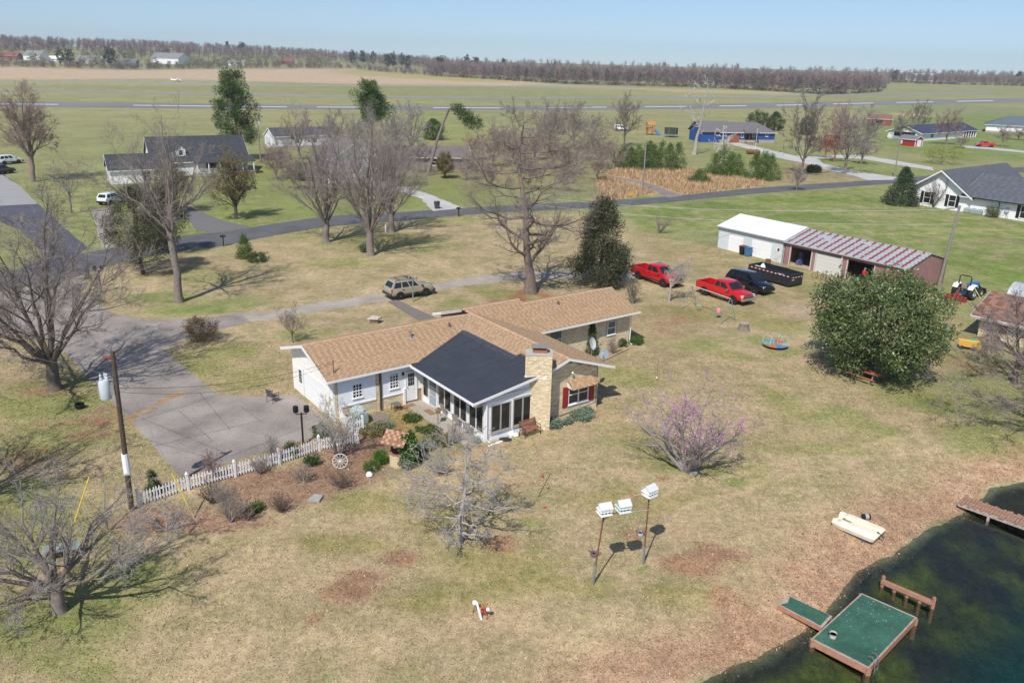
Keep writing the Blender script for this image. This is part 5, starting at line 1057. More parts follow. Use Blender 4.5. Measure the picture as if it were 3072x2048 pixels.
wire('service_wire', 'upper service wire from transformer pole to the house mast', poleM + np.array([.1, 0, .2]), mastw, .5, .009, BLACK); wire('service_wire', 'lower service wire from transformer pole to the house mast', poleM, mastw - Vector((0, 0, .1)), .75, .008, BLACK)
wire('power_line', 'top power line leaving the transformer pole to the left', poleL + np.array([-.3, 0, 0]), (-60, 62, 8.6), .3, .014); wire('power_line', 'middle power line leaving the transformer pole to the left', poleM + np.array([-.5, 0, .9]), (-60, 55, 6.8), .3, .014)
Rb = GP(2815, 860); t = pole_thing('grey leaning utility pole at the end of the maroon garage', Rb, 8.5, .17, (.5, .0), WOODG); rod('crossarm', WOODG, t, [(.1, 0, 8.2), (-.9, .1, 8.1)], .05, 5)
HB = GP(1570, 662); t = pole_thing('grey utility pole hidden behind the big bare tree', HB, HT((1570, 662), 585), .14, (0, 0), WOODG)
hb = np.array([HB[0], HB[1], HT((1570, 662), 588)])
wire('power_line', 'upper wire crossing the green lawn behind the garages', (Rb[0] - .4, Rb[1], 8.1), hb, .9, .02, mat('pale_wire', (.45, .45, .45), .5)); wire('power_line', 'lower wire crossing the green lawn behind the garages', (Rb[0] + .4, Rb[1], 6.6), hb - np.array([0, 0, 1.]), .9, .018, MATS['pale_wire'])
for bx, by, ty, r, lab, m_ in ((1927, 577, 420, .14, 'tall pale utility pole standing by the dry grass', WOODG), (2682, 530, 407, .14, 'grey utility pole at the white gravel drive entrance', WOODG), (782, 486, 350, .14, 'utility pole right of the tall pine', WOODG), (1112, 605, 415, .13, 'pale pole behind the twin oaks', mat('pale_pole', (.42, .41, .38), .8)), (2264, 462, 386, .05, 'thin white flagpole in front of the blue house', WHITE)):
    q = GP(bx, by); t = pole_thing(lab, q, HT((bx, by), ty), r, (0, 0), m_); h = HT((bx, by), ty)
    if r > .1: MB().lathe([(.18, h - 1.6), (.18, h - .9)], 8, (.3, 0)).build('transformer', tm, t) if bx in (782, 2682) else rod('lamp_arm', STEEL, t, [(0, 0, h - .3), (-.7, 0, h)], .04, 5)
# yard lamps
def yard_lamp(label, base, h, drum, m=BLACK, n_=2, sp=.3):
    t = thing('yard_lamp', label, 'lamp post', base, R_(10), 'yard lamp posts'); MB().box(-.05, .05, -.05, .05, 0, h).build('post', mat('bronze_post', (.022, .014, .014), .5) if m is BLACK else m, t)
    for k_ in range(n_):
        s = (k_ - (n_-1)/2)*2
        rod('arm', m, t, [(0, 0, h - .06), (s*sp, 0, h - .06), (s*sp, 0, h + .05)], .03, 6)
        MB().lathe([(drum*.7, h + .04), (drum, h + .08), (drum, h + .08 + drum*2), (drum*.9, h + .12 + drum*2)], 14, (s*sp, 0)).build('lamp_head', m, t)
    return t
yard_lamp('black double headed lamp post in front of the garage', GP(910, 1333), 2.0, .155); yard_lamp('black lamp post by the driveway mouth under the left tree', GP(305, 880), 2.2, .15)
t = yard_lamp('slim grey three lantern lamp post in front of the champagne SUV', GP(1239, 905), 2.1, .09, mat('lamp_post_grey', (.22, .22, .24), .5), 3, .17)
# air conditioner, stools, patio
AG = mat('air_conditioner_green', (.36, .43, .40), .6, var=.08)
def ac_unit(label, base, rz, w=.9, h=.8, cover=False):
    t = thing('air_conditioner', label, 'air conditioner', base, rz, 'outdoor air conditioners'); MB().box(-w/2, w/2, -w/2, w/2, .04, h).build('cabinet', AG, t, bevel=.05)
    for k_ in range(6):
        z = .14 + k_*(h - .25)/6; MB().box(-w/2 - .012, w/2 + .012, -w/2 - .012, w/2 + .012, z, z + .03).build('louvre', mat('louvre_green', (.27, .33, .31), .6), t)
    MB().lathe([(.34, h), (.34, h + .03), (.28, h + .05)], 14).build('fan_grille', mat('fan_dark', (.15, .17, .17), .6), t); return t
t = ac_unit('pale green air conditioner with a dome cover behind the picket fence', GP(1076, 1268), HA); MB().lathe([(.5, .8), (.46, .95), (.3, 1.08), (.0, 1.12)], 10).build('cover', mat('pale_green_cover', (.42, .50, .47), .6), t)
for i, (s, o) in enumerate(((.9, .9), (1.9, 1.0), (2.75, .9))): ac_unit(('left', 'middle', 'right')[i] + ' one of three air conditioners against the white house', wdir(s - .9, o), wa, .95, .75)
def patio_chair(label, base, rz, m, group):
    t = thing('patio_chair', label, 'chair', base, rz, group)
    MB().box(-.25, .25, -.25, .25, .40, .43).build('seat', m, t)
    MB().prism([(.22, .42), (.26, .42), (.38, .95), (.34, .95)], 0, -.25, .25).build('backrest', m, t)
    for x in (-.27, .27):
        for y, dx in ((-.24, -.02), (.24, .06)): rod('leg', m, t, [(x, y + dx, 0), (x, y, .62)], .022, 5)
        rod('armrest', m, t, [(x, -.27, .62), (x, .28, .66)], .025, 5)
    return t
GCH = mat('grey_plastic', (.085, .088, .10), .6); patio_chair('dark grey armchair alone on the concrete driveway', GP(820, 1204), R_(150), GCH, 'patio chairs')
SLN = mat('tan_sling', (.30, .27, .24), .8)
for i, (px, py) in enumerate(((1340, 1250), (1376, 1280), (1408, 1304))): patio_chair('%s tan patio chair along the sunroom windows' % ('first', 'second', 'third')[i], GP(px, py), HA + R_(90 + 12*i), SLN, 'patio chairs')
t = thing('side_table', 'small dark side table against the brick wall by the door', 'table', GP(1189, 1229), HA); MB().box(-.26, .26, -.26, .26, .42, .45).build('tabletop', mat('slate_top', (.13, .14, .13), .6), t)
for x in (-.22, .22):
    for y in (-.22, .22): rod('leg', BLACK, t, [(x, y, 0), (x, y, .42)], .02, 5)
for px, py, lab, k_ in ((1213, 1222, 'brown doormat at the kitchen door', 0), (1290, 1238, 'small brown doormat at the sunroom storm door', 1)):
    t = MB().box(-.75 + .3*k_, .75 - .3*k_, -.22, .22, .052, .068).build('doormat', mat('coir_mat', (.26, .15, .085), .95, var=.2, scale=14)); t.location = at(px, py); t.rotation_euler = (0, 0, HA if k_ == 0 else HA + R_(90)); tag(t, lab, 'doormat')
t = thing('birdhouse', 'small brown wooden birdhouse on a black pole by the patio', 'birdhouse', GP(1314, 1274)); rod('pole', BLACK, t, [(0, 0, 0), (0, 0, .85)], .02, 6); MB().box(-.13, .13, -.15, .15, .8, 1.02).build('box', mat('cedar_brown', (.26, .15, .08), .8), t); MB().prism([(-.18, 1.0), (.18, 1.0), (0, 1.14)], 1, -.2, .2).build('roof', mat('cedar_roof', (.30, .19, .12), .8), t)
t = thing('garden_bench', 'slatted brown wooden bench with black iron ends by the sunroom windows', 'bench', GP(1590, 1304), math.atan2(*(GP(1611, 1294) - GP(1562, 1310))[1::-1]))
sl_ = mat('bench_slat', (.27, .115, .065), .6, var=.2, scale=6)
for k_ in range(5): MB().box(-.62, .62, -.24 + k_*.095, -.17 + k_*.095, .42, .445).build('seat_slat', sl_, t)
for k_ in range(5): MB().box(-.62, .62, .24 + k_*.02, .265 + k_*.02, .5 + k_*.085, .565 + k_*.085).build('back_slat', sl_, t)
for x in (-.6, .6): MB().tube([(x, -.27, 0), (x, -.2, .4), (x, .22, .42), (x, .36, .92)], .025, 5).tube([(x, .3, 0), (x, .22, .42)], .025, 5).tube([(x, -.26, .42), (x, -.24, .62), (x, .28, .64)], .02, 5).build('iron_end', BLACK, t)
t = tag(MB().tube([(.32*math.cos(a)*(1 - a/60), .26*math.sin(a), .03 + .012*a) for a in np.linspace(0, 22, 70)], .016, 5).build('garden_hose', mat('hose_green', (.02, .17, .10), .5)), 'coiled green garden hose at the sunroom corner', 'hose'); t.location = at(1428, 1326)
for px, py, s, lab in ((1537, 1306, 1., 'white bag left of the wooden bench'), (1549, 1309, .8, 'small white bag next to the wooden bench'), (1632, 1287, .6, 'white object at the chimney base'), (1109, 1429, .9, 'white bag on the leaf bed beyond the wagon wheel')):
    t = tag(MB().lathe([(.05, -.02), (.2, .05), (.19, .2), (.1, .3), (.03, .33)], 9).build('plastic_bag', mat('white_plastic', (.80, .80, .79), .5, bump=.6, bscale=6), None, smooth=True), lab, 'bag', 'white bags'); t.location = at(px, py); t.scale = (s, s*.8, s); t.rotation_euler = (.1, .15, px)
t = tag(MB().slab([(-.9, -.06, .06), (.9, -.06, .06), (.9, .06, .06), (-.9, .06, .06)], .06).build('plank', WHITE), 'white plank lying along the sunroom front wall', 'plank'); t.location = at(1500, 1326); t.rotation_euler = (0, 0, HA + .12)
t = tag(MB().lathe([(.0, .0), (.3, .02), (.32, .12), (.2, .16), (0, .17)], 10).build('folded_tarp', mat('black_tarp', (.03, .032, .036), .6, bump=.6)), 'small black folded tarp by the white plank', 'tarp'); t.location = at(1516, 1320); t.scale = (1.2, .7, .8)
# wishing well
t = thing('wishing_well', 'round cream brick wishing well with tan shingled roof, grown over with ivy', 'well', GP(1196, 1392), R_(-20))
MB().lathe([(.46, -.05), (.46, .72), (.36, .72), (.36, .3)], 14, cap=False).build('well_ring', MORTAR, t); bb = MB().box(-.1, .1, -.03, .03, 0, .068).mesh('brick', mat('well_brick', (.66, .54, .35), .85, var=.12, scale=9))
for k_ in range(9):
    for j in range(13): a = 2*math.pi*(j + .5*(k_ % 2))/13; inst(bb, 'brick', t, (.452*math.cos(a), .452*math.sin(a), .0 + k_*.08), (0, 0, a + math.pi/2))
MB().lathe([(.5, .72), (.5, .78), (.36, .78), (.36, .72)], 14, cap=False).build('coping', mat('brick_red_coping', (.33, .15, .10), .85), t)
for x in (-.4, .4): MB().box(x - .05, x + .05, -.05, .05, .7, 1.7).build('roof_post', WOODB, t)
for sg in (-1, 1): shingles('roof_slope', t, (-.7, -.72*sg, 1.5), (1, 0, 0), (0, .8*sg, .6), [(0, 0), (1.4, 0), (1.4, .9), (0, .9)], 40 + sg, [(.44, .27, .17), (.38, .22, .135), (.26, .14, .085)], row=.16, tab=.17, thick=.05)
t = thing('wagon_wheel', 'old white wagon wheel leaning in the leaf bed', 'wheel', at(1021, 1405, .02), R_(8)); n_ = 20; wr = .40
WW = mat('old_white_wood', (.62, .60, .56), .8, var=.15, scale=8)
b = MB().tube([(wr*math.cos(a), -.0, wr*math.sin(a) + wr) for a in np.linspace(0, 2*math.pi, 29)], .024, 6); o = b.build('rim', WW, t); o.rotation_euler = (-.25, 0, 0); b = MB().tube([(0, -.06, wr), (0, .06, wr)], .055, 10).build('hub', WW, t); b.rotation_euler = (-.25, 0, 0)
for k_ in range(12): a = 2*math.pi*k_/12; o = rod('spoke', WW, t, [(0, 0, wr), (wr*math.cos(a), 0, wr + wr*math.sin(a))], .014, 5); o.rotation_euler = (-.25, 0, 0)
for px, py, r, h, lab, m_ in ((1259, 1378, .42, .5, 'black round tub behind the ivy covered well', BLACK), (240, 1225, .3, .35, 'black kettle with a hoop near the left tree', BLACK), (1782, 1668, .16, .22, 'grey flower pot left of the double birdhouse pole', GREYM), (1921, 1606, .16, .2, 'pale flower pot with dry flowers behind the single birdhouse pole', mat('pale_pot', (.5, .52, .54), .7))):
    t = thing('tub' if r > .25 else 'flower_pot', lab, 'pot', GP(px, py)); MB().lathe([(r*.7, 0), (r, h*.6), (r*.95, h), (r*.85, h), (r*.8, h*.6)], 14, cap=False).build('bowl', m_, t, smooth=True); MB().lathe([(.01, h*.7), (r*.85, h*.7)], 12).build('soil', mat('potting_soil', (.05, .035, .025), .95), t)
    if px > 1000 and r < .25:
        b = MB()
        for k_ in range(40): a = k_*2.4; b.tube([(.08*math.cos(a), .08*math.sin(a), h*.7), (.26*math.cos(a), .22*math.sin(a), h + .18*math.sin(k_*1.7)**2)], .008, 3)
        b.build('dry_flowers', mat('dry_mauve', (.24, .13, .14), .9), t)
for px, py, s, lab in ((946, 1497, .35, 'flat grey stone at the edge of the leaf bed'), (2077, 1414, .3, 'pale flat stone at the foot of the redbud'), (1123, 962, .0, ''), (583, 1489, .0, '')):
    if s: t = tag(MB().slab([(-s, -s*.7, .12), (s*.8, -s, .14), (s, s*.6, .12), (-s*.3, s*.8, .16)], .14).build('stone', mat('grey_stone', (.33, .32, .31), .9, var=.2, scale=4)), lab, 'stone'); t.location = at(px, py)
t = thing('stone_table', 'low stone table with pale slab top in the front lawn', 'table', GP(1123, 968)); MB().slab([(-.55, -.35, .5), (.4, -.42, .52), (.6, .2, .5), (-.2, .45, .5)], .12).build('slab_top', mat('pale_stone', (.52, .46, .40), .9, var=.15, scale=4), t); MB().box(-.35, .35, -.25, .25, 0, .38).build('base', mat('brown_stone', (.2, .14, .1), .9, var=.3), t)
# dishes on the bedroom roof
def dish(label, base, m_, r, az, el, mast, group='roof satellite dishes'):
    t = thing('satellite_dish', label, 'satellite dish', base, az, group); rod('mast', STEEL, t, [(0, 0, -.05), (0, 0, mast)], .03, 6); rod('brace', STEEL, t, [(.35, 0, 0), (0, 0, mast*.7)], .018, 5); rod('brace', STEEL, t, [(0, .35, 0), (0, 0, mast*.7)], .018, 5)
    M = Matrix.Translation((0, -.06, mast)) @ Matrix.Rotation(el, 4, 'X')
    MB().lathe([(.01, -.1), (r*.5, -.075), (r, .0), (r, .015), (r*.5, -.06), (.01, -.085)], 20, cap=False).xf(M).build('reflector', m_, t, smooth=True)
    MB().tube([(0, -r*.9, -.02), (0, -r*.3, r*1.25)], .02, 5).box(-.05, .05, -r*.3 - .06, -r*.3 + .06, r*1.2, r*1.35).xf(M).build('feed_arm', GREYM, t)
def onC(px, py):
    rr = ray(px, py); Mi = (Matrix.Translation(HO) @ Matrix.Rotation(HA, 4, 'Z')).inverted(); o = Mi @ Vector((0, 0, CAMH)); d = Mi.to_3x3() @ Vector(rr); nrm = Vector((1/3, 0, 1)); k_ = 2.7 + 16.35/3; s = (k_ - nrm.dot(o))/nrm.dot(d)
    return Mi.inverted() @ (o + d*s)
dish('large white satellite dish on a tripod at the roof edge', onC(1774, 1066), mat('dish_white', (.62, .63, .62), .5), .42, R_(60), R_(72), .85); dish('small grey satellite dish at the lower roof corner', onC(1812, 1083), mat('dish_grey', (.22, .25, .28), .5), .33, R_(-20), R_(55), .5)
dish('grey satellite dish on a stand, nearer the shrub at the white house', wdir(4.5, 1.2), mat('dish_pale', (.42, .43, .45), .6), .45, R_(-40), R_(60), .9, 'dishes at the white house'); dish('grey satellite dish on a taller stand at the white house window', wdir(5.8, 1.0), MATS['dish_pale'], .4, R_(-60), R_(75), 1.3, 'dishes at the white house')
# ladder on the ground
a, b_ = GP(1815, 1076), GP(1880, 1046); t = thing('ladder', 'tan wooden extension ladder lying beside the rear wing', 'ladder', a, math.atan2(b_[1]-a[1], b_[0]-a[0])); L = float(np.linalg.norm(b_ - a)); LW = mat('ladder_wood', (.55, .42, .27), .7)
for y in (-.2, .2): MB().box(0, L, y - .03, y + .03, .06, .14).build('rail', LW, t)
for x in np.arange(.15, L, .3): rod('rung', LW, t, [(x, -.2, .1), (x, .2, .1)], .02, 5)
# birdhouse poles
BW = mat('birdhouse_white', (.78, .79, .79), .5); BG = mat('birdhouse_roof', (.60, .61, .62), .5); BGR = mat('birdhouse_green', (.35, .55, .48), .5)
def martin(t, o, rz, second):
    b = bpy.data.objects.new('birdhouse', None); link(b, t); b.location = o; b.rotation_euler = (0, 0, rz)
    MB().box(-.24, .24, -.17, .17, 0, .34).prism([(-.17, .34), (.17, .34), (0, .47)], 0, -.24, .24).build('house_body', BGR if second else BW, b)
    for sg in (-1, 1): MB().slab([(-.29, sg*.26, .30), (.29, sg*.26, .30), (.29, 0, .50), (-.29, 0, .50)], .02).build('house_roof', BG, b)
    for z in (-.015, .16): MB().box(-.27, .27, -.27, .27, z, z + .018).build('porch', BW, b)
    for sy in (-1, 1):
        for z in (.03, .2):
            for x in (-.16, 0, .16): MB().box(x - .035, x + .035, sy*.172 - .004, sy*.172 + .004, z, z + .09).build('entrance', BLACK, b)
            for zz in (.05,): rod('railing', BW, b, [(-.26, sy*.26, z + zz), (.26, sy*.26, z + zz)], .008, 4)
P1, P2 = GP(1778, 1752), GP(1929, 1692)
t = thing('birdhouse_pole', 'rusty pole with two white birdhouses on a side beam', 'birdhouse', P1, 0, 'martin house poles'); h1 = HT((1778, 1752), 1540); lx = .28
rod('channel_base', STEEL, t, [(0, 0, -.1), (lx*.28, 0, h1*.28)], .06, 4); rod('pole', RUST, t, [(lx*.1, .0, .4), (lx, 0, h1)], .035, 8); rod('beam', RUST, t, [(lx, 0, h1), (lx + .95, .1, h1 + .05)], .03, 6); rod('beam_tip', STEEL, t, [(lx + .95, .1, h1 + .05), (lx + 1.9, .25, h1 + .1)], .015, 5); rod('brace', RUST, t, [(lx - .05, 0, h1 - .35), (lx + .3, .03, h1)], .02, 5)
martin(t, (lx, 0, h1 + .04), R_(20), False); martin(t, (lx + .8, .15, h1 + .12), R_(20), True)
t = thing('birdhouse_pole', 'rusty pole with a single white birdhouse', 'birdhouse', P2, 0, 'martin house poles'); h2 = HT((1929, 1692), 1483)
rod('channel_base', STEEL, t, [(0, 0, -.1), (0, 0, h2*.27)], .06, 4); rod('pole', RUST, t, [(0, 0, .4), (0, 0, h2)], .035, 8); martin(t, (0, 0, h2), R_(38), False); rod('perch', mat('perch_tan', (.55, .42, .3), .8), t, [(-.75, -.3, h2 + .1), (-.25, -.1, h2 + .12)], .012, 4)
# feeder hook, stake, garden globes
g = GP(1612, 1490); t = thing('feeder_hook', 'leaning black shepherd hook with a red feeder', 'feeder', g); top = (.62, .0, 1.35); rod('pole', BLACK, t, [(0, 0, -.1), top], .014, 5); MB().tube([top, (.5, 0, 1.45), (.3, 0, 1.42), (.25, 0, 1.3)], .01, 5).tube([top, (.75, 0, 1.45), (.9, 0, 1.38)], .01, 5).build('hook', BLACK, t); MB().lathe([(.02, 1.12), (.06, 1.15), (.04, 1.28)], 8, (.25, 0)).build('feeder', mat('feeder_red', (.5, .03, .02), .4), t)
t = tag(MB().lathe([(.08, 0), (.1, .03), (.02, .07)], 8).build('red_dish', MATS['feeder_red']), 'small red dish on the lawn near the feeder hook', 'dish'); t.location = at(1634, 1523)
t = thing('garden_stake', 'tall thin brown stake with a white cup above the redbud', 'stake', GP(1970, 1140)); rod('rod', RUST, t, [(0, 0, 0), (.0, 0, 1.7)], .014, 5); MB().lathe([(.05, .12), (.06, .26)], 8).build('cup', WHITE, t)
t = thing('white_pipe', 'leaning white standpipe in the open lawn', 'pipe', GP(1446, 1857)); rod('tube', WHITE, t, [(0, 0, -.1), (-.22, .1, .72)], .05, 8)
for px, py, r, h, lab in ((1420, 1836, .11, .33, 'white garden globe left of the standpipe'), (1460, 1858, .09, .38, 'white garden globe right of the standpipe')):
    t = thing('garden_globe', lab, 'garden light', GP(px, py), 0, 'white garden globes'); rod('stem', BLACK, t, [(0, 0, 0), (.05, .05, h)], .014, 5); MB().lathe([(.02, h), (r*.8, h + r*.4), (r, h + r), (r*.8, h + r*1.6), (.01, h + r*2)], 12, (.05, .05)).build('globe', WHITE, t, smooth=True)
t = thing('red_flowers', 'red plastic flowers between the pipe and the right globe', 'flowers', GP(1452, 1845)); b = MB()
rr = random.Random(4)
for k_ in range(46): x, y, z = rr.uniform(-.12, .12), rr.uniform(-.12, .2), rr.uniform(.1, .5); b.box(x - .02, x + .02, y - .02, y + .02, z - .02, z + .02)
b.build('petals', mat('petal_red', (.55, .07, .05), .6), t); rod('stem', mat('stem_green', (.08, .14, .04), .8), t, [(0, 0, 0), (0, .03, .4)], .01, 5)
# ------------------------------------------------------------------ play things
F1, F2, F3, F4 = GP(2044, 927), GP(2089, 918), GP(2161, 972), GP(2206, 961); cA, cB = (F1 + F2)/2, (F3 + F4)/2
t = thing('swing_set', 'metal A frame swing set with a pink seat in front of the red pickup', 'swing set', cA); SW = mat('swing_blue_grey', (.25, .30, .36), .45, .3); hS = 2.15
A0 = Vector((0, 0, hS)); B0 = Vector(cB - cA) + Vector((0, 0, hS))
for f in (F1, F2): rod('leg', SW, t, [tuple(f - cA), tuple(Vector(f - cA)*.12 + A0 - Vector((0, 0, .1))), tuple(A0)], .035, 7)
for f in (F3, F4): rod('leg', SW, t, [tuple(f - cA), tuple(Vector(cB - cA).lerp(Vector(f - cA), .12) + Vector((0, 0, hS - .1))), tuple(B0)], .035, 7)
rod('top_bar', mat('swing_cream', (.55, .56, .50), .5), t, [tuple(A0), tuple(B0)], .035, 7)
for s, kd in ((.25, 'g'), (.75, 'p')):
    c_ = A0.lerp(B0, s); d = (B0 - A0).normalized()*.2; z = .55
    for q in (-1, 1): rod('chain', STEEL, t, [tuple(c_ + d*q), tuple(c_ + d*q - Vector((0, 0, hS - z)))], .008, 4)
    c2 = c_ - Vector((0, 0, hS - z))
    if kd == 'p': MB().lathe([(.1, -.05), (.2, .02), (.22, .35), (.16, .4), (.15, .1)], 10).xf(Matrix.Translation(c2)).build('bucket_seat', mat('pink_plastic', (.75, .26, .36), .5), t)
    else: MB().box(-.22, .22, -.09, .09, -.02, .02).xf(Matrix.Translation(c2)).build('seat', mat('green_plastic', (.25, .5, .4), .5), t)
t = thing('tree_stump', 'sawn grey tree stump right of the swing set', 'stump', GP(2231, 990)); MB().lathe([(.62, -.05), (.5, .12), (.43, .35), (.42, .62)], 12).build('bark', mat('stump_bark', (.20, .165, .14), .95, var=.3, scale=5, bump=.6), t); MB().lathe([(.4, .622), (.41, .63)], 12).build('cut_face', mat('stump_cut', (.36, .29, .23), .9, var=.2, scale=6), t)
t = thing('merry_go_round', 'small playground merry go round with coloured deck and pastel bars', 'merry-go-round', GP(2325, 1040), .3); DC = [(.42, .12, .07), (.12, .25, .42), (.14, .36, .27), (.45, .15, .08), (.10, .2, .36), (.3, .4, .3)]
for k_ in range(6):
    a0, a1 = 2*math.pi*k_/6, 2*math.pi*(k_+1)/6; MB().slab([(0, 0, .3)] + [(1.02*math.cos(a), 1.02*math.sin(a), .3) for a in np.linspace(a0, a1, 6)], .06).build('deck_panel', mat('deck%d' % k_, DC[k_], .6, var=.2, scale=4), t)
    am = (a0 + a1)/2; cs = [(.25, .62, .4), (.65, .28, .14), (.30, .55, .58)][k_ % 3]
    MB().tube([(.35*math.cos(am), .35*math.sin(am), .3), (.4*math.cos(am), .4*math.sin(am), .85), (.7*math.cos(am), .7*math.sin(am), .98), (.95*math.cos(am), .95*math.sin(am), .8), (.98*math.cos(am), .98*math.sin(am), .3)], .025, 6).build('grab_bar', mat('pastel%d' % (k_ % 3), cs, .5), t)
MB().lathe([(.15, 0), (.12, .25)], 10).build('hub', GREYM, t)
a, b_ = GP(2539, 1122), GP(2636, 1155); t = thing('picnic_table', 'reddish brown picnic table with benches under the magnolia', 'picnic table', (a + b_)/2, math.atan2(b_[1]-a[1], b_[0]-a[0])); PT_ = mat('picnic_red', (.36, .125, .075), .7, var=.2, scale=5); L = float(np.linalg.norm(b_ - a))*.5
for k_ in range(5): MB().box(-L, L, -.36 + k_*.147, -.225 + k_*.147, .72, .76).build('table_plank', PT_, t)
for y in (-.78, .62): MB().box(-L, L, y, y + .2, .42, .46).build('bench_plank', PT_, t)
for x in (-L*.7, L*.7):
    for s in (-1, 1): rod('leg', mat('table_leg_green', (.2, .3, .24), .6), t, [(x, s*.72, 0), (x, s*.15, .72)], .03, 5)
    rod('cross_brace', MATS['table_leg_green'], t, [(x, -.75, .4), (x, .75, .4)], .03, 5)
t = thing('toy_wagon', 'yellow plastic wagon beside the brick shed', 'wagon', GP(2902, 1046), R_(-25)); MB().prism([(-.6, .3), (-.72, .62), (.72, .62), (.6, .3)], 1, -.34, .34).build('tub', mat('wagon_yellow', (.62, .36, .06), .5), t, bevel=.05)
for x in (-.45, .45):
    for s in (-.34, .34): MB().tube([(x, s - .04, .16), (x, s + .04, .16)], .16, 12).build('wheel', RUBBER, t)
t = tag(MB().lathe([(.2, .0), (.42, .1), (.45, .3), (.35, .36)], 12).build('toy_tub', mat('toy_green', (.03, .35, .22), .5)), 'green plastic tub behind the yellow wagon', 'tub'); t.location = at(2918, 1032)
# ------------------------------------------------------------------ around the garages
def bin_(label, base, m_, lid, group='wheeled bins'):
    t = thing('trash_bin', label, 'trash bin', base, ga, group); MB().add([(-.26, -.26, .08), (.26, -.26, .08), (.26, .26, .08), (-.26, .26, .08), (-.33, -.34, 1.0), (.33, -.34, 1.0), (.33, .34, 1.0), (-.33, .34, 1.0)], [(0, 3, 2, 1), (4, 5, 6, 7), (0, 1, 5, 4), (1, 2, 6, 5), (2, 3, 7, 6), (3, 0, 4, 7)]).build('bin_body', m_, t); MB().slab([(-.36, -.38, 1.08), (.36, -.38, 1.06), (.36, .36, 1.1), (-.36, .36, 1.1)], .06).build('lid', lid, t)
    for x in (-.25, .25): MB().tube([(x - .04, .3, .12), (x + .04, .3, .12)], .12, 10).build('wheel', RUBBER, t)
bin_('black wheeled bin with red lid between the white garage doors', GP(2227, 764), BLACK, mat('bin_red', (.14, .03, .03), .6)); bin_('blue wheeled bin between the white garage doors', GP(2243, 769), mat('bin_blue', (.05, .16, .33), .6), mat('bin_blue_dark', (.04, .11, .24), .6)); bin_('dark bin at the kerb of the gravel drive across the street', GP(1311, 626), mat('bin_dark', (.06, .07, .07), .6), MATS['bin_dark'])
t = thing('burn_barrel', 'rusty burn barrel with leaning poles beside the garage door', 'barrel', GP(2303, 793)); MB().lathe([(.3, 0), (.31, .3), (.3, .6), (.27, .6), (.27, .3)], 14, cap=False).build('drum', RUST, t); rod('lying_pole', WOODG, t, [(.3, -.2, .1), (1.9, -1.8, .08)], .05, 5)
def bicycle(label, base, rz, m_):
    t = thing('bicycle', label, 'bicycle', base, rz, 'bicycles outside the garage'); wr_ = .33
    for x in (-.5, .5): w_ = MB().tube([(x + wr_*math.cos(a), 0, wr_ + wr_*math.sin(a)) for a in np.linspace(0, 6.283, 21)], .022, 5).build('wheel', RUBBER, t); [rod('spoke', STEEL, w_, [(x, 0, wr_), (x + wr_*math.cos(a), 0, wr_ + wr_*math.sin(a))], .004, 3) for a in np.arange(0, 6.28, .785)]
    MB().tube([(-.5, 0, wr_), (-.15, 0, wr_), (-.25, 0, .75), (-.5, 0, wr_)], .018, 5).tube([(-.15, 0, wr_), (.35, 0, .72), (-.23, 0, .7)], .02, 5).tube([(.5, 0, wr_), (.33, 0, .95)], .018, 5).build('frame', m_, t)
    MB().box(-.36, -.14, -.07, .07, .78, .84).build('saddle', BLACK, t); rod('handlebar', STEEL, t, [(.28, -.28, .98), (.33, 0, .95), (.28, .28, .98)], .014, 5)
bicycle('bicycle at left outside the closed cream door', GP(2456, 838), ga + .1, BLACK); bicycle('bicycle lying close behind the first one, right of it', GP(2482, 838), ga - .2, mat('bike_grey', (.2, .2, .2), .4, .5))
t = tag(MB().slab([(-1.1, -.5, .05), (.9, -.7, .06), (1.1, .5, .07), (-.8, .7, .05)], .05).build('rubber_mat', mat('mat_charcoal', (.045, .045, .05), .9, var=.3, scale=5)), 'charcoal rubber mat lying in front of the garages', 'mat'); t.location = at(2512, 854)
for px, py, rz, w_, lab in ((2520, 832, .3, .9, 'rusty metal scrap at the garage wall'),): t = tag(MB().box(-w_, w_, -.1, .1, .0, .18).tube([(-.5, 0, 0), (-.3, .1, .9)], .03, 5).tube([(.3, 0, 0), (.1, .1, 1.1)], .03, 5).build('scrap_metal', RUST), lab, 'scrap'); t.location = at(px, py); t.rotation_euler = (0, 0, ga)
t = thing('fence_post', 'short grey wooden post left of the tractor', 'post', GP(2823, 893)); MB().box(-.09, .09, -.09, .09, -.1, 1.2).build('timber', WOODG, t)
t = tag(MB().tube([(0, 0, 0), (.35, -.35, 1.0), (-.3, .35, 2.2)], .035, 6).build('leaning_pole', mat('pole_yellow', (.62, .53, .27), .7)), 'pale yellow pole leaning on the tractor', 'pole'); t.location = at(2918, 922)
# street furniture
for px, py, lab in ((671, 739, 'black mailbox on a post at the street edge'), (221, 815, 'black mailbox at the street corner behind the left tree'), (1376, 650, 'dark mailbox by the street left of the big tree')):
    t = thing('mailbox', lab, 'mailbox', GP(px, py), .4, 'roadside mailboxes'); MB().box(-.06, .06, -.06, .06, -.1, 1.1).build('post', BLACK, t); MB().prism([(-.13, 1.1), (.13, 1.1), (.13, 1.25), (.09, 1.34), (-.09, 1.34), (-.13, 1.25)], 0, -.3, .3).build('box', BLACK, t); MB().box(.1, .22, -.16, -.14, 1.2, 1.36).build('flag', mat('flag_red', (.4, .02, .02), .5), t)
t = thing('road_sign', 'yellow diamond road sign beside the street', 'road sign', GP(1890, 618)); rod('post', STEEL, t, [(0, 0, 0), (.05, 0, 2.2)], .03, 5); MB().prism([(-.42, 1.9), (0, 1.48), (.42, 1.9), (0, 2.32)], 1, -.03, -.01).build('sign_plate', mat('sign_amber', (.55, .27, .05), .5), t)
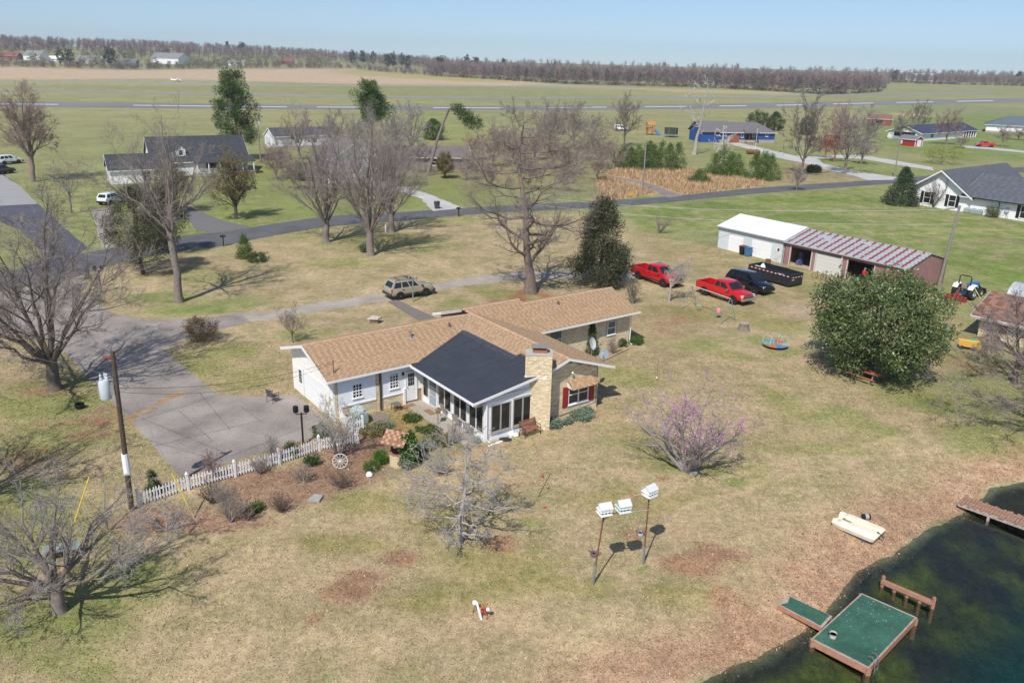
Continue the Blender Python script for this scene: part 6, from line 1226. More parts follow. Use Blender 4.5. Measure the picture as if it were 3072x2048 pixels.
t = thing('marker_post', 'small white post at the foot of the rear oak', 'post', GP(1157, 697)); MB().box(-.08, .08, -.08, .08, 0, .95).build('timber', OFFW, t)
t = thing('marker_post', 'yellow gas marker beside the pale drive', 'post', GP(2574, 530)); MB().box(-.06, .06, -.06, .06, 0, 1.1).build('stake', YEL, t)
# trampoline and playset
t = thing('trampoline', 'blue edged trampoline with dark safety net left of the blue house', 'trampoline', GP(2012, 411)); MB().lathe([(1.9, .75), (2.15, .85), (2.15, .95), (1.9, .95)], 18, cap=False).build('frame_pad', mat('pad_blue', (.05, .25, .4), .6), t); MB().lathe([(.01, .85), (1.9, .85)], 18).build('bed', BLACK, t); MB().lathe([(2.0, .95), (2.05, 2.7)], 18, cap=False).build('net', mat('net_dark', (.05, .06, .05), .9), t)
for k_ in range(6): a = k_*math.pi/3; rod('leg', STEEL, t, [(2*math.cos(a), 2*math.sin(a), 0), (2.05*math.cos(a), 2.05*math.sin(a), 2.75)], .04, 5)
t = thing('playset', 'orange wooden playset with a blue slide', 'playset', GP(1950, 405), .2); OW = mat('orange_cedar', (.42, .19, .06), .7, var=.15)
for x in (-1, 1):
    for y in (-1, 1): MB().box(x - .08, x + .08, y - .08, y + .08, 0, 3.2).build('post', OW, t)
MB().box(-1.1, 1.1, -1.1, 1.1, 1.4, 1.5).build('deck', OW, t); MB().box(-1.1, 1.1, -1.1, -1.05, 1.5, 2.2).box(-1.1, 1.1, 1.05, 1.1, 1.5, 2.2).box(-1.12, -1.07, -1.05, 1.05, .2, 1.4).build('siding', OW, t); MB().prism([(-1.3, 3.1), (1.3, 3.1), (0, 4.2)], 0, -1.3, 1.3).build('roof', OW, t); MB().tube([(1.1, -.5, 1.5), (1.9, -.8, 1.1), (2.4, -1.2, .4), (2.9, -1.4, .2)], .38, 8).build('slide', mat('slide_blue', (.02, .2, .5), .4), t); MB().tube([(-1, 0, 3.), (-4., 0, 2.8)], .08, 5).tube([(-4., 0, 2.8), (-4.3, 1, 0)], .06, 5).tube([(-4, 0, 2.8), (-4.3, -1, 0)], .06, 5).build('swing_beam', OW, t)
for px, py, lab in ((2250, 462, 'left'), (2268, 463, 'right')):
    t = thing('round_shrub', 'rust brown round shrub, %s of the pair before the blue house' % lab, 'shrub', GP(px, py)); MB().lathe([(.3, 0), (1., .3), (1.1, .7), (.7, 1.1), (.05, 1.25)], 12).build('foliage', mat('rust_foliage', (.18, .085, .04), .95, bump=1., bscale=3, var=.4, scale=4), t)
# far tower
p = G(962, 150, 0); dd = np.array([p[0], p[1]]); dd = dd/np.linalg.norm(dd)*1900; b0 = (dd[0], dd[1], float(hz(dd[0], dd[1])))
t = thing('water_tower', 'tall thin far tower rising above the wooded skyline', 'tower', b0); MB().tube([(0, 0, 0), (0, 0, 53)], 1.6, 8, 1.).build('shaft', mat('tower_grey', (.45, .48, .5), .7), t); MB().lathe([(1.2, 51), (3.2, 54), (3.2, 57), (1, 59)], 12).build('tank', MATS['far_white'], t)
# ------------------------------------------------------------------ pond things
DG = mat('dock_green', (.035, .108, .074), .9, var=.2, scale=5, var2=.3, scale2=.9); DW = mat('dock_wood', (.36, .175, .115), .8, var=.2, scale=5); DGREYW = mat('dock_edge', (.36, .30, .25), .85, var=.25, scale=5)
D0, D1, D2, D3 = [Vector((a, b_, 0))*(21.4/21.4) for a, b_ in ((12.25, 26.72), (13.90, 25.15), (17.18, 28.27), (15.50, 29.81))]
t = thing('dock', 'square green carpeted dock on reddish wooden posts in the pond', 'dock', (0, 0, 0)); zt = -.15
def quadslab(nm, P, z, th, m_, par): return MB().slab([(p.x, p.y, z) for p in P], th).build(nm, m_, par)
quadslab('deck', [D0, D1, D2, D3], zt, .08, DGREYW, t)
c_ = (D0 + D1 + D2 + D3)/4; inn = [c_ + (p - c_)*.955 for p in (D0, D1, D2, D3)]; quadslab('carpet', inn, zt + .015, .012, DG, t)
for a, b_ in ((D0, D1), (D1, D2), (D2, D3), (D3, D0)):
    d = (b_ - a).normalized(); nn_ = Vector((d.y, -d.x, 0))*.025
    MB().add([a + nn_ + Vector((0, 0, zt - .28)), b_ + nn_ + Vector((0, 0, zt - .28)), b_ - nn_ + Vector((0, 0, zt - .28)), a - nn_ + Vector((0, 0, zt - .28)), a + nn_ + Vector((0, 0, zt - .01)), b_ + nn_ + Vector((0, 0, zt - .01)), b_ - nn_ + Vector((0, 0, zt - .01)), a - nn_ + Vector((0, 0, zt - .01))], [(0, 3, 2, 1), (4, 5, 6, 7), (0, 1, 5, 4), (1, 2, 6, 5), (2, 3, 7, 6), (3, 0, 4, 7)]).build('side_board', DW, t)
for p in (D0, D1, D2, D3): q = c_ + (p - c_)*.97; MB().box(q.x - .09, q.x + .09, q.y - .09, q.y + .09, -2.6, zt - .02).build('pile', DW, t)
rr = random.Random(8); b = MB()
for k_ in range(46):
    u_k, v_k = rr.random()**.4, rr.random(); p = D0.lerp(D1, .1 + .8*v_k).lerp(D3.lerp(D2, .1 + .8*v_k), .05 + .9*u_k); s = rr.uniform(.008, .024); b.slab([(p.x - s, p.y - s, zt + .024), (p.x + s, p.y - s*.4, zt + .024), (p.x + s*.4, p.y + s, zt + .024)], .008)
tag(b.build('leaf_litter', mat('bleached_leaf', (.6, .55, .48), .8), t), kind='stuff')
E0, E1, E2, E3 = [Vector((a, b_, 0)) for a, b_ in ((13.60, 28.13), (12.92, 27.40), (11.55, 28.83), (12.18, 29.44))]
t = thing('dock_ramp', 'green carpeted gangway from the bank to the dock', 'gangway', (0, 0, 0)); quadslab('deck', [E0, E1, E2, E3], zt + .05, .07, DGREYW, t); c_ = (E0 + E1 + E2 + E3)/4
ir = [c_ + (p - c_)*.9 for p in (E0, E1, E2, E3)]; jag = [ir[0], ir[1]] + [ir[1].lerp(ir[2], s) + Vector((rr.uniform(-.03, .03), rr.uniform(-.03, .03), 0)) for s in (.3, .5, .7, .85)] + [ir[2], ir[2].lerp(ir[3], .4) + Vector((.1, -.1, 0)), ir[3]]
quadslab('carpet', jag, zt + .072, .01, DG, t)
for a, b_ in ((E1, E2), (E3, E0)):
    d = (b_ - a).normalized(); nn_ = Vector((d.y, -d.x, 0))*.03; MB().add([a + nn_ + Vector((0, 0, zt - .16)), b_ + nn_ + Vector((0, 0, zt - .16)), b_ - nn_ + Vector((0, 0, zt - .16)), a - nn_ + Vector((0, 0, zt - .16)), a + nn_ + Vector((0, 0, zt + .03)), b_ + nn_ + Vector((0, 0, zt + .03)), b_ - nn_ + Vector((0, 0, zt + .03)), a - nn_ + Vector((0, 0, zt + .03))], [(0, 3, 2, 1), (4, 5, 6, 7), (0, 1, 5, 4), (1, 2, 6, 5), (2, 3, 7, 6), (3, 0, 4, 7)]).build('stringer', DW, t)
for p in (E2, E3): q = c_ + (p - c_)*.85; MB().box(q.x - .07, q.x + .07, q.y - .07, q.y + .07, -.6, zt).build('support', DW, t)
t = thing('swim_ladder', 'grey metal ladder hanging off the dock corner', 'ladder', (14.22, 25.45, -.42), R_(44))
for x in (-.16, .16): rod('rail', GREYM, t, [(x, .18, .55), (x, .05, .62), (x, -.1, .4), (x, -.2, -1.)], .018, 6)
for z in (.1, -.2, -.5): rod('rung', GREYM, t, [(-.16, -.14, z), (.16, -.14, z)], .016, 5)
t = thing('bucket', 'pale round bucket standing on the green dock', 'bucket', tuple(G(2498, 1910, zt + .02))); MB().lathe([(.13, 0), (.16, .2), (.18, .2), (.155, .2), (.12, .03)], 14, cap=False).build('pail', mat('bucket_cream', (.55, .52, .45), .6), t, smooth=True); MB().lathe([(.01, .14), (.14, .14)], 12).build('contents', mat('bucket_green', (.25, .26, .1), .9), t)
RA, RB = [Vector(G(*q, WATER)) for q in ((2645, 1758), (2796, 1823))]
t = thing('mooring_rail', 'reddish wooden rail on five posts standing in the pond', 'rail', tuple(RA)); d = RB - RA
for k_ in range(5):
    p = d*(k_/4); h = .55 if k_ in (0, 4) else .3; MB().box(p.x - .06, p.x + .06, p.y - .06, p.y + .06, -1.6, h).build('post', DW, t)
MB().slab([tuple(d*(-.02) + Vector((.07, .07, .34))), tuple(d*1.02 + Vector((.07, .07, .34))), tuple(d*1.02 + Vector((-.07, -.07, .34))), tuple(d*(-.02) + Vector((-.07, -.07, .34)))], .16).build('beam', DW, t)
K0 = Vector(GP(2880, 1515)); K1 = Vector((K0.x + 4.6, K0.y - 4.6, 0)); t = thing('plank_jetty', 'weathered plank jetty with gaps at the right edge', 'jetty', (K0.x, K0.y, -.18), math.atan2(K1.y - K0.y, K1.x - K0.x)); PW_ = mat('weathered_red_plank', (.29, .165, .11), .9, var=.3, scale=3); pl = MB().box(0, .13, -.55, .55, 0, .045).mesh('plank', PW_)
for k_ in range(44): o = inst(pl, 'plank', t, (k_*.148, rr.uniform(-.05, .05), .1 + rr.uniform(-.01, .01)), (0, rr.uniform(-.03, .03), rr.uniform(-.03, .03)), (1, rr.choice((1, 1, 1, .8, 1.02)), 1))
for y in (-.5, .45): MB().box(0, 6.6, y, y + .07, -.08, .1).build('stringer', DGREYW, t)
for x in (1.5, 4., 6.3):
    for y in (-.45, .45): MB().box(x - .06, x + .06, y - .06, y + .06, -2.5, .05).build('pile', DGREYW, t)
# pedal boat
b0, b1 = GP(2540, 1563), GP(2624, 1625); mid = (GP(2492, 1577) + GP(2606, 1637) + GP(2651, 1614) + GP(2534, 1548))/4; v1 = GP(2606, 1637) - GP(2492, 1577); t = thing('pedal_boat', 'cream plastic pedal boat beached on the leafy bank', 'boat', tuple(mid + np.array([0, 0, .12])), math.atan2(v1[1], v1[0])); L = float(np.linalg.norm(v1[:2]))/2; Wb = .62
BC = mat('boat_cream', (.76, .70, .53), .45, var=.05, scale=2, var2=.1, scale2=.8)
b = MB(); 
hullp = [(-L, -Wb*.55), (-L*.93, -Wb*.92), (-L*.6, -Wb), (L*.9, -Wb), (L, -Wb*.9), (L, Wb*.9), (L*.9, Wb), (-L*.6, Wb), (-L*.93, Wb*.92), (-L, Wb*.55), (-L*.9, 0)]
b.add([(x*.93, y*.9, 0) for x, y in hullp] + [(x, y, .2) for x, y in hullp] + [(x, y, .24) for x, y in hullp], [tuple(range(10, -1, -1))] + [(i + 11*j, (i+1) % 11 + 11*j, (i+1) % 11 + 11*(j+1), i + 11*(j+1)) for j in (0, 1) for i in range(11)] + [tuple(range(22, 33))]); b.build('hull', BC, t)
for sg in (-1, 1): MB().add([(-L*.85, sg*.16, .24), (L*.98, sg*.12, .24), (L*.98, sg*.56, .24), (-L*.85, sg*.56, .24), (-L*.6, sg*.2, .36), (L*.9, sg*.16, .35), (L*.9, sg*.5, .35), (-L*.6, sg*.5, .36)], [(4, 5, 6, 7), (0, 1, 5, 4), (1, 2, 6, 5), (2, 3, 7, 6), (3, 0, 4, 7)]).build('pontoon', BC, t, bevel=.05)
for k_ in range(3): MB().box(-L*.3, L*.9, -.07 + k_*.055, -.045 + k_*.055, .242, .262).build('keel_rib', BC, t)
for sg in (-1, 1): MB().add([(-L, sg*.3, .24), (-L*.7, sg*.3, .24), (-L*.7, sg*.56, .24), (-L*.95, sg*.5, .24), (-L*1.0, sg*.33, .34), (-L*.85, sg*.35, .36), (-L*.85, sg*.48, .35), (-L*.95, sg*.46, .34)], [(4, 5, 6, 7), (0, 1, 5, 4), (1, 2, 6, 5), (2, 3, 7, 6), (3, 0, 4, 7)]).build('bow_horn', BC, t, bevel=.03)
MB().lathe([(.06, .25), (.06, .3)], 10, (-L*.62, .0)).box(-L*.68, -L*.2, -.05, .05, .243, .25).build('well_opening', mat('boat_well_grey', (.2, .2, .18), .7), t); rod('rudder', BLACK, t, [(L*.85, 0, .3), (L*1.15, .05, .1)], .04, 5)  # plain grey disc and strip on the deck mark the well
for x in (-.2, .5): MB().box(x - .1, x + .1, -.5, -.3, -.16, .02).build('blue_chock', mat('chock_blue', (.02, .1, .32), .5), t)
t.scale = (1.15, 1.15, 1.)
t = thing('paint_bucket', 'black tipped over paint bucket beside the pedal boat', 'bucket', at(2597, 1556, .14), R_(5)); MB().tube([(-.19, 0, 0), (.19, 0, 0)], .145, 14).build('pail', BLACK, t); MB().tube([(-.08, 0, 0), (.1, 0, 0)], .148, 14).build('label_band', mat('label_grey', (.35, .37, .39), .5), t)
# ------------------------------------------------------------------ the person at the open bay
def person(label, base, rz):
    t = thing('person', label, 'person', base, rz)
    J = {'pel': (0, 0, .95), 'spi': (0, .0, 1.15), 'che': (0, .01, 1.36), 'nek': (0, 0, 1.5), 'hed': (0, -.03, 1.62), 'top': (0, -.02, 1.74)}
    seq = ['pel', 'spi', 'che', 'nek', 'hed', 'top']; V = [J[k_] for k_ in seq]; R = [.15, .14, .16, .06, .095, .07]; E = [(i, i+1) for i in range(5)]
    def chain(fr, pts):
        i = fr
        for p, r in pts: V.append(p); R.append(r); E.append((i, len(V)-1)); i = len(V)-1
    for s in (-1, 1):
        chain(0, [((s*.1, 0, .88), .11), ((s*.12, -.03*s, .5), .075), ((s*.13, .03, .08), .05), ((s*.14, -.12, .04), .045)])
        chain(2, [((s*.19, 0, 1.4), .075), ((s*.26, -.06, 1.15), .055), ((s*.2, -.3, 1.08), .04), ((s*.18, -.4, 1.09), .032)])
    me = bpy.data.meshes.new('body'); me.from_pydata(V, E, []); o = bpy.data.objects.new('body', me); link(o, t)
    sk = o.modifiers.new('skin', 'SKIN'); 
    for i, r in enumerate(R): me.skin_vertices[0].data[i].radius = (r, r*.8) if i < 3 else (r, r)
    me.skin_vertices[0].data[0].use_root = True; ss = o.modifiers.new('sub', 'SUBSURF'); ss.levels = 2; ss.render_levels = 2
    SK, SHI, PAN = mat('skin', (.42, .24, .17), .6), mat('red_shirt', (.5, .012, .015), .8), mat('dark_jeans', (.02, .025, .04), .85)
    for m_ in (SK, SHI, PAN): me.materials.append(m_)
    o.data.materials.clear()
    m_ = bpy.data.materials.new('person_skin_and_clothes'); m_.use_nodes = True; n = m_.node_tree.nodes; l = m_.node_tree.links; tc = n.new('ShaderNodeTexCoord'); sp = n.new('ShaderNodeSeparateXYZ'); l.new(tc.outputs['Object'], sp.inputs[0]); cr = n.new('ShaderNodeValToRGB'); cr.color_ramp.interpolation = 'CONSTANT'; mr = n.new('ShaderNodeMapRange'); mr.inputs[2].default_value = 2; l.new(sp.outputs[2], mr.inputs[0]); l.new(mr.outputs[0], cr.inputs[0])
    e = cr.color_ramp.elements; e[0].color = (.02, .02, .02, 1); e[1].position = .045; e[1].color = (.02, .025, .04, 1)
    for p_, c in ((.475, (.5, .012, .015, 1)), (.735, (.42, .24, .17, 1))): q = e.new(p_); q.color = c
    l.new(cr.outputs[0], n['Principled BSDF'].inputs['Base Color']); n['Principled BSDF'].inputs['Roughness'].default_value = .8; me.materials.append(m_)
    MB().lathe([(.1, 1.66), (.105, 1.72), (.07, 1.77), (.01, 1.785)], 12, (0, -.02)).box(-.08, .08, -.22, -.1, 1.665, 1.68).build('cap', mat('grey_cap', (.2, .2, .2), .8), t)
    for s in (-1, 1): MB().lathe([(.012, 1.628), (.012, 1.645)], 6, (s*.035, -.115)).build('eye', BLACK, t)
    MB().box(-.015, .015, -.15, -.11, 1.59, 1.63).build('nose', SK, t)
    for s in (-1, 1):
        for k_ in range(4): rod('finger', SK, t, [(s*.18 + (k_-1.5)*.018, -.42, 1.09), (s*.18 + (k_-1.5)*.018, -.48, 1.08 - .004*k_), (s*.18 + (k_-1.5)*.018, -.50, 1.05)], .009, 5)
        rod('thumb', SK, t, [(s*.15, -.4, 1.1), (s*.12, -.45, 1.11)], .01, 5)
    return t
person('person in a red shirt and grey cap standing at the right open bay', (36.6, 82.55, 0), R_(20))

t = thing('garden_table', 'low grey green folding table behind the wide bare tree at bottom left', 'table', GP(188, 1668), R_(25)); GT = mat('grey_green_top', (.25, .29, .26), .7, var=.1, scale=4)
for k_ in range(2): MB().slab([(-.75 + k_*.77, -.35, .5), (-.0 + k_*.75, -.35, .5 - .06*k_), (.0 + k_*.75, .35, .5 - .06*k_), (-.75 + k_*.77, .35, .5)], .04).build('top_panel', GT, t)
for x in (-.65, .65):
    for y in (-.28, .28): rod('leg', GREYM, t, [(x, y, 0), (x*.9, y, .47)], .018, 5)
# ------------------------------------------------------------------ trees
def nrmz(a): return a/np.maximum(np.linalg.norm(a, axis=-1, keepdims=True), 1e-9)
def rings(P, R, S_):
    N, K, _ = P.shape; T = nrmz(np.gradient(P, axis=1)); ref = np.where(np.abs(T[..., 2:]) > .9, np.array([1., 0, 0]), np.array([0, 0, 1.])); A = nrmz(np.cross(T, ref)); B = np.cross(T, A)
    an = 2*np.pi*np.arange(S_)/S_
    V = P[:, :, None] + R[:, :, None, None]*(np.cos(an)[:, None]*A[:, :, None] + np.sin(an)[:, None]*B[:, :, None])
    ix = np.arange(N*K*S_).reshape(N, K, S_); a = ix[:, :-1]; b = ix[:, 1:]
    return V.reshape(-1, 3), np.stack([a, np.roll(a, -1, 2), np.roll(b, -1, 2), b], -1).reshape(-1, 4)
def ribbons(rg, P, R):
    N, K, _ = P.shape; T = nrmz(np.gradient(P, axis=1)); A = nrmz(np.cross(T, rg.normal(size=(N, 1, 3))))
    V = np.stack([P - A*R[..., None], P + A*R[..., None]], 2); ix = np.arange(N*K*2).reshape(N, K, 2); a = ix[:, :-1]; b = ix[:, 1:]
    return V.reshape(-1, 3), np.stack([a[..., 0], a[..., 1], b[..., 1], b[..., 0]], -1).reshape(-1, 4)
def blades(rg, P0, P1, R):
    A = nrmz(np.cross(P1 - P0, rg.normal(size=P0.shape)))*R[:, None]; N = len(P0)
    return np.stack([P0 - A, P0 + A, P1], 1).reshape(-1, 3), np.arange(N*3).reshape(N, 3)
def grow(rg, base, d, L, R0, R1, K, wig, upb):
    P = [base]; seg = (L/K)[:, None]
    for _ in range(K): d = nrmz(d + rg.normal(0, wig, d.shape) + np.array([0, 0, upb])); P.append(P[-1] + d*seg)
    t = np.linspace(0, 1, K + 1); return np.stack(P, 1), R0[:, None] + (R1 - R0)[:, None]*t
def kids(rg, P, R, m, t0, t1, a0, a1):
    N, K1, _ = P.shape; t = t0 + (t1 - t0)*(np.arange(m)[None] + rg.random((N, m)))/m; f = np.clip(t*(K1 - 1), 0, K1 - 1.001); i = f.astype(int); w = (f - i)[..., None]; n = np.arange(N)[:, None]
    pos = P[n, i]*(1 - w) + P[n, i + 1]*w; tan = nrmz(P[n, i + 1] - P[n, i]); rad = R[n, i]*(1 - w[..., 0]) + R[n, i + 1]*w[..., 0]
    q = nrmz(np.cross(tan, rg.normal(size=tan.shape))); an = rg.uniform(a0, a1, (N, m))[..., None]
    return pos.reshape(-1, 3), (tan*np.cos(an) + q*np.sin(an)).reshape(-1, 3), rad.reshape(-1), t.reshape(-1), np.repeat(np.arange(N), m)
BARK = mat('grey_bark', (.20, .165, .145), .95, var=.3, scale=4, bump=.5, bscale=7); BARKP = mat('pale_bark', (.36, .33, .30), .9, var=.25, scale=3); BARKD = mat('dark_bark', (.085, .065, .055), .95, var=.3, scale=4)
TWIG = mat('grey_twig', (.25, .215, .195), .9); TWIGP = mat('pale_twig', (.33, .30, .275), .9); TWIGR = mat('reddish_twig', (.255, .185, .16), .9); TWIGD = mat('dark_twig', (.17, .14, .12), .9); TWIGT = mat('tan_twig', (.28, .225, .18), .9)
def bare_tree(name, label, base, H, Wd, r, fork=.25, nl=9, mode='vase', lv=(8, 7, 7, 3), bark=BARK, twig=TWIG, seed=1, group=None, cat='tree', lean=(0, 0), crown0=None, droop=0., rt=(.014, .008), stems=1, tlen=(.5, .55, .65, .8), build=True, spread=1., topw=.35, off=(0, 0), upb=.07):
    rg = np.random.default_rng(seed); t = thing(name, label, cat, base, 0, group); LV = []
    c0 = crown0 if crown0 is not None else fork; ox, oy = off
    if mode == 'multi':
        n_ = nl; az = rg.uniform(0, 2*np.pi, n_); q = np.sqrt(rg.random(n_)); st = np.stack([.12*r*10*np.cos(az)*q, .12*r*10*np.sin(az)*q, np.zeros(n_)], -1)
        e = np.stack([Wd*q*np.cos(az)*.9 + ox, Wd*q*np.sin(az)*.9 + oy, H*(1 - .35*q*q)*rg.uniform(.75, 1., n_)], -1); R0 = np.full(n_, r); trunkP = None
    else:
        th = H*(fork if mode == 'vase' else .92); K = 8; z = np.linspace(-.25/max(th, 1), 1, K + 1); wob = np.cumsum(rg.normal(0, .012*th, (K + 1, 2)), 0); wob -= wob[0]
        TP = np.stack([wob[:, 0] + lean[0]*z, wob[:, 1] + lean[1]*z, z*th], -1)[None]; fl = np.array([1.6, 1.12] + [1.]*(K - 1)); tr = r*fl*(np.linspace(1, .82, K + 1) if mode == 'vase' else np.linspace(1, .12, K + 1)); TR = tr[None]
        LV.append((TP, TR, 10)); n_ = nl; az = 2*np.pi*(np.arange(n_)*.618) + rg.uniform(-.3, .3, n_)
        if mode == 'vase':
            f = rg.uniform(.72, 1., n_); q = (np.arange(n_) + .5)/n_; q = q**.7
            e = np.stack([.82*Wd*np.sin(q*1.45)*np.cos(az)*rg.uniform(.7, 1, n_) + lean[0] + ox, .82*Wd*np.sin(q*1.45)*np.sin(az)*rg.uniform(.7, 1, n_) + lean[1] + oy, .9*H*(c0 + (1 - c0)*np.cos(q*1.45*.92))*rg.uniform(.86, 1., n_)], -1); R0 = r*rg.uniform(.30, .48, n_)*(1.1 - .35*q)
        else:
            f = c0 + (.97 - c0)*((np.arange(n_) + rg.random(n_))/n_)**.9; sh = np.sin(np.clip((f - c0)/(1 - c0), 0, 1)*np.pi*.82 + .42); ww = Wd*np.maximum(sh, topw)*rg.uniform(.6, .9, n_)
            e = np.stack([ww*np.cos(az) + lean[0]*f + ox*f, ww*np.sin(az) + lean[1]*f + oy*f, H*np.clip(f + rg.uniform(.02, .14, n_)*spread - droop, .05, 1.)], -1); R0 = r*(1.05 - f)*rg.uniform(.35, .55, n_) + .012
        ff = np.clip(f*K/(1 if mode == 'vase' else .92), 0, K - .001); i = ff.astype(int); w = (ff - i)[:, None]; st = TP[0, i]*(1 - w) + TP[0, np.minimum(i + 1, K)]*w
    K = 7; tt = np.linspace(0, 1, K + 1)[None, :, None]; mid = st + (e - st)*np.array([.55, .55, .42 if mode != 'multi' else .5]) + rg.normal(0, .06*Wd, st.shape) + (np.array([0, 0, -.05*H]) if mode == 'leader' else np.array([0, 0, .06*H]))*(1 if mode != 'multi' else 0)
    LP = st[:, None]*(1 - tt)**2 + 2*mid[:, None]*tt*(1 - tt) + e[:, None]*tt**2 + rg.normal(0, .018*Wd, (n_, K + 1, 3))*tt*1.3; LR = R0[:, None]*np.linspace(1, .13, K + 1); LV.append((LP, LR, 6))
    LL = np.linalg.norm(e - st, axis=1); P, R, L = LP, LR, LL; segs = (5, 3, 2, 2); ang = ((.45, 1.0), (.4, 1.05), (.35, 1.0), (.3, .9)); TW = []
    for k, m in enumerate(lv):
        pos, d, rad, tp, par = kids(rg, P, R, m, .22 if k == 0 else .12, 1., *ang[min(k, 3)]); Lc = L[par]*tlen[min(k, 3)]*(1.1 - .55*tp)*rg.uniform(.6, 1.2, len(tp)); last = k == len(lv) - 1
        rmin = rt[0] if k < 2 else (rt[0] if k == 2 else rt[1]); r0 = np.maximum(rad*(.5 if k == 0 else .6), rmin); r1 = np.maximum(r0*.25, rt[1]*.5)
        P, R = grow(rg, pos, d, Lc, r0, r1, segs[min(k, 3)] if not last else 2, .14, upb - droop*.35); L = Lc
        if k == 0: LV.append((P, R, 4))
        elif k == 1 and not last: TW.append((P, R, 3))
        elif not last: TW.append(('r', P, R))
        else: TW.append(('b', P[:, 0], P[:, -1], r0))
    def join(parts):
        V, F4, F3, o = [], [], [], 0
        for q in parts:
            if isinstance(q[0], str) and q[0] == 'b': v, f = blades(rg, q[1], q[2], q[3]); F3.append(f + o)
            elif isinstance(q[0], str): v, f = ribbons(rg, q[1], q[2]); F4.append(f + o)
            else: v, f = rings(*q); F4.append(f + o)
            V.append(v); o += len(v)
        return np.concatenate(V), [np.concatenate(x) for x in (F4, F3) if x]
    v, f = join(LV); link(bpy.data.objects.new('trunk', raw_mesh('trunk', v, f, bark, smooth=True)), t)
    v, f = join(TW); link(bpy.data.objects.new('crown', raw_mesh('crown', v, f, twig)), t)
    return t, P[:, -1], LP
def leaves(name, parent, C, n, spread, l, w, pal, m, seed, radial=.5, jit=.25, upb=.0, ctr=None):
    """n leaf quads round every clump centre C"""
    rg = np.random.default_rng(seed); N = len(C); sp = np.broadcast_to(np.asarray(spread, float), (N,)); D = nrmz(rg.normal(size=(N, n, 3))); rr = rg.random((N, n, 1))**.5
    P = C[:, None] + D*rr*sp[:, None, None]; u = nrmz(D*radial + rg.normal(0, .6, D.shape) + np.array([0, 0, upb])); v = nrmz(np.cross(u, rg.normal(size=u.shape))); ll = l*rg.uniform(.6, 1.2, (N, n, 1)); ww = w*rg.uniform(.6, 1.2, (N, n, 1))
    V = np.stack([P, P + u*ll*.5 + v*ww*.5, P + u*ll, P + u*ll*.5 - v*ww*.5], 2); pal = np.array(pal)
    cc = pal[rg.integers(len(pal), size=(N, 1))].repeat(n, 1); cc = np.where(rg.random((N, n, 1)) < .3, pal[rg.integers(len(pal), size=(N, n))], cc)*rg.uniform(1 - jit, 1 + jit, (N, n, 1)); k = N*n
    o = link(bpy.data.objects.new(name, raw_mesh(name, V, [np.arange(k*4).reshape(k, 4)], m, cc.reshape(-1, 3).repeat(4, 0))), parent); return o
LEAFM = mat('leaf', (.06, .1, .02), .6, attr='tint', spec=.3); GLOSS = mat('glossy_leaf', (.04, .08, .02), .42, attr='tint', spec=.45); PETAL = mat('petal', (.5, .2, .4), .8, attr='tint', spec=.1)
def shell(rg, n, kind, H, W_, z0, inner=.5, lump=.25):
    a = rg.uniform(0, 2*np.pi, n); out = rg.uniform(inner, 1., n)**.6
    if kind == 'ell': zz = rg.uniform(-1, 1, n); rad = np.sqrt(1 - zz*zz); z = z0 + (H - z0)*(.5 + .5*zz*out)
    elif kind == 'cone': f = rg.random(n)**1.5; rad = (1 - f)**.75; z = z0 + (H - z0)*f
    elif kind == 'col': f = rg.random(n); rad = np.minimum(1, np.minimum(f*5 + .5, (1 - f)*2.4 + .12)); z = z0 + (H - z0)*f
    lf = 1 + lump*np.sin(3*a + z*2.1)*np.cos(z*1.7 + 2*a); return np.stack([W_*rad*out*lf*np.cos(a), W_*rad*out*lf*np.sin(a), z], -1)
def leafy(name, label, base, H, W_, kind, ncl, nlf, spread, l, w, pal, seed, z0=.0, tr=.2, m=LEAFM, bark=BARKD, group=None, cat='tree', inner=.5, lump=.25, radial=.5, upb=0., limbs=10, foliage='crown', lobes=0):
    rg = np.random.default_rng(seed); t = thing(name, label, cat, base, 0, group); C = shell(rg, ncl, kind, H, W_, z0, inner, lump)
    if lobes:
        Lc = shell(rg, lobes, kind, H*.93, W_*.8, z0 + .06*H, .75, .12); lr = W_*rg.uniform(.2, .36, lobes); D = nrmz(rg.normal(size=(ncl, 3)) + np.array([0, 0, .35])); k_ = rg.integers(lobes, size=ncl); fill = C[:ncl//4].copy(); C = Lc[k_] + D*(lr[k_]*rg.uniform(.6, 1.05, ncl))[:, None]; C[:ncl//4] = fill*np.array([.85, .85, 1.]); C[:, 2] = np.maximum(C[:, 2], z0*.6)
    b = MB().tube([(0, 0, -.2), (.02*H*rg.normal(), .02*H*rg.normal(), H*.5), (0, 0, H*.9)], tr, 8, tr*.15)
    for i in range(min(limbs, ncl)): c = C[i]; z = max(.15*H, c[2]*.7); b.tube([(0, 0, z*.8), (c[0]*.6, c[1]*.6, z), tuple(c*.95)], tr*.35, 5, .01)
    b.build('trunk', bark, t); leaves(foliage, t, C, nlf, spread, l, w, pal, m, seed + 1, radial, upb=upb); return t
T_ = lambda px, py: tuple(GP(px, py))
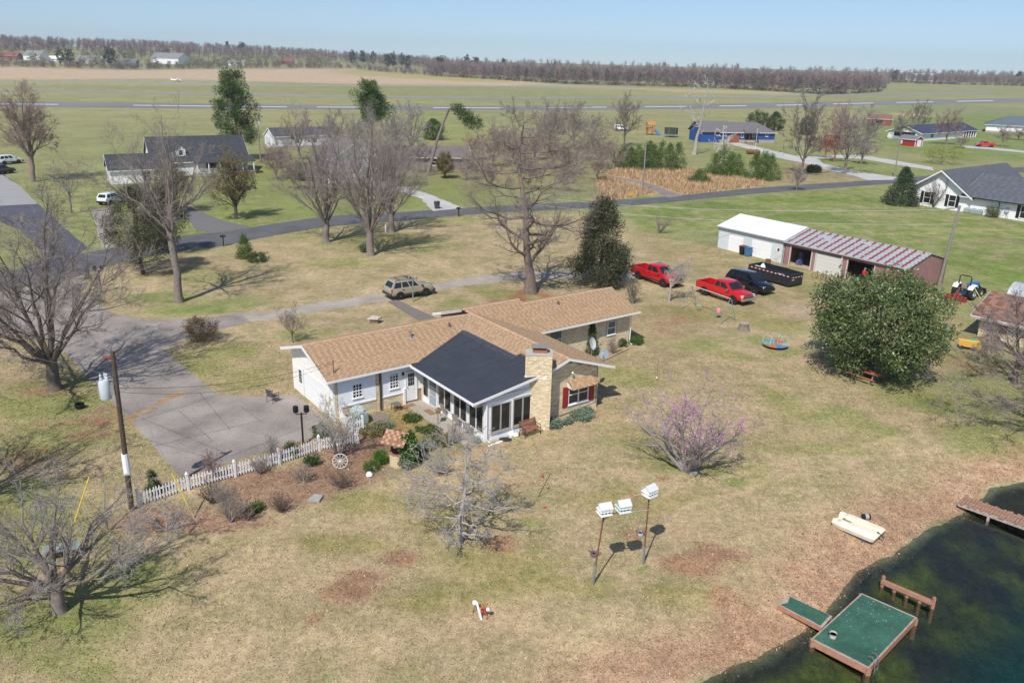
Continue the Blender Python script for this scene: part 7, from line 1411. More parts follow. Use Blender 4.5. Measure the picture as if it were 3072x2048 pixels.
# --- large bare trees of the yard
bare_tree('bare_tree', 'great many limbed bare tree left of the driveway', T_(165, 1168), 14.2, 9.2, .42, .17, 13, 'vase', (8, 8, 7, 5), mat('left_bark', (.13, .105, .09), .95, var=.3, scale=4, bump=.5), mat('left_twig', (.23, .195, .175), .9), 11, 'bare trees in the yard', crown0=.25)
bare_tree('bare_tree', 'low wide spreading bare tree at the bottom left of the lawn', T_(178, 1832), 6.6, 6.4, .30, .2, 15, 'vase', (8, 7, 6, 5), BARK, mat('lichen_twig', (.265, .245, .225), .9), 12, 'bare trees in the yard', crown0=.12, rt=(.009, .006), tlen=(.48, .5, .55, .65))
bare_tree('bare_tree', 'tall bare tree with straight trunk behind the lamp post', T_(536, 906), 18.8, 8.2, .34, .4, 12, 'vase', (7, 7, 6, 4), BARK, mat('mid_twig', (.235, .205, .18), .9), 13, 'bare trees in the yard', lean=(-.6, 0), crown0=.42, rt=(.009, .006), upb=.1)
bare_tree('bare_tree', 'bare oak on the left of the group of three by the street', T_(979, 727), 17, 7.6, .46, .16, 13, 'vase', (8, 8, 7, 4), BARK, mat('oak_twig', (.265, .23, .21), .9), 14, 'bare trees in the yard', crown0=.3, rt=(.009, .0055), upb=.12)
bare_tree('bare_tree', 'bare oak in the middle of the group of three, nearest the house', T_(1111, 766), 17, 7.2, .45, .17, 13, 'vase', (8, 8, 7, 4), BARK, MATS['oak_twig'], 15, 'bare trees in the yard', crown0=.34, rt=(.009, .0055), upb=.12)
bare_tree('bare_tree', 'bare oak at the rear right of the group of three', T_(1173, 697), 15, 6.2, .42, .16, 11, 'vase', (8, 7, 7, 4), BARK, MATS['oak_twig'], 16, 'bare trees in the yard', crown0=.34, rt=(.009, .0055), upb=.12)
bare_tree('bare_tree', 'biggest bare tree with a straight central trunk right behind the house', T_(1592, 878), 17.4, 9.0, .46, .2, 30, 'leader', (8, 7, 6, 5), mat('brown_bark', (.185, .145, .12), .95, var=.3, scale=3, bump=.5), mat('brown_twig', (.235, .20, .175), .9), 17, 'bare trees in the yard', crown0=.17, topw=.45, spread=1.9, rt=(.009, .006))
bare_tree('bare_tree', 'reddish bare tree at the far left beyond the side road', T_(98, 545), 16.5, 7., .45, .3, 14, 'vase', (8, 7, 6, 4), mat('ruddy_bark', (.22, .16, .14), .9), TWIGR, 18, 'bare trees in the yard', crown0=.3, rt=(.02, .014))
bare_tree('bare_tree', 'slender bare tree rising in front of the white garage at left', T_(215, 640), 9., 4., .14, .3, 9, 'vase', (7, 6, 5), BARK, TWIG, 19, 'bare trees in the yard')
bare_tree('bare_tree', 'drooping bare tree with dark limbs at the right edge beside the brick shed', T_(3040, 1150), 7.6, 6.2, .2, .3, 11, 'vase', (8, 7, 6, 4), BARKD, mat('mauve_twig', (.24, .19, .18), .9), 20, 'bare trees in the yard', crown0=.3)
bare_tree('bare_tree', 'pale bare tree leaning over the pond bank at the right edge', T_(3220, 1330), 8.6, 8.2, .3, .22, 13, 'vase', (8, 7, 6, 4), BARK, MATS['mauve_twig'], 21, 'bare trees in the yard', crown0=.22, off=(-1.2, 0))
bare_tree('bare_tree', 'bare tree at the very left edge whose shadow crosses the lawn', T_(-230, 1560), 12, 6.5, .3, .25, 11, 'vase', (7, 7, 6, 3), BARK, TWIG, 22, 'bare trees in the yard', crown0=.3)
# --- small bare trees and shrubs
bare_tree('bare_shrub', 'grey leafless ornamental tree in front of the sunroom corner', T_(1378, 1625), 5.6, 3.6, .13, .2, 28, 'leader', (8, 7, 6), BARKP, mat('silver_twig', (.30, .28, .26), .9), 31, 'small bare trees', crown0=.1, droop=.03, rt=(.009, .0065), topw=.18)
bare_tree('bare_shrub', 'multi stemmed bare shrub behind the wagon wheel', T_(1015, 1374), 4., 1.6, .05, .3, 9, 'multi', (8, 7, 5), BARKP, TWIGP, 32, 'small bare trees', rt=(.009, .005))
bare_tree('bare_shrub', 'small white barked bare tree in front of the first red pickup', T_(2007, 906), 4.6, 1.9, .11, .38, 9, 'vase', (8, 7, 5), BARKP, TWIGP, 33, 'small bare trees', crown0=.55, off=(.9, .6), rt=(.011, .007))
bare_tree('bare_shrub', 'small bare bush alone on the green lawn behind the pickups', T_(1979, 699), 3.0, 1.5, .05, .3, 9, 'multi', (7, 5), BARK, TWIG, 34, 'small bare trees', rt=(.016, .01))
bare_tree('bare_shrub', 'little bare tree with brown seed heads in the front lawn', T_(877, 1027), 3.3, 1.9, .07, .28, 9, 'vase', (8, 7, 5), BARK, TWIGT, 35, 'small bare trees', crown0=.4, rt=(.010, .006))
bare_tree('bare_shrub', 'tall wispy shrub at the end of the rear wing', T_(1898, 912), 2.9, .9, .04, .3, 12, 'multi', (9, 7), BARK, mat('olive_twig', (.15, .155, .09), .9), 36, 'small bare trees', rt=(.012, .008))
for i, (px, py, h, w, m_, lab) in enumerate(((690, 1567, 2.4, 1.1, TWIG, 'bare upright shrub right of the yellow guard in the leaf bed'), (640, 1510, 1.7, 1.0, TWIGD, 'dark thicket in the middle of the leaf bed'), (840, 1535, 1.2, .8, mat('rust_twig', (.16, .12, .095), .9), 'rounded grey green twig shrub at the front of the leaf bed'), (910, 1450, 1.2, .9, TWIGT, 'tan twiggy shrub below the fence'), (1023, 1462, 1.1, 1.0, MATS['rust_twig'], 'brown mounded shrub below the wagon wheel'), (500, 1590, 1.6, 2.2, TWIGP, 'tangled pile of pale brush at the pole foot'), (780, 1420, 1.3, .8, TWIG, 'thin bare shrub against the picket fence'), (640, 1440, 2.0, .8, TWIGR, 'tall thin reddish stems behind the picket fence'), (740, 1560, 1.0, .7, TWIGR, 'low reddish stems at the bed edge'), (1320, 1420, 1.3, 1.1, TWIGP, 'pale twiggy bush right of the black tub'), (1360, 1330, 1.4, .9, TWIGP, 'pale bare bush by the patio chairs'), (1837, 1062, 1.6, .8, TWIGT, 'thin bare bush at the rear wing wall'), (820, 1390, 2.2, .6, TWIGP, 'spindly bare stem above the fence middle'))):
    bare_tree('bare_shrub', lab, T_(px, py), h*.95, w*.85, .02, .3, 18, 'multi', (8, 6, 2), m_, m_, 60 + i, 'bare garden shrubs', 'shrub', rt=(.006, .0045), tlen=(.4, .45, .5, .5))
# redbud with blossom
t, tips, LP = bare_tree('redbud_tree', 'multi trunked redbud with scattered magenta blossom on the lawn', T_(2058, 1412), 5.3, 3.7, .13, .2, 10, 'multi', (7, 6, 5), mat('redbud_bark', (.27, .24, .225), .9, var=.2), mat('redbud_twig', (.25, .215, .205), .9), 41, rt=(.011, .006))
rg = np.random.default_rng(5); ctr = np.array([(-2.6, .6, 4.4), (.6, .4, 3.9), (2.4, 1.2, 4.8), (2.9, 0, 3.6), (1., .6, 2.6), (-.4, -.3, 2.8), (-1., 0, 4.2), (1.5, -.2, 2.0)]); d = np.min(np.linalg.norm(tips[:, None] - ctr[None], axis=2), 1); k = rg.random(len(tips)) < np.clip(1.15 - d/1.3, .09, .8)
leaves('blossom', t, tips[k], 5, .18, .095, .07, [(.50, .22, .42), (.44, .17, .37), (.55, .32, .47)], PETAL, 42)
# --- magnolia
t = leafy('magnolia_tree', 'big round glossy green magnolia right of the playground', T_(2606, 1128), HT((2606, 1128), 838), 5.0, 'ell', 1250, 34, .42, .24, .11, [(.065, .11, .032), (.09, .135, .04), (.125, .165, .052), (.05, .085, .027), (.18, .195, .08)], 51, .7, .3, GLOSS, inner=.35, lump=.14, radial=1., upb=.4, limbs=14, lobes=64)
# --- evergreens
CED = [(.058, .068, .03), (.075, .08, .038), (.10, .09, .052), (.045, .055, .025)]
leafy('cedar_tree', 'dark shaggy cedar right of the biggest bare tree', T_(1795, 856), 8.8, 3.4, 'cone', 640, 40, .55, .36, .07, CED, 71, .8, .22, inner=.3, group='cedars', lobes=44)
leafy('cedar_tree', 'dark cedar in front of the white garage behind the tall bare tree', T_(430, 822), 8.6, 3.4, 'col', 480, 38, .5, .34, .06, CED, 72, 1.2, .22, inner=.3, group='cedars', lobes=44)
leafy('cedar_tree', 'scrubby cedar between the tall bare tree and the street', T_(505, 760), 7.6, 2.3, 'col', 280, 34, .5, .34, .06, CED, 73, 1.2, .18, inner=.3, group='cedars', lobes=44)
PINE = [(.055, .10, .025), (.075, .125, .032), (.10, .15, .042), (.04, .075, .02)]
def pine(label, base, H, W_, seed, z0=.28, n=60, lean=(0, 0), clump=1.15, tr=.3, group='pines'):
    rg = np.random.default_rng(seed); t = thing('pine_tree', label, 'tree', base, 0, group); b = MB(); b.tube([(0, 0, -.2), (lean[0]*.5, lean[1]*.5, H*.5), (lean[0], lean[1], H*.96)], tr, 8, .05); C = []
    for i in range(n):
        f = z0 + (1 - z0)*(i + rg.random())/n; a = i*2.4 + rg.normal()*.3; w = W_*(1 - ((f - z0)/(1 - z0))**2*.62)*rg.uniform(.35, 1.05)*(min(1, (f - z0)*6 + .5)); p0 = np.array([lean[0]*f, lean[1]*f, H*f]); p1 = p0 + np.array([w*math.cos(a), w*math.sin(a), rg.uniform(-.02, .06)*H]); b.tube([p0, (p0 + p1)/2 + np.array([0, 0, -.1]), p1], .05, 4, .015); C += [p1, p0*.35 + p1*.65 + rg.normal(0, .25, 3)]
    b.build('trunk', mat('pine_bark', (.16, .105, .08), .95, var=.3), t); C = np.array(C); leaves('crown', t, C, 150, clump*rg.uniform(.6, 1.1, len(C)), .5, .12, PINE, LEAFM, seed + 1, 1., upb=.5); return t
pine('tall full pine rising behind the white dormered house', T_(722, 480), HT((722, 480), 222), 5.2, 81, .2, 64, (-.8, 0)); pine('pine top showing above the bare oaks', T_(1120, 520), HT((1120, 520), 258), 4., 82, .6, 34)
# leaning broken pine
q = T_(1283, 527); t = thing('pine_tree', 'leaning broken pine with one green tuft to the right', 'tree', q, 0, 'pines'); b = MB().tube([(0, 0, 0), (1.8, 0, 6.5), (4., 0, 12.4)], .34, 8, .18).tube([(2.8, 0, 9.), (4.4, 0, 12.6), (6.5, 0, 12.4), (9.6, .3, 9.)], .14, 6, .04).tube([(1.2, 0, 4.5), (5.2, .5, 9.)], .08, 5, .02); b.build('trunk', BARK, t)
C = np.array([(5 + .55*k + .3*math.sin(k*2.), .4*math.sin(k*3), 12.4 - max(0, k - 2)*.42) for k in range(10)] + [(6.2 + .4*k, .2, 11.6 - .4*k) for k in range(6)]); leaves('crown', t, C, 130, 1.0, .5, .14, PINE, LEAFM, 84, 1., upb=.3)
BRZ = [(.16, .125, .035), (.20, .15, .04), (.13, .12, .04), (.10, .105, .035)]
for i, (px, py, ty, w, lab) in enumerate(((708, 657, 435, 4.2, 'bronze budding oval tree across the street, in front of the pine'), (520, 640, 470, 3.6, 'bronze budding tree before the dormered house'), (1335, 535, 455, 2.2, 'small bronze tree right of the leaning pine'))):
    h = HT((px, py), ty); t, tips, LP = bare_tree('budding_tree', lab, T_(px, py), h, w, .24, .2, 16, 'vase', (7, 6, 5), BARKD, TWIGD, 90 + i, 'bronze budding trees', crown0=.22); rg = np.random.default_rng(i); k = rg.random(len(tips)) < .5; leaves('buds', t, tips[k], 7, .3, .16, .1, BRZ, LEAFM, 95 + i)
# young pine thicket and scrub beyond the street
YP = [(.07, .125, .025), (.095, .155, .032), (.12, .175, .04), (.055, .10, .022)]
yps = [(1868, 500, 447), (1890, 508, 455), (1912, 504, 450), (1935, 512, 446), (1958, 508, 448), (1982, 506, 440), (2005, 512, 447), (2030, 510, 445), (1946, 498, 440), (2140, 525, 470), (2165, 530, 452), (2190, 528, 470), (2208, 532, 478), (2262, 540, 478), (2285, 543, 470), (2308, 538, 478), (2096, 548, 520)]
for i, (px, py, ty) in enumerate(yps): leafy('young_pine', 'young pine, number %s from the left in the thicket before the dry grass' % ('first second third fourth fifth sixth seventh eighth ninth tenth eleventh twelfth thirteenth fourteenth fifteenth sixteenth seventeenth'.split()[sorted(range(17), key=lambda k: yps[k][0]).index(i)]), T_(px, py), HT((px, py), ty)*1.2, 2.2, 'cone', 80, 34, .55, .4, .09, YP, 100 + i, .3, .08, group='young pines beyond the street')
for i, (px, py, ty, w, pal, kind, lab) in enumerate(((2268, 388, 330, 4.2, [(.045, .075, .022), (.06, .09, .028)], 'ell', 'round dark evergreen behind the blue house'), (2322, 392, 338, 3., [(.04, .065, .02), (.055, .08, .025)], 'col', 'dark evergreen right of the blue house roof'), (2700, 614, 508, 3.0, [(.04, .065, .03), (.055, .08, .036), (.07, .095, .045)], 'cone', 'dense dark conifer at the corner of the white house'), (1300, 420, 360, 3., PINE, 'col', 'ragged green pine scrub right of the leaning pine'), (1290, 488, 455, 1.6, [(.03, .06, .02), (.045, .08, .028)], 'col', 'dark green bush behind the oaks by the drive'), (905, 540, 490, 2.6, [(.05, .09, .03), (.065, .11, .035)], 'ell', 'green shrub under the left oak across the street'), (2440, 518, 500, 1.2, [(.05, .075, .03)], 'ell', 'small dark evergreen at the fork of the pale drive'), (2415, 405, 350, 2.6, [(.05, .075, .03), (.06, .085, .035)], 'col', 'narrow evergreen among bare trees right of the blue house'))):
    leafy('evergreen_tree', lab, T_(px, py), HT((px, py), ty), w, kind, 260, 34, .5, .34, .12, pal, 140 + i, .2, .2, inner=.4, group='evergreens in the middle distance')
# willow like yellow green tree and shrubs at the white house
for i, (px, py, ty, w, ncl, pal, lab) in enumerate(((2823, 492, 435, 5.2, 300, [(.22, .25, .05), (.28, .30, .07), (.18, .2, .05)], 'yellow green budding tree behind the white house'), (2862, 618, 575, 2.4, 160, [(.10, .095, .03), (.13, .12, .035)], 'olive round shrub at the white house corner'), (2976, 652, 620, 1.1, 70, [(.08, .11, .03), (.12, .13, .04)], 'small olive shrub by the black downspout'), (2785, 612, 588, 1.2, 70, [(.09, .09, .03), (.12, .11, .04)], 'low olive shrub under the white house window'))):
    leafy('budding_shrub', lab, T_(px, py), HT((px, py), ty), w, 'ell', ncl, 18, .4, .2, .1, pal, 160 + i, .1, .1, inner=.3, group='olive and yellow green shrubs', cat='shrub')
bare_tree('bare_shrub', 'tall fan of bare stems against the white gable', T_(2800, 622), 5.2, 2.6, .05, .3, 22, 'multi', (7, 5), TWIGD, mat('plum_twig', (.17, .13, .125), .9), 170, 'bare garden shrubs', 'shrub', rt=(.02, .012))
# --- bare trees of the middle distance
mids = [(1648, 470, 290, 5, TWIG, 'vase', 'bare tree directly behind the biggest tree, left one'), (1720, 450, 300, 5.5, TWIG, 'vase', 'bare tree directly behind the biggest tree, right one'), (1872, 440, 280, 5., TWIGD, 'vase', 'dark bare tree left of the playset'), (1560, 520, 400, 4.5, TWIGR, 'vase', 'reddish bare thicket left behind the biggest tree'), (1800, 500, 400, 4.5, TWIGR, 'vase', 'reddish bare thicket right behind the biggest tree'), (1480, 500, 380, 4., TWIGR, 'vase', 'reddish brush tree between the leaning pine and the biggest tree'), (2406, 526, 278, 6., TWIGD, 'vase', 'tall twisted bare tree right of the blue house'), (2389, 572, 490, 2.2, TWIG, 'vase', 'small bare tree on the near kerb of the street'), (2472, 474, 390, 4.5, mat('russet_twig', (.30, .13, .085), .9), 'vase', 'russet budding tree, left one of the pair inside the drive loop'), (2503, 486, 375, 4.5, MATS['russet_twig'], 'vase', 'russet budding tree, right one of the pair inside the drive loop'), (2534, 522, 300, 6., TWIG, 'vase', 'tall bare tree at the edge of the drive loop'), (2583, 493, 400, 4.5, TWIG, 'vase', 'spreading bare tree inside the drive loop'), (2512, 440, 310, 5, mat('rose_twig', (.30, .17, .15), .9), 'leader', 'rose tinted tall tree behind the drive loop'), (2600, 430, 330, 5., TWIG, 'vase', 'bare tree behind the drive loop before the rust barn'), (2752, 400, 300, 5., TWIGD, 'vase', 'bare tree beside the orange soil patch'), (2700, 420, 330, 4.2, TWIG, 'vase', 'bare tree left of the red shed'), (2838, 435, 315, 5.2, mat('mauve_brown_twig', (.24, .17, .155), .9), 'leader', 'mauve twigged tree in front of the porch house'), (2880, 445, 400, 3., TWIGR, 'vase', 'small reddish tree before the columned porch'), (3005, 440, 370, 3.4, TWIGR, 'vase', 'slim bare tree in front of the low white house'), (1010, 470, 320, 4.5, TWIG, 'vase', 'bare tree in front of the white barn end'), (900, 480, 330, 4.5, TWIGR, 'vase', 'bare reddish tree before the white barn'), (1235, 480, 290, 4.5, TWIGP, 'leader', 'pale slender tree left of the leaning pine'), (1180, 500, 310, 4., TWIG, 'leader', 'slender tree behind the rear oak'), (830, 540, 430, 3.6, TWIGR, 'vase', 'reddish brush tree below the white barn'), (3055, 420, 380, 4., TWIGR, 'vase', 'reddish tree at the far right edge by the pale drive')]
MIDP = {}
def mid_tree(name, label, base, h, w, m_, seed, group):
    key = (m_.name, seed % 2)
    if key not in MIDP:
        t, _, _ = bare_tree(name, label, base, 10., 4.6, .17, .22, 11, 'vase', (7, 7, 7), m_ if m_ not in (TWIG, TWIGP) else BARK, m_, 500 + len(MIDP), group, crown0=.26, rt=(.026, .017), upb=.1); MIDP[key] = [o.data for o in t.children]
    else:
        t = thing(name, label, 'tree', base, 0, group); [inst(d, n_, t) for d, n_ in zip(MIDP[key], ('trunk', 'crown'))]
    t.scale = (w*1.2/4.6, w*1.2/4.6, h*1.04/10); t.rotation_euler = (0, 0, seed*1.7)
BR = 'reddish bare brush tree in the thicket behind the biggest bare tree'; BL = 'bare brush tree among the oaks across the street'
brush = [(1430, 480, 395, 4, TWIGR), (1500, 455, 370, 4.4, TWIGR), (1540, 490, 385, 4.4, TWIGR), (1605, 480, 380, 4.6, TWIGR), (1660, 505, 400, 4.4, TWIGR), (1705, 525, 420, 4.2, TWIGR), (1760, 480, 380, 4.6, TWIGR), (1790, 545, 450, 3.6, TWIGR), (1840, 510, 420, 3.8, TWIGR), (1475, 565, 470, 3.4, TWIGR), (1585, 570, 470, 3.4, TWIGR), (1690, 575, 480, 3.2, TWIGR), (1630, 440, 345, 4.6, TWIG), (1780, 420, 335, 4.4, TWIG), (1400, 540, 450, 3.4, TWIGR)]
brush2 = [(880, 570, 460, 3.6, TWIGR), (960, 575, 450, 3.6, TWIG), (840, 505, 420, 3.6, TWIGR), (1045, 505, 400, 4, TWIG), (1085, 475, 340, 4.4, TWIG), (1150, 540, 420, 3.6, TWIG), (1210, 560, 430, 3.4, TWIG), (1255, 520, 400, 3.6, TWIG)]
mids += [(a, b_, c_, d_, e_, '', BR) for a, b_, c_, d_, e_ in brush] + [(a, b_, c_, d_, e_, '', BL) for a, b_, c_, d_, e_ in brush2]
for i, (px, py, ty, w, m_, mode, lab) in enumerate(mids): mid_tree('bare_tree', lab, T_(px, py), HT((px, py), ty), w, m_, i, 'thicket behind the biggest tree' if lab == BR else 'brush among the oaks' if lab == BL else 'bare trees beyond the street')
for i, (px, py, ty, w, lab) in enumerate(((2082, 464, 228, 5.5, 'dead white limbed tree left of the blue house'), (2160, 492, 378, 4.5, 'shorter dead white tree in front of the blue garage'))):
    h = HT((px, py), ty); bare_tree('dead_tree', lab, T_(px, py), h, w, .45, .3, 12, 'leader', (5, 4), BARKP if i == 0 else mat('bleached_bark', (.5, .46, .42), .9, var=.25), mat('bleached_twig', (.52, .49, .46), .9), 240 + i, 'dead white trees', crown0=.25, rt=(.075, .05), topw=.5)
# --- small greenery near the house
def mound(label, px, py, h, w, pal, seed, n=60, l=.12, wd=.05, kind='ell', name='shrub', upb=.6, grp='garden greenery', sp=.16): return leafy(name, label, T_(px, py), h, w, kind, n, 26, sp, l, wd, pal, seed, 0., .02, cat='shrub', group=grp, inner=.3, upb=upb, limbs=4, foliage='foliage')
GR, GG, IV = [(.05, .10, .02), (.07, .13, .028), (.09, .15, .035)], [(.16, .22, .16), (.2, .26, .19), (.14, .2, .13)], [(.05, .12, .02), (.08, .16, .03), (.12, .2, .045), (.035, .08, .018)]
mound('tall clipped evergreen shrub against the rear wing wall', 1772, 1062, 2.5, .62, [(.06, .095, .022), (.09, .12, .03), (.12, .15, .04)], 301, 170, .14, .07, 'cone'); mound('round evergreen bush left of the tall shrub on the rear wing', 1706, 1044, 1.2, .62, [(.06, .09, .022), (.08, .105, .03)], 302, 90)
mound('bright green iris clump at the rear wing corner', 1906, 1032, .4, .55, GR, 303, 60, .3, .04, upb=1.5); mound('green iris clump under the rear wing window', 1864, 1040, .45, .4, [(.07, .1, .03), (.09, .12, .04)], 304, 40, .3, .04, upb=1.5)
mound('grey green lavender mound at the chimney foot', 1664, 1280, .42, .5, GG, 305, 70); mound('largest grey green lavender mound below the red shutters', 1742, 1256, .4, .75, GG, 306, 110); mound('small grey green mound between the two lavenders', 1702, 1271, .28, .3, GG, 307, 40); mound('low grey green mound at the gable corner', 1768, 1236, .22, .3, GG, 308, 30)
mound('feathery bright green bush left of the well', 1141, 1392, .75, .34, [(.07, .15, .02), (.09, .18, .028)], 309, 90, .2, .02, upb=1.2); mound('low green grass tuft in front of the feathery bush', 1115, 1412, .45, .38, [(.09, .14, .03), (.12, .17, .04)], 310, 50, .2, .03, upb=1.)
mound('small green conifer at the end of the picket fence', 462, 1478, 1.2, .45, [(.05, .09, .025), (.065, .11, .03)], 311, 90, .16, .03, 'cone'); mound('green shrub under the picket fence middle', 935, 1395, .6, .4, [(.05, .085, .03), (.07, .1, .035)], 312, 50); mound('leafy vine hanging on the picket fence', 875, 1372, .9, .35, [(.07, .11, .03), (.1, .13, .04)], 313, 50); mound('green bush inside the fence by the garage', 960, 1310, .8, .5, [(.06, .1, .03), (.09, .13, .04)], 314, 60); mound('low green plant at the leaf bed front edge', 760, 1530, .35, .45, GR, 315, 40); mound('sprouting green shrub beside the street, green half', 735, 775, 2.6, 1.0, [(.07, .13, .025), (.10, .16, .035)], 316, 130, .2, .06, 'cone', sp=.3); mound('leafy base of the sprouting street shrub', 770, 785, .9, 1.4, [(.09, .12, .035), (.07, .1, .03)], 317, 90, .16, .08)
mound('russet rounded shrub at the driveway junction', 600, 1022, 1.9, 1.35, [(.15, .105, .055), (.12, .1, .05), (.18, .11, .06)], 318, 230, .14, .04, sp=.24); mound('small dark bush at the foot of the middle oak', 1090, 757, .9, .6, [(.06, .1, .03)], 319, 60)
for i, (px, py, w, h) in enumerate(((1235, 1260, .55, .25), (1120, 1300, .9, .3), (1150, 1285, .6, .25), (1330, 1330, .7, .35), (1290, 1300, .8, .3), (1220, 1330, .5, .25), (1280, 1345, .7, .35), (1190, 1310, .4, .2))): mound('low %s ground cover patch in the courtyard bed, %s' % (('green', 'yellowish', 'grey green', 'olive')[i % 4], ('by the side table', 'inside the gate', 'near the flagstone', 'by the patio edge', 'before the storm door', 'above the well roof', 'right of the well', 'left of the well roof')[i]), px, py, h, w, [[(.09, .13, .03), (.07, .11, .03)], [(.17, .16, .045), (.2, .15, .05)], [(.17, .2, .13)], [(.15, .13, .04), (.1, .12, .035)]][i % 4], 330 + i, 60, .12, .06, name='ground_cover')
# ivy over the well
ivb = np.array(T_(1200, 1392)); t = thing('ivy', 'bright green ivy climbing over the brick well', 'ivy', tuple(ivb), 0); rg = np.random.default_rng(9); z = rg.uniform(.05, 1.9, 190); a = rg.uniform(-1.9, 1.0, 190); rr_ = .5 - .12*(z - .6) + rg.uniform(-.12, .14, 190); C = np.stack([.3 + rr_*np.cos(a)*1.05, -.05 + rr_*np.sin(a), z], -1); leaves('foliage', t, C, 26, .17, .13, .1, IV, GLOSS, 345, .6); MB().tube([(.3, -.3, 0), (.4, -.4, .9), (.3, -.1, 1.7)], .03, 5, .01).build('stem', BARKD, t)
# ------------------------------------------------------------------ far woods
def proto(rg, H, W_, nb, thick, base=.16):
    f = base + (.94 - base)*rg.random(nb)**.7; a = rg.uniform(0, 6.283, nb); w = W_*np.sqrt(np.clip(1 - ((f - .45)/.6)**2, .08, 1))*rg.uniform(.35, 1.05, nb)
    ca = np.stack([np.cos(a), np.sin(a), 0*a], -1); p0 = ca*(w*.3*rg.random(nb))[:, None] + np.array([0, 0, 1.])*(H*f*rg.uniform(.6, .9, nb))[:, None]; p1 = ca*w[:, None] + np.array([0, 0, 1.])*(H*np.minimum(1, f + rg.uniform(-.05, .05, nb)))[:, None]
    q0 = p0 + (p1 - p0)*rg.uniform(.3, .9, (nb, 1)); q1 = q0 + rg.normal(0, W_*.15, (nb, 3)) + np.array([0, 0, H*.035]); z = np.zeros((2, 3)); z[:, 2] = -.5
    P0 = np.concatenate([z, p0, q0]); P1 = np.concatenate([np.array([[.4, .2, H*.7], [-.3, .1, H*.6]]), p1, q1]); th = np.concatenate([[thick*.9]*2, thick*rg.uniform(.6, 1.2, nb), [thick*.7]*nb])
    A = nrmz(np.cross(P1 - P0, rg.normal(size=P0.shape)))*th[:, None]; V = np.stack([P0 - A, P0 + A, P1], 1).reshape(-1, 3); return V, np.arange(len(V)).reshape(-1, 3)
def puff(rg, H, W_, nb, sz, kind='ell'):
    C = shell(rg, nb, kind, H, W_, H*.12, .3, .2); u = rg.normal(size=C.shape)*sz; v = rg.normal(size=C.shape)*sz; V = np.stack([C - u*.5, C + v, C + u*.5], 1).reshape(-1, 3); F = np.arange(nb*3).reshape(nb, 3); return V, F
def scatter(name, label, protos, pts, scl, cols, seed, cat='woods', mt=None):
    rg = np.random.default_rng(seed); VV, FF, CC, o = [], [], [], 0; pi = rg.integers(len(protos), size=len(pts))
    for p, s, c, k in zip(pts, scl, cols, pi):
        V, F = protos[k]; a = rg.uniform(0, 6.283); ca, sa_ = math.cos(a), math.sin(a); v = V*s; v = np.stack([v[:, 0]*ca - v[:, 1]*sa_, v[:, 0]*sa_ + v[:, 1]*ca, v[:, 2]], -1) + p; VV.append(v); FF.append(F + o); CC.append(np.broadcast_to(c, v.shape)); o += len(v)
    me = raw_mesh(name, np.concatenate(VV), [np.concatenate(FF)], mt or mat('far_twigs', (.2, .17, .16), .95, attr='tint', spec=.05), np.concatenate(CC)); return tag(link(bpy.data.objects.new(name, me)), label, cat, kind='stuff')
rg = np.random.default_rng(77); BP = [proto(rg, 19, 6.2, 78, .16) for _ in range(9)]; BF = [proto(rg, 18, 7, 52, .3) for _ in range(6)]; BS = [proto(rg, 9, 5., 55, .15, base=.05) for _ in range(4)]; EP = [puff(rg, 18, 4.6, 240, 1.2, 'ell') for _ in range(3)] + [puff(rg, 16, 3.6, 220, 1.1, 'col')]; SP = [puff(rg, 5, 4, 110, .8) for _ in range(3)]; PP = [puff(rg, 13, 5.5, 200, .8) for _ in range(3)]
FOOT = np.array([(-300, 203), (0, 205), (400, 212), (800, 211), (1050, 213), (1310, 229), (1500, 240), (1690, 252), (2080, 262), (2272, 271), (2480, 284), (2560, 282), (2640, 276), (2665, 254), (2760, 258), (3072, 267), (3400, 272)], float)
def behind(px, dep, dy=0.):
    out = np.empty((len(px), 3))
    for i, (x, d) in enumerate(zip(px, dep)):
        p = G(x, np.interp(x, FOOT[:, 0], FOOT[:, 1]) + dy); q = p[:2]; q = q*(1 + d/np.linalg.norm(q)); out[i] = (q[0], q[1], float(hz(q[0], q[1])))
    return out
def pal_cols(rg, n, pal, j=.15): pal = np.array(pal); return pal[rg.integers(len(pal), size=n)]*rg.uniform(1 - j, 1 + j, (n, 1))
WOODC = [(.235, .185, .18), (.205, .165, .16), (.25, .20, .185), (.195, .165, .155), (.27, .195, .175), (.22, .19, .17)]
n_ = 1750; px = rg.uniform(1280, 3330, n_); dep = rg.exponential(60, n_); scatter('woodland', 'bare brown woods along the far side of the airfield, right half', BP, behind(px, dep), rg.uniform(.8, 1.08, n_)*np.where(px > 2640, .8, 1.), pal_cols(rg, n_, WOODC), 1)
n_ = 620; px = rg.uniform(-200, 3400, n_); dep = rg.uniform(250, 900, n_); scatter('woodland', 'distant wooded skyline above the fields', BF, behind(px, dep), rg.uniform(.8, 1.1, n_), pal_cols(rg, n_, WOODC), 2)
n_ = 900; px = rg.uniform(-200, 1330, n_); dep = rg.uniform(230, 650, n_); scatter('woodland', 'brown wooded hill at the upper left', BF, behind(px, dep), rg.uniform(.7, 1.05, n_), pal_cols(rg, n_, WOODC), 3)
n_ = 620; px = rg.uniform(-200, 1330, n_); dep = rg.exponential(60, n_)*np.where(rg.random(n_) < .5, .15, 1.); scatter('hedgerow', 'scrubby hedgerow along the far edge of the tan field', BS, behind(px, dep), rg.uniform(.45, 1.05, n_), pal_cols(rg, n_, WOODC + [(.17, .16, .10), (.16, .15, .11)]), 4)
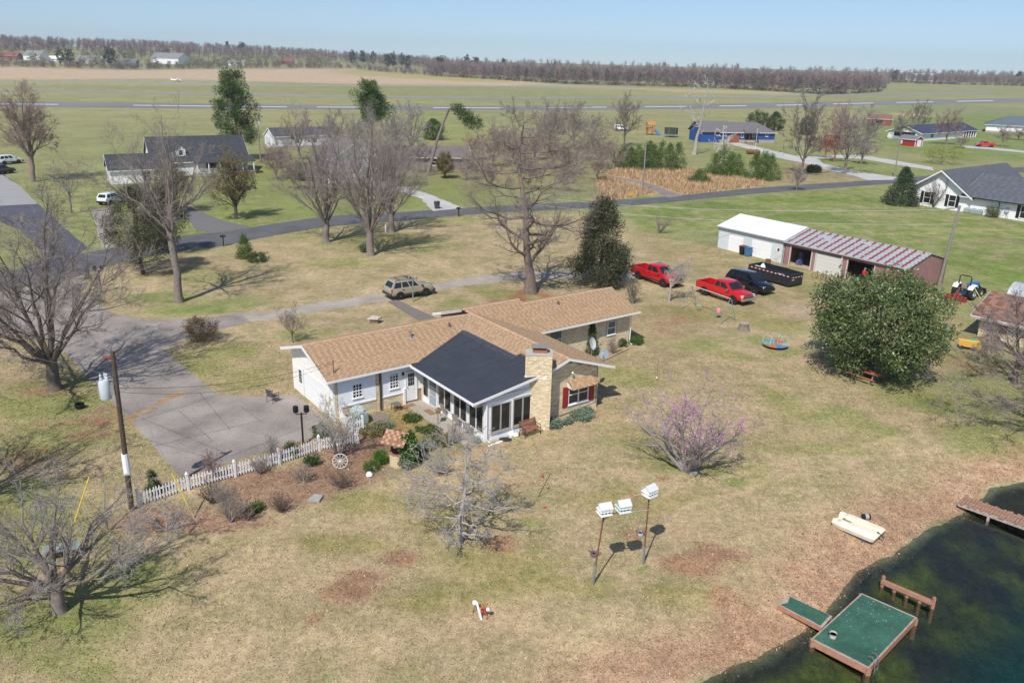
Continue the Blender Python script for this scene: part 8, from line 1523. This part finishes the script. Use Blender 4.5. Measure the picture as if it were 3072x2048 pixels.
n_ = 260; px = rg.uniform(1300, 3300, n_); scatter('undergrowth', 'brush at the foot of the far woods', SP, behind(px, rg.uniform(-6, 4, n_)), rg.uniform(.4, .9, n_), pal_cols(rg, n_, [(.15, .14, .085), (.2, .19, .13), (.3, .3, .24), (.14, .13, .09), (.19, .13, .1)]), 5)
n_ = 140; px = np.concatenate([rg.uniform(250, 420, 30), rg.uniform(560, 1000, 90), rg.uniform(0, 1200, 20)]); scatter('budding_woods', 'pale green budding trees among the far houses', PP, behind(px, rg.uniform(15, 240, n_)), rg.uniform(.5, 1., n_), pal_cols(rg, n_, [(.20, .2, .11), (.24, .225, .12), (.18, .185, .115), (.2, .18, .12)]), 6)
# distinct far evergreens, one thing each
EV = [(335, 150, 30, 'tall lone evergreen on the far left hill'), (185, 165, 60, 'dark pine clump left of the far tan house, left tree'), (215, 165, 60, 'dark pine clump left of the far tan house, right tree'), (688, 150, 420, 'round dark evergreen on the skyline, left of two'), (732, 150, 420, 'round dark evergreen on the skyline, right of two')] + [(x, 150, 150 + 60*(i % 3), 'dark skyline pine, number %s from the left of the central row' % 'one two three four five six seven eight nine ten eleven'.split()[i]) for i, x in enumerate((1060, 1090, 1120, 1165, 1180, 1205, 1225, 1320, 1400, 1425, 1510))] + [(1640, 150, 120, 'dark pine in the woods right of centre, left one'), (1660, 150, 140, 'dark pine in the woods right of centre, right one'), (2255, 150, 240, 'dark pine breaking the skyline above the blue house, left one'), (2285, 150, 240, 'dark pine breaking the skyline above the blue house, right one'), (2680, 150, 6, 'small dark evergreen at the notch of the far woods'), (3048, 150, 40, 'dark evergreen at the far right skyline')]
EM = mat('far_evergreen', (.04, .06, .035), .9, attr='tint', spec=.05); eme = [raw_mesh('crown', V, [F], EM, np.broadcast_to(np.array((.042, .062, .036)), V.shape)*np.random.default_rng(3).uniform(.7, 1.25, (len(V)//3, 1)).repeat(3, 0)) for V, F in EP]; etr = MB().tube([(0, 0, -.5), (0, 0, 9)], .3, 5, .15).mesh('trunk', BARKD)
for i, (x, _, dep, lab) in enumerate(EV):
    p = behind(np.array([x]), np.array([dep]))[0]; t = thing('far_pine', lab, 'tree', p, i*1.3, 'far evergreens'); inst(eme[i % 4], 'crown', t); inst(etr, 'trunk', t); s = 1.25 if i in (0, 3, 4) or 5 <= i < 16 else 1.; t.scale = (s, s, s)

# ------------------------------------------------------------------ haze
hm = bpy.data.materials.new('haze'); hm.use_nodes = True; n = hm.node_tree.nodes; n.clear(); out = n.new('ShaderNodeOutputMaterial'); pv = n.new('ShaderNodeVolumePrincipled'); pv.inputs['Color'].default_value = (.82, .88, .95, 1); pv.inputs['Density'].default_value = .00015; pv.inputs['Anisotropy'].default_value = .1; hm.node_tree.links.new(pv.outputs[0], out.inputs['Volume'])
o = MB().box(-2750, 2750, -130, 3900, -5, 95).build('haze', hm); tag(o, kind='stuff')
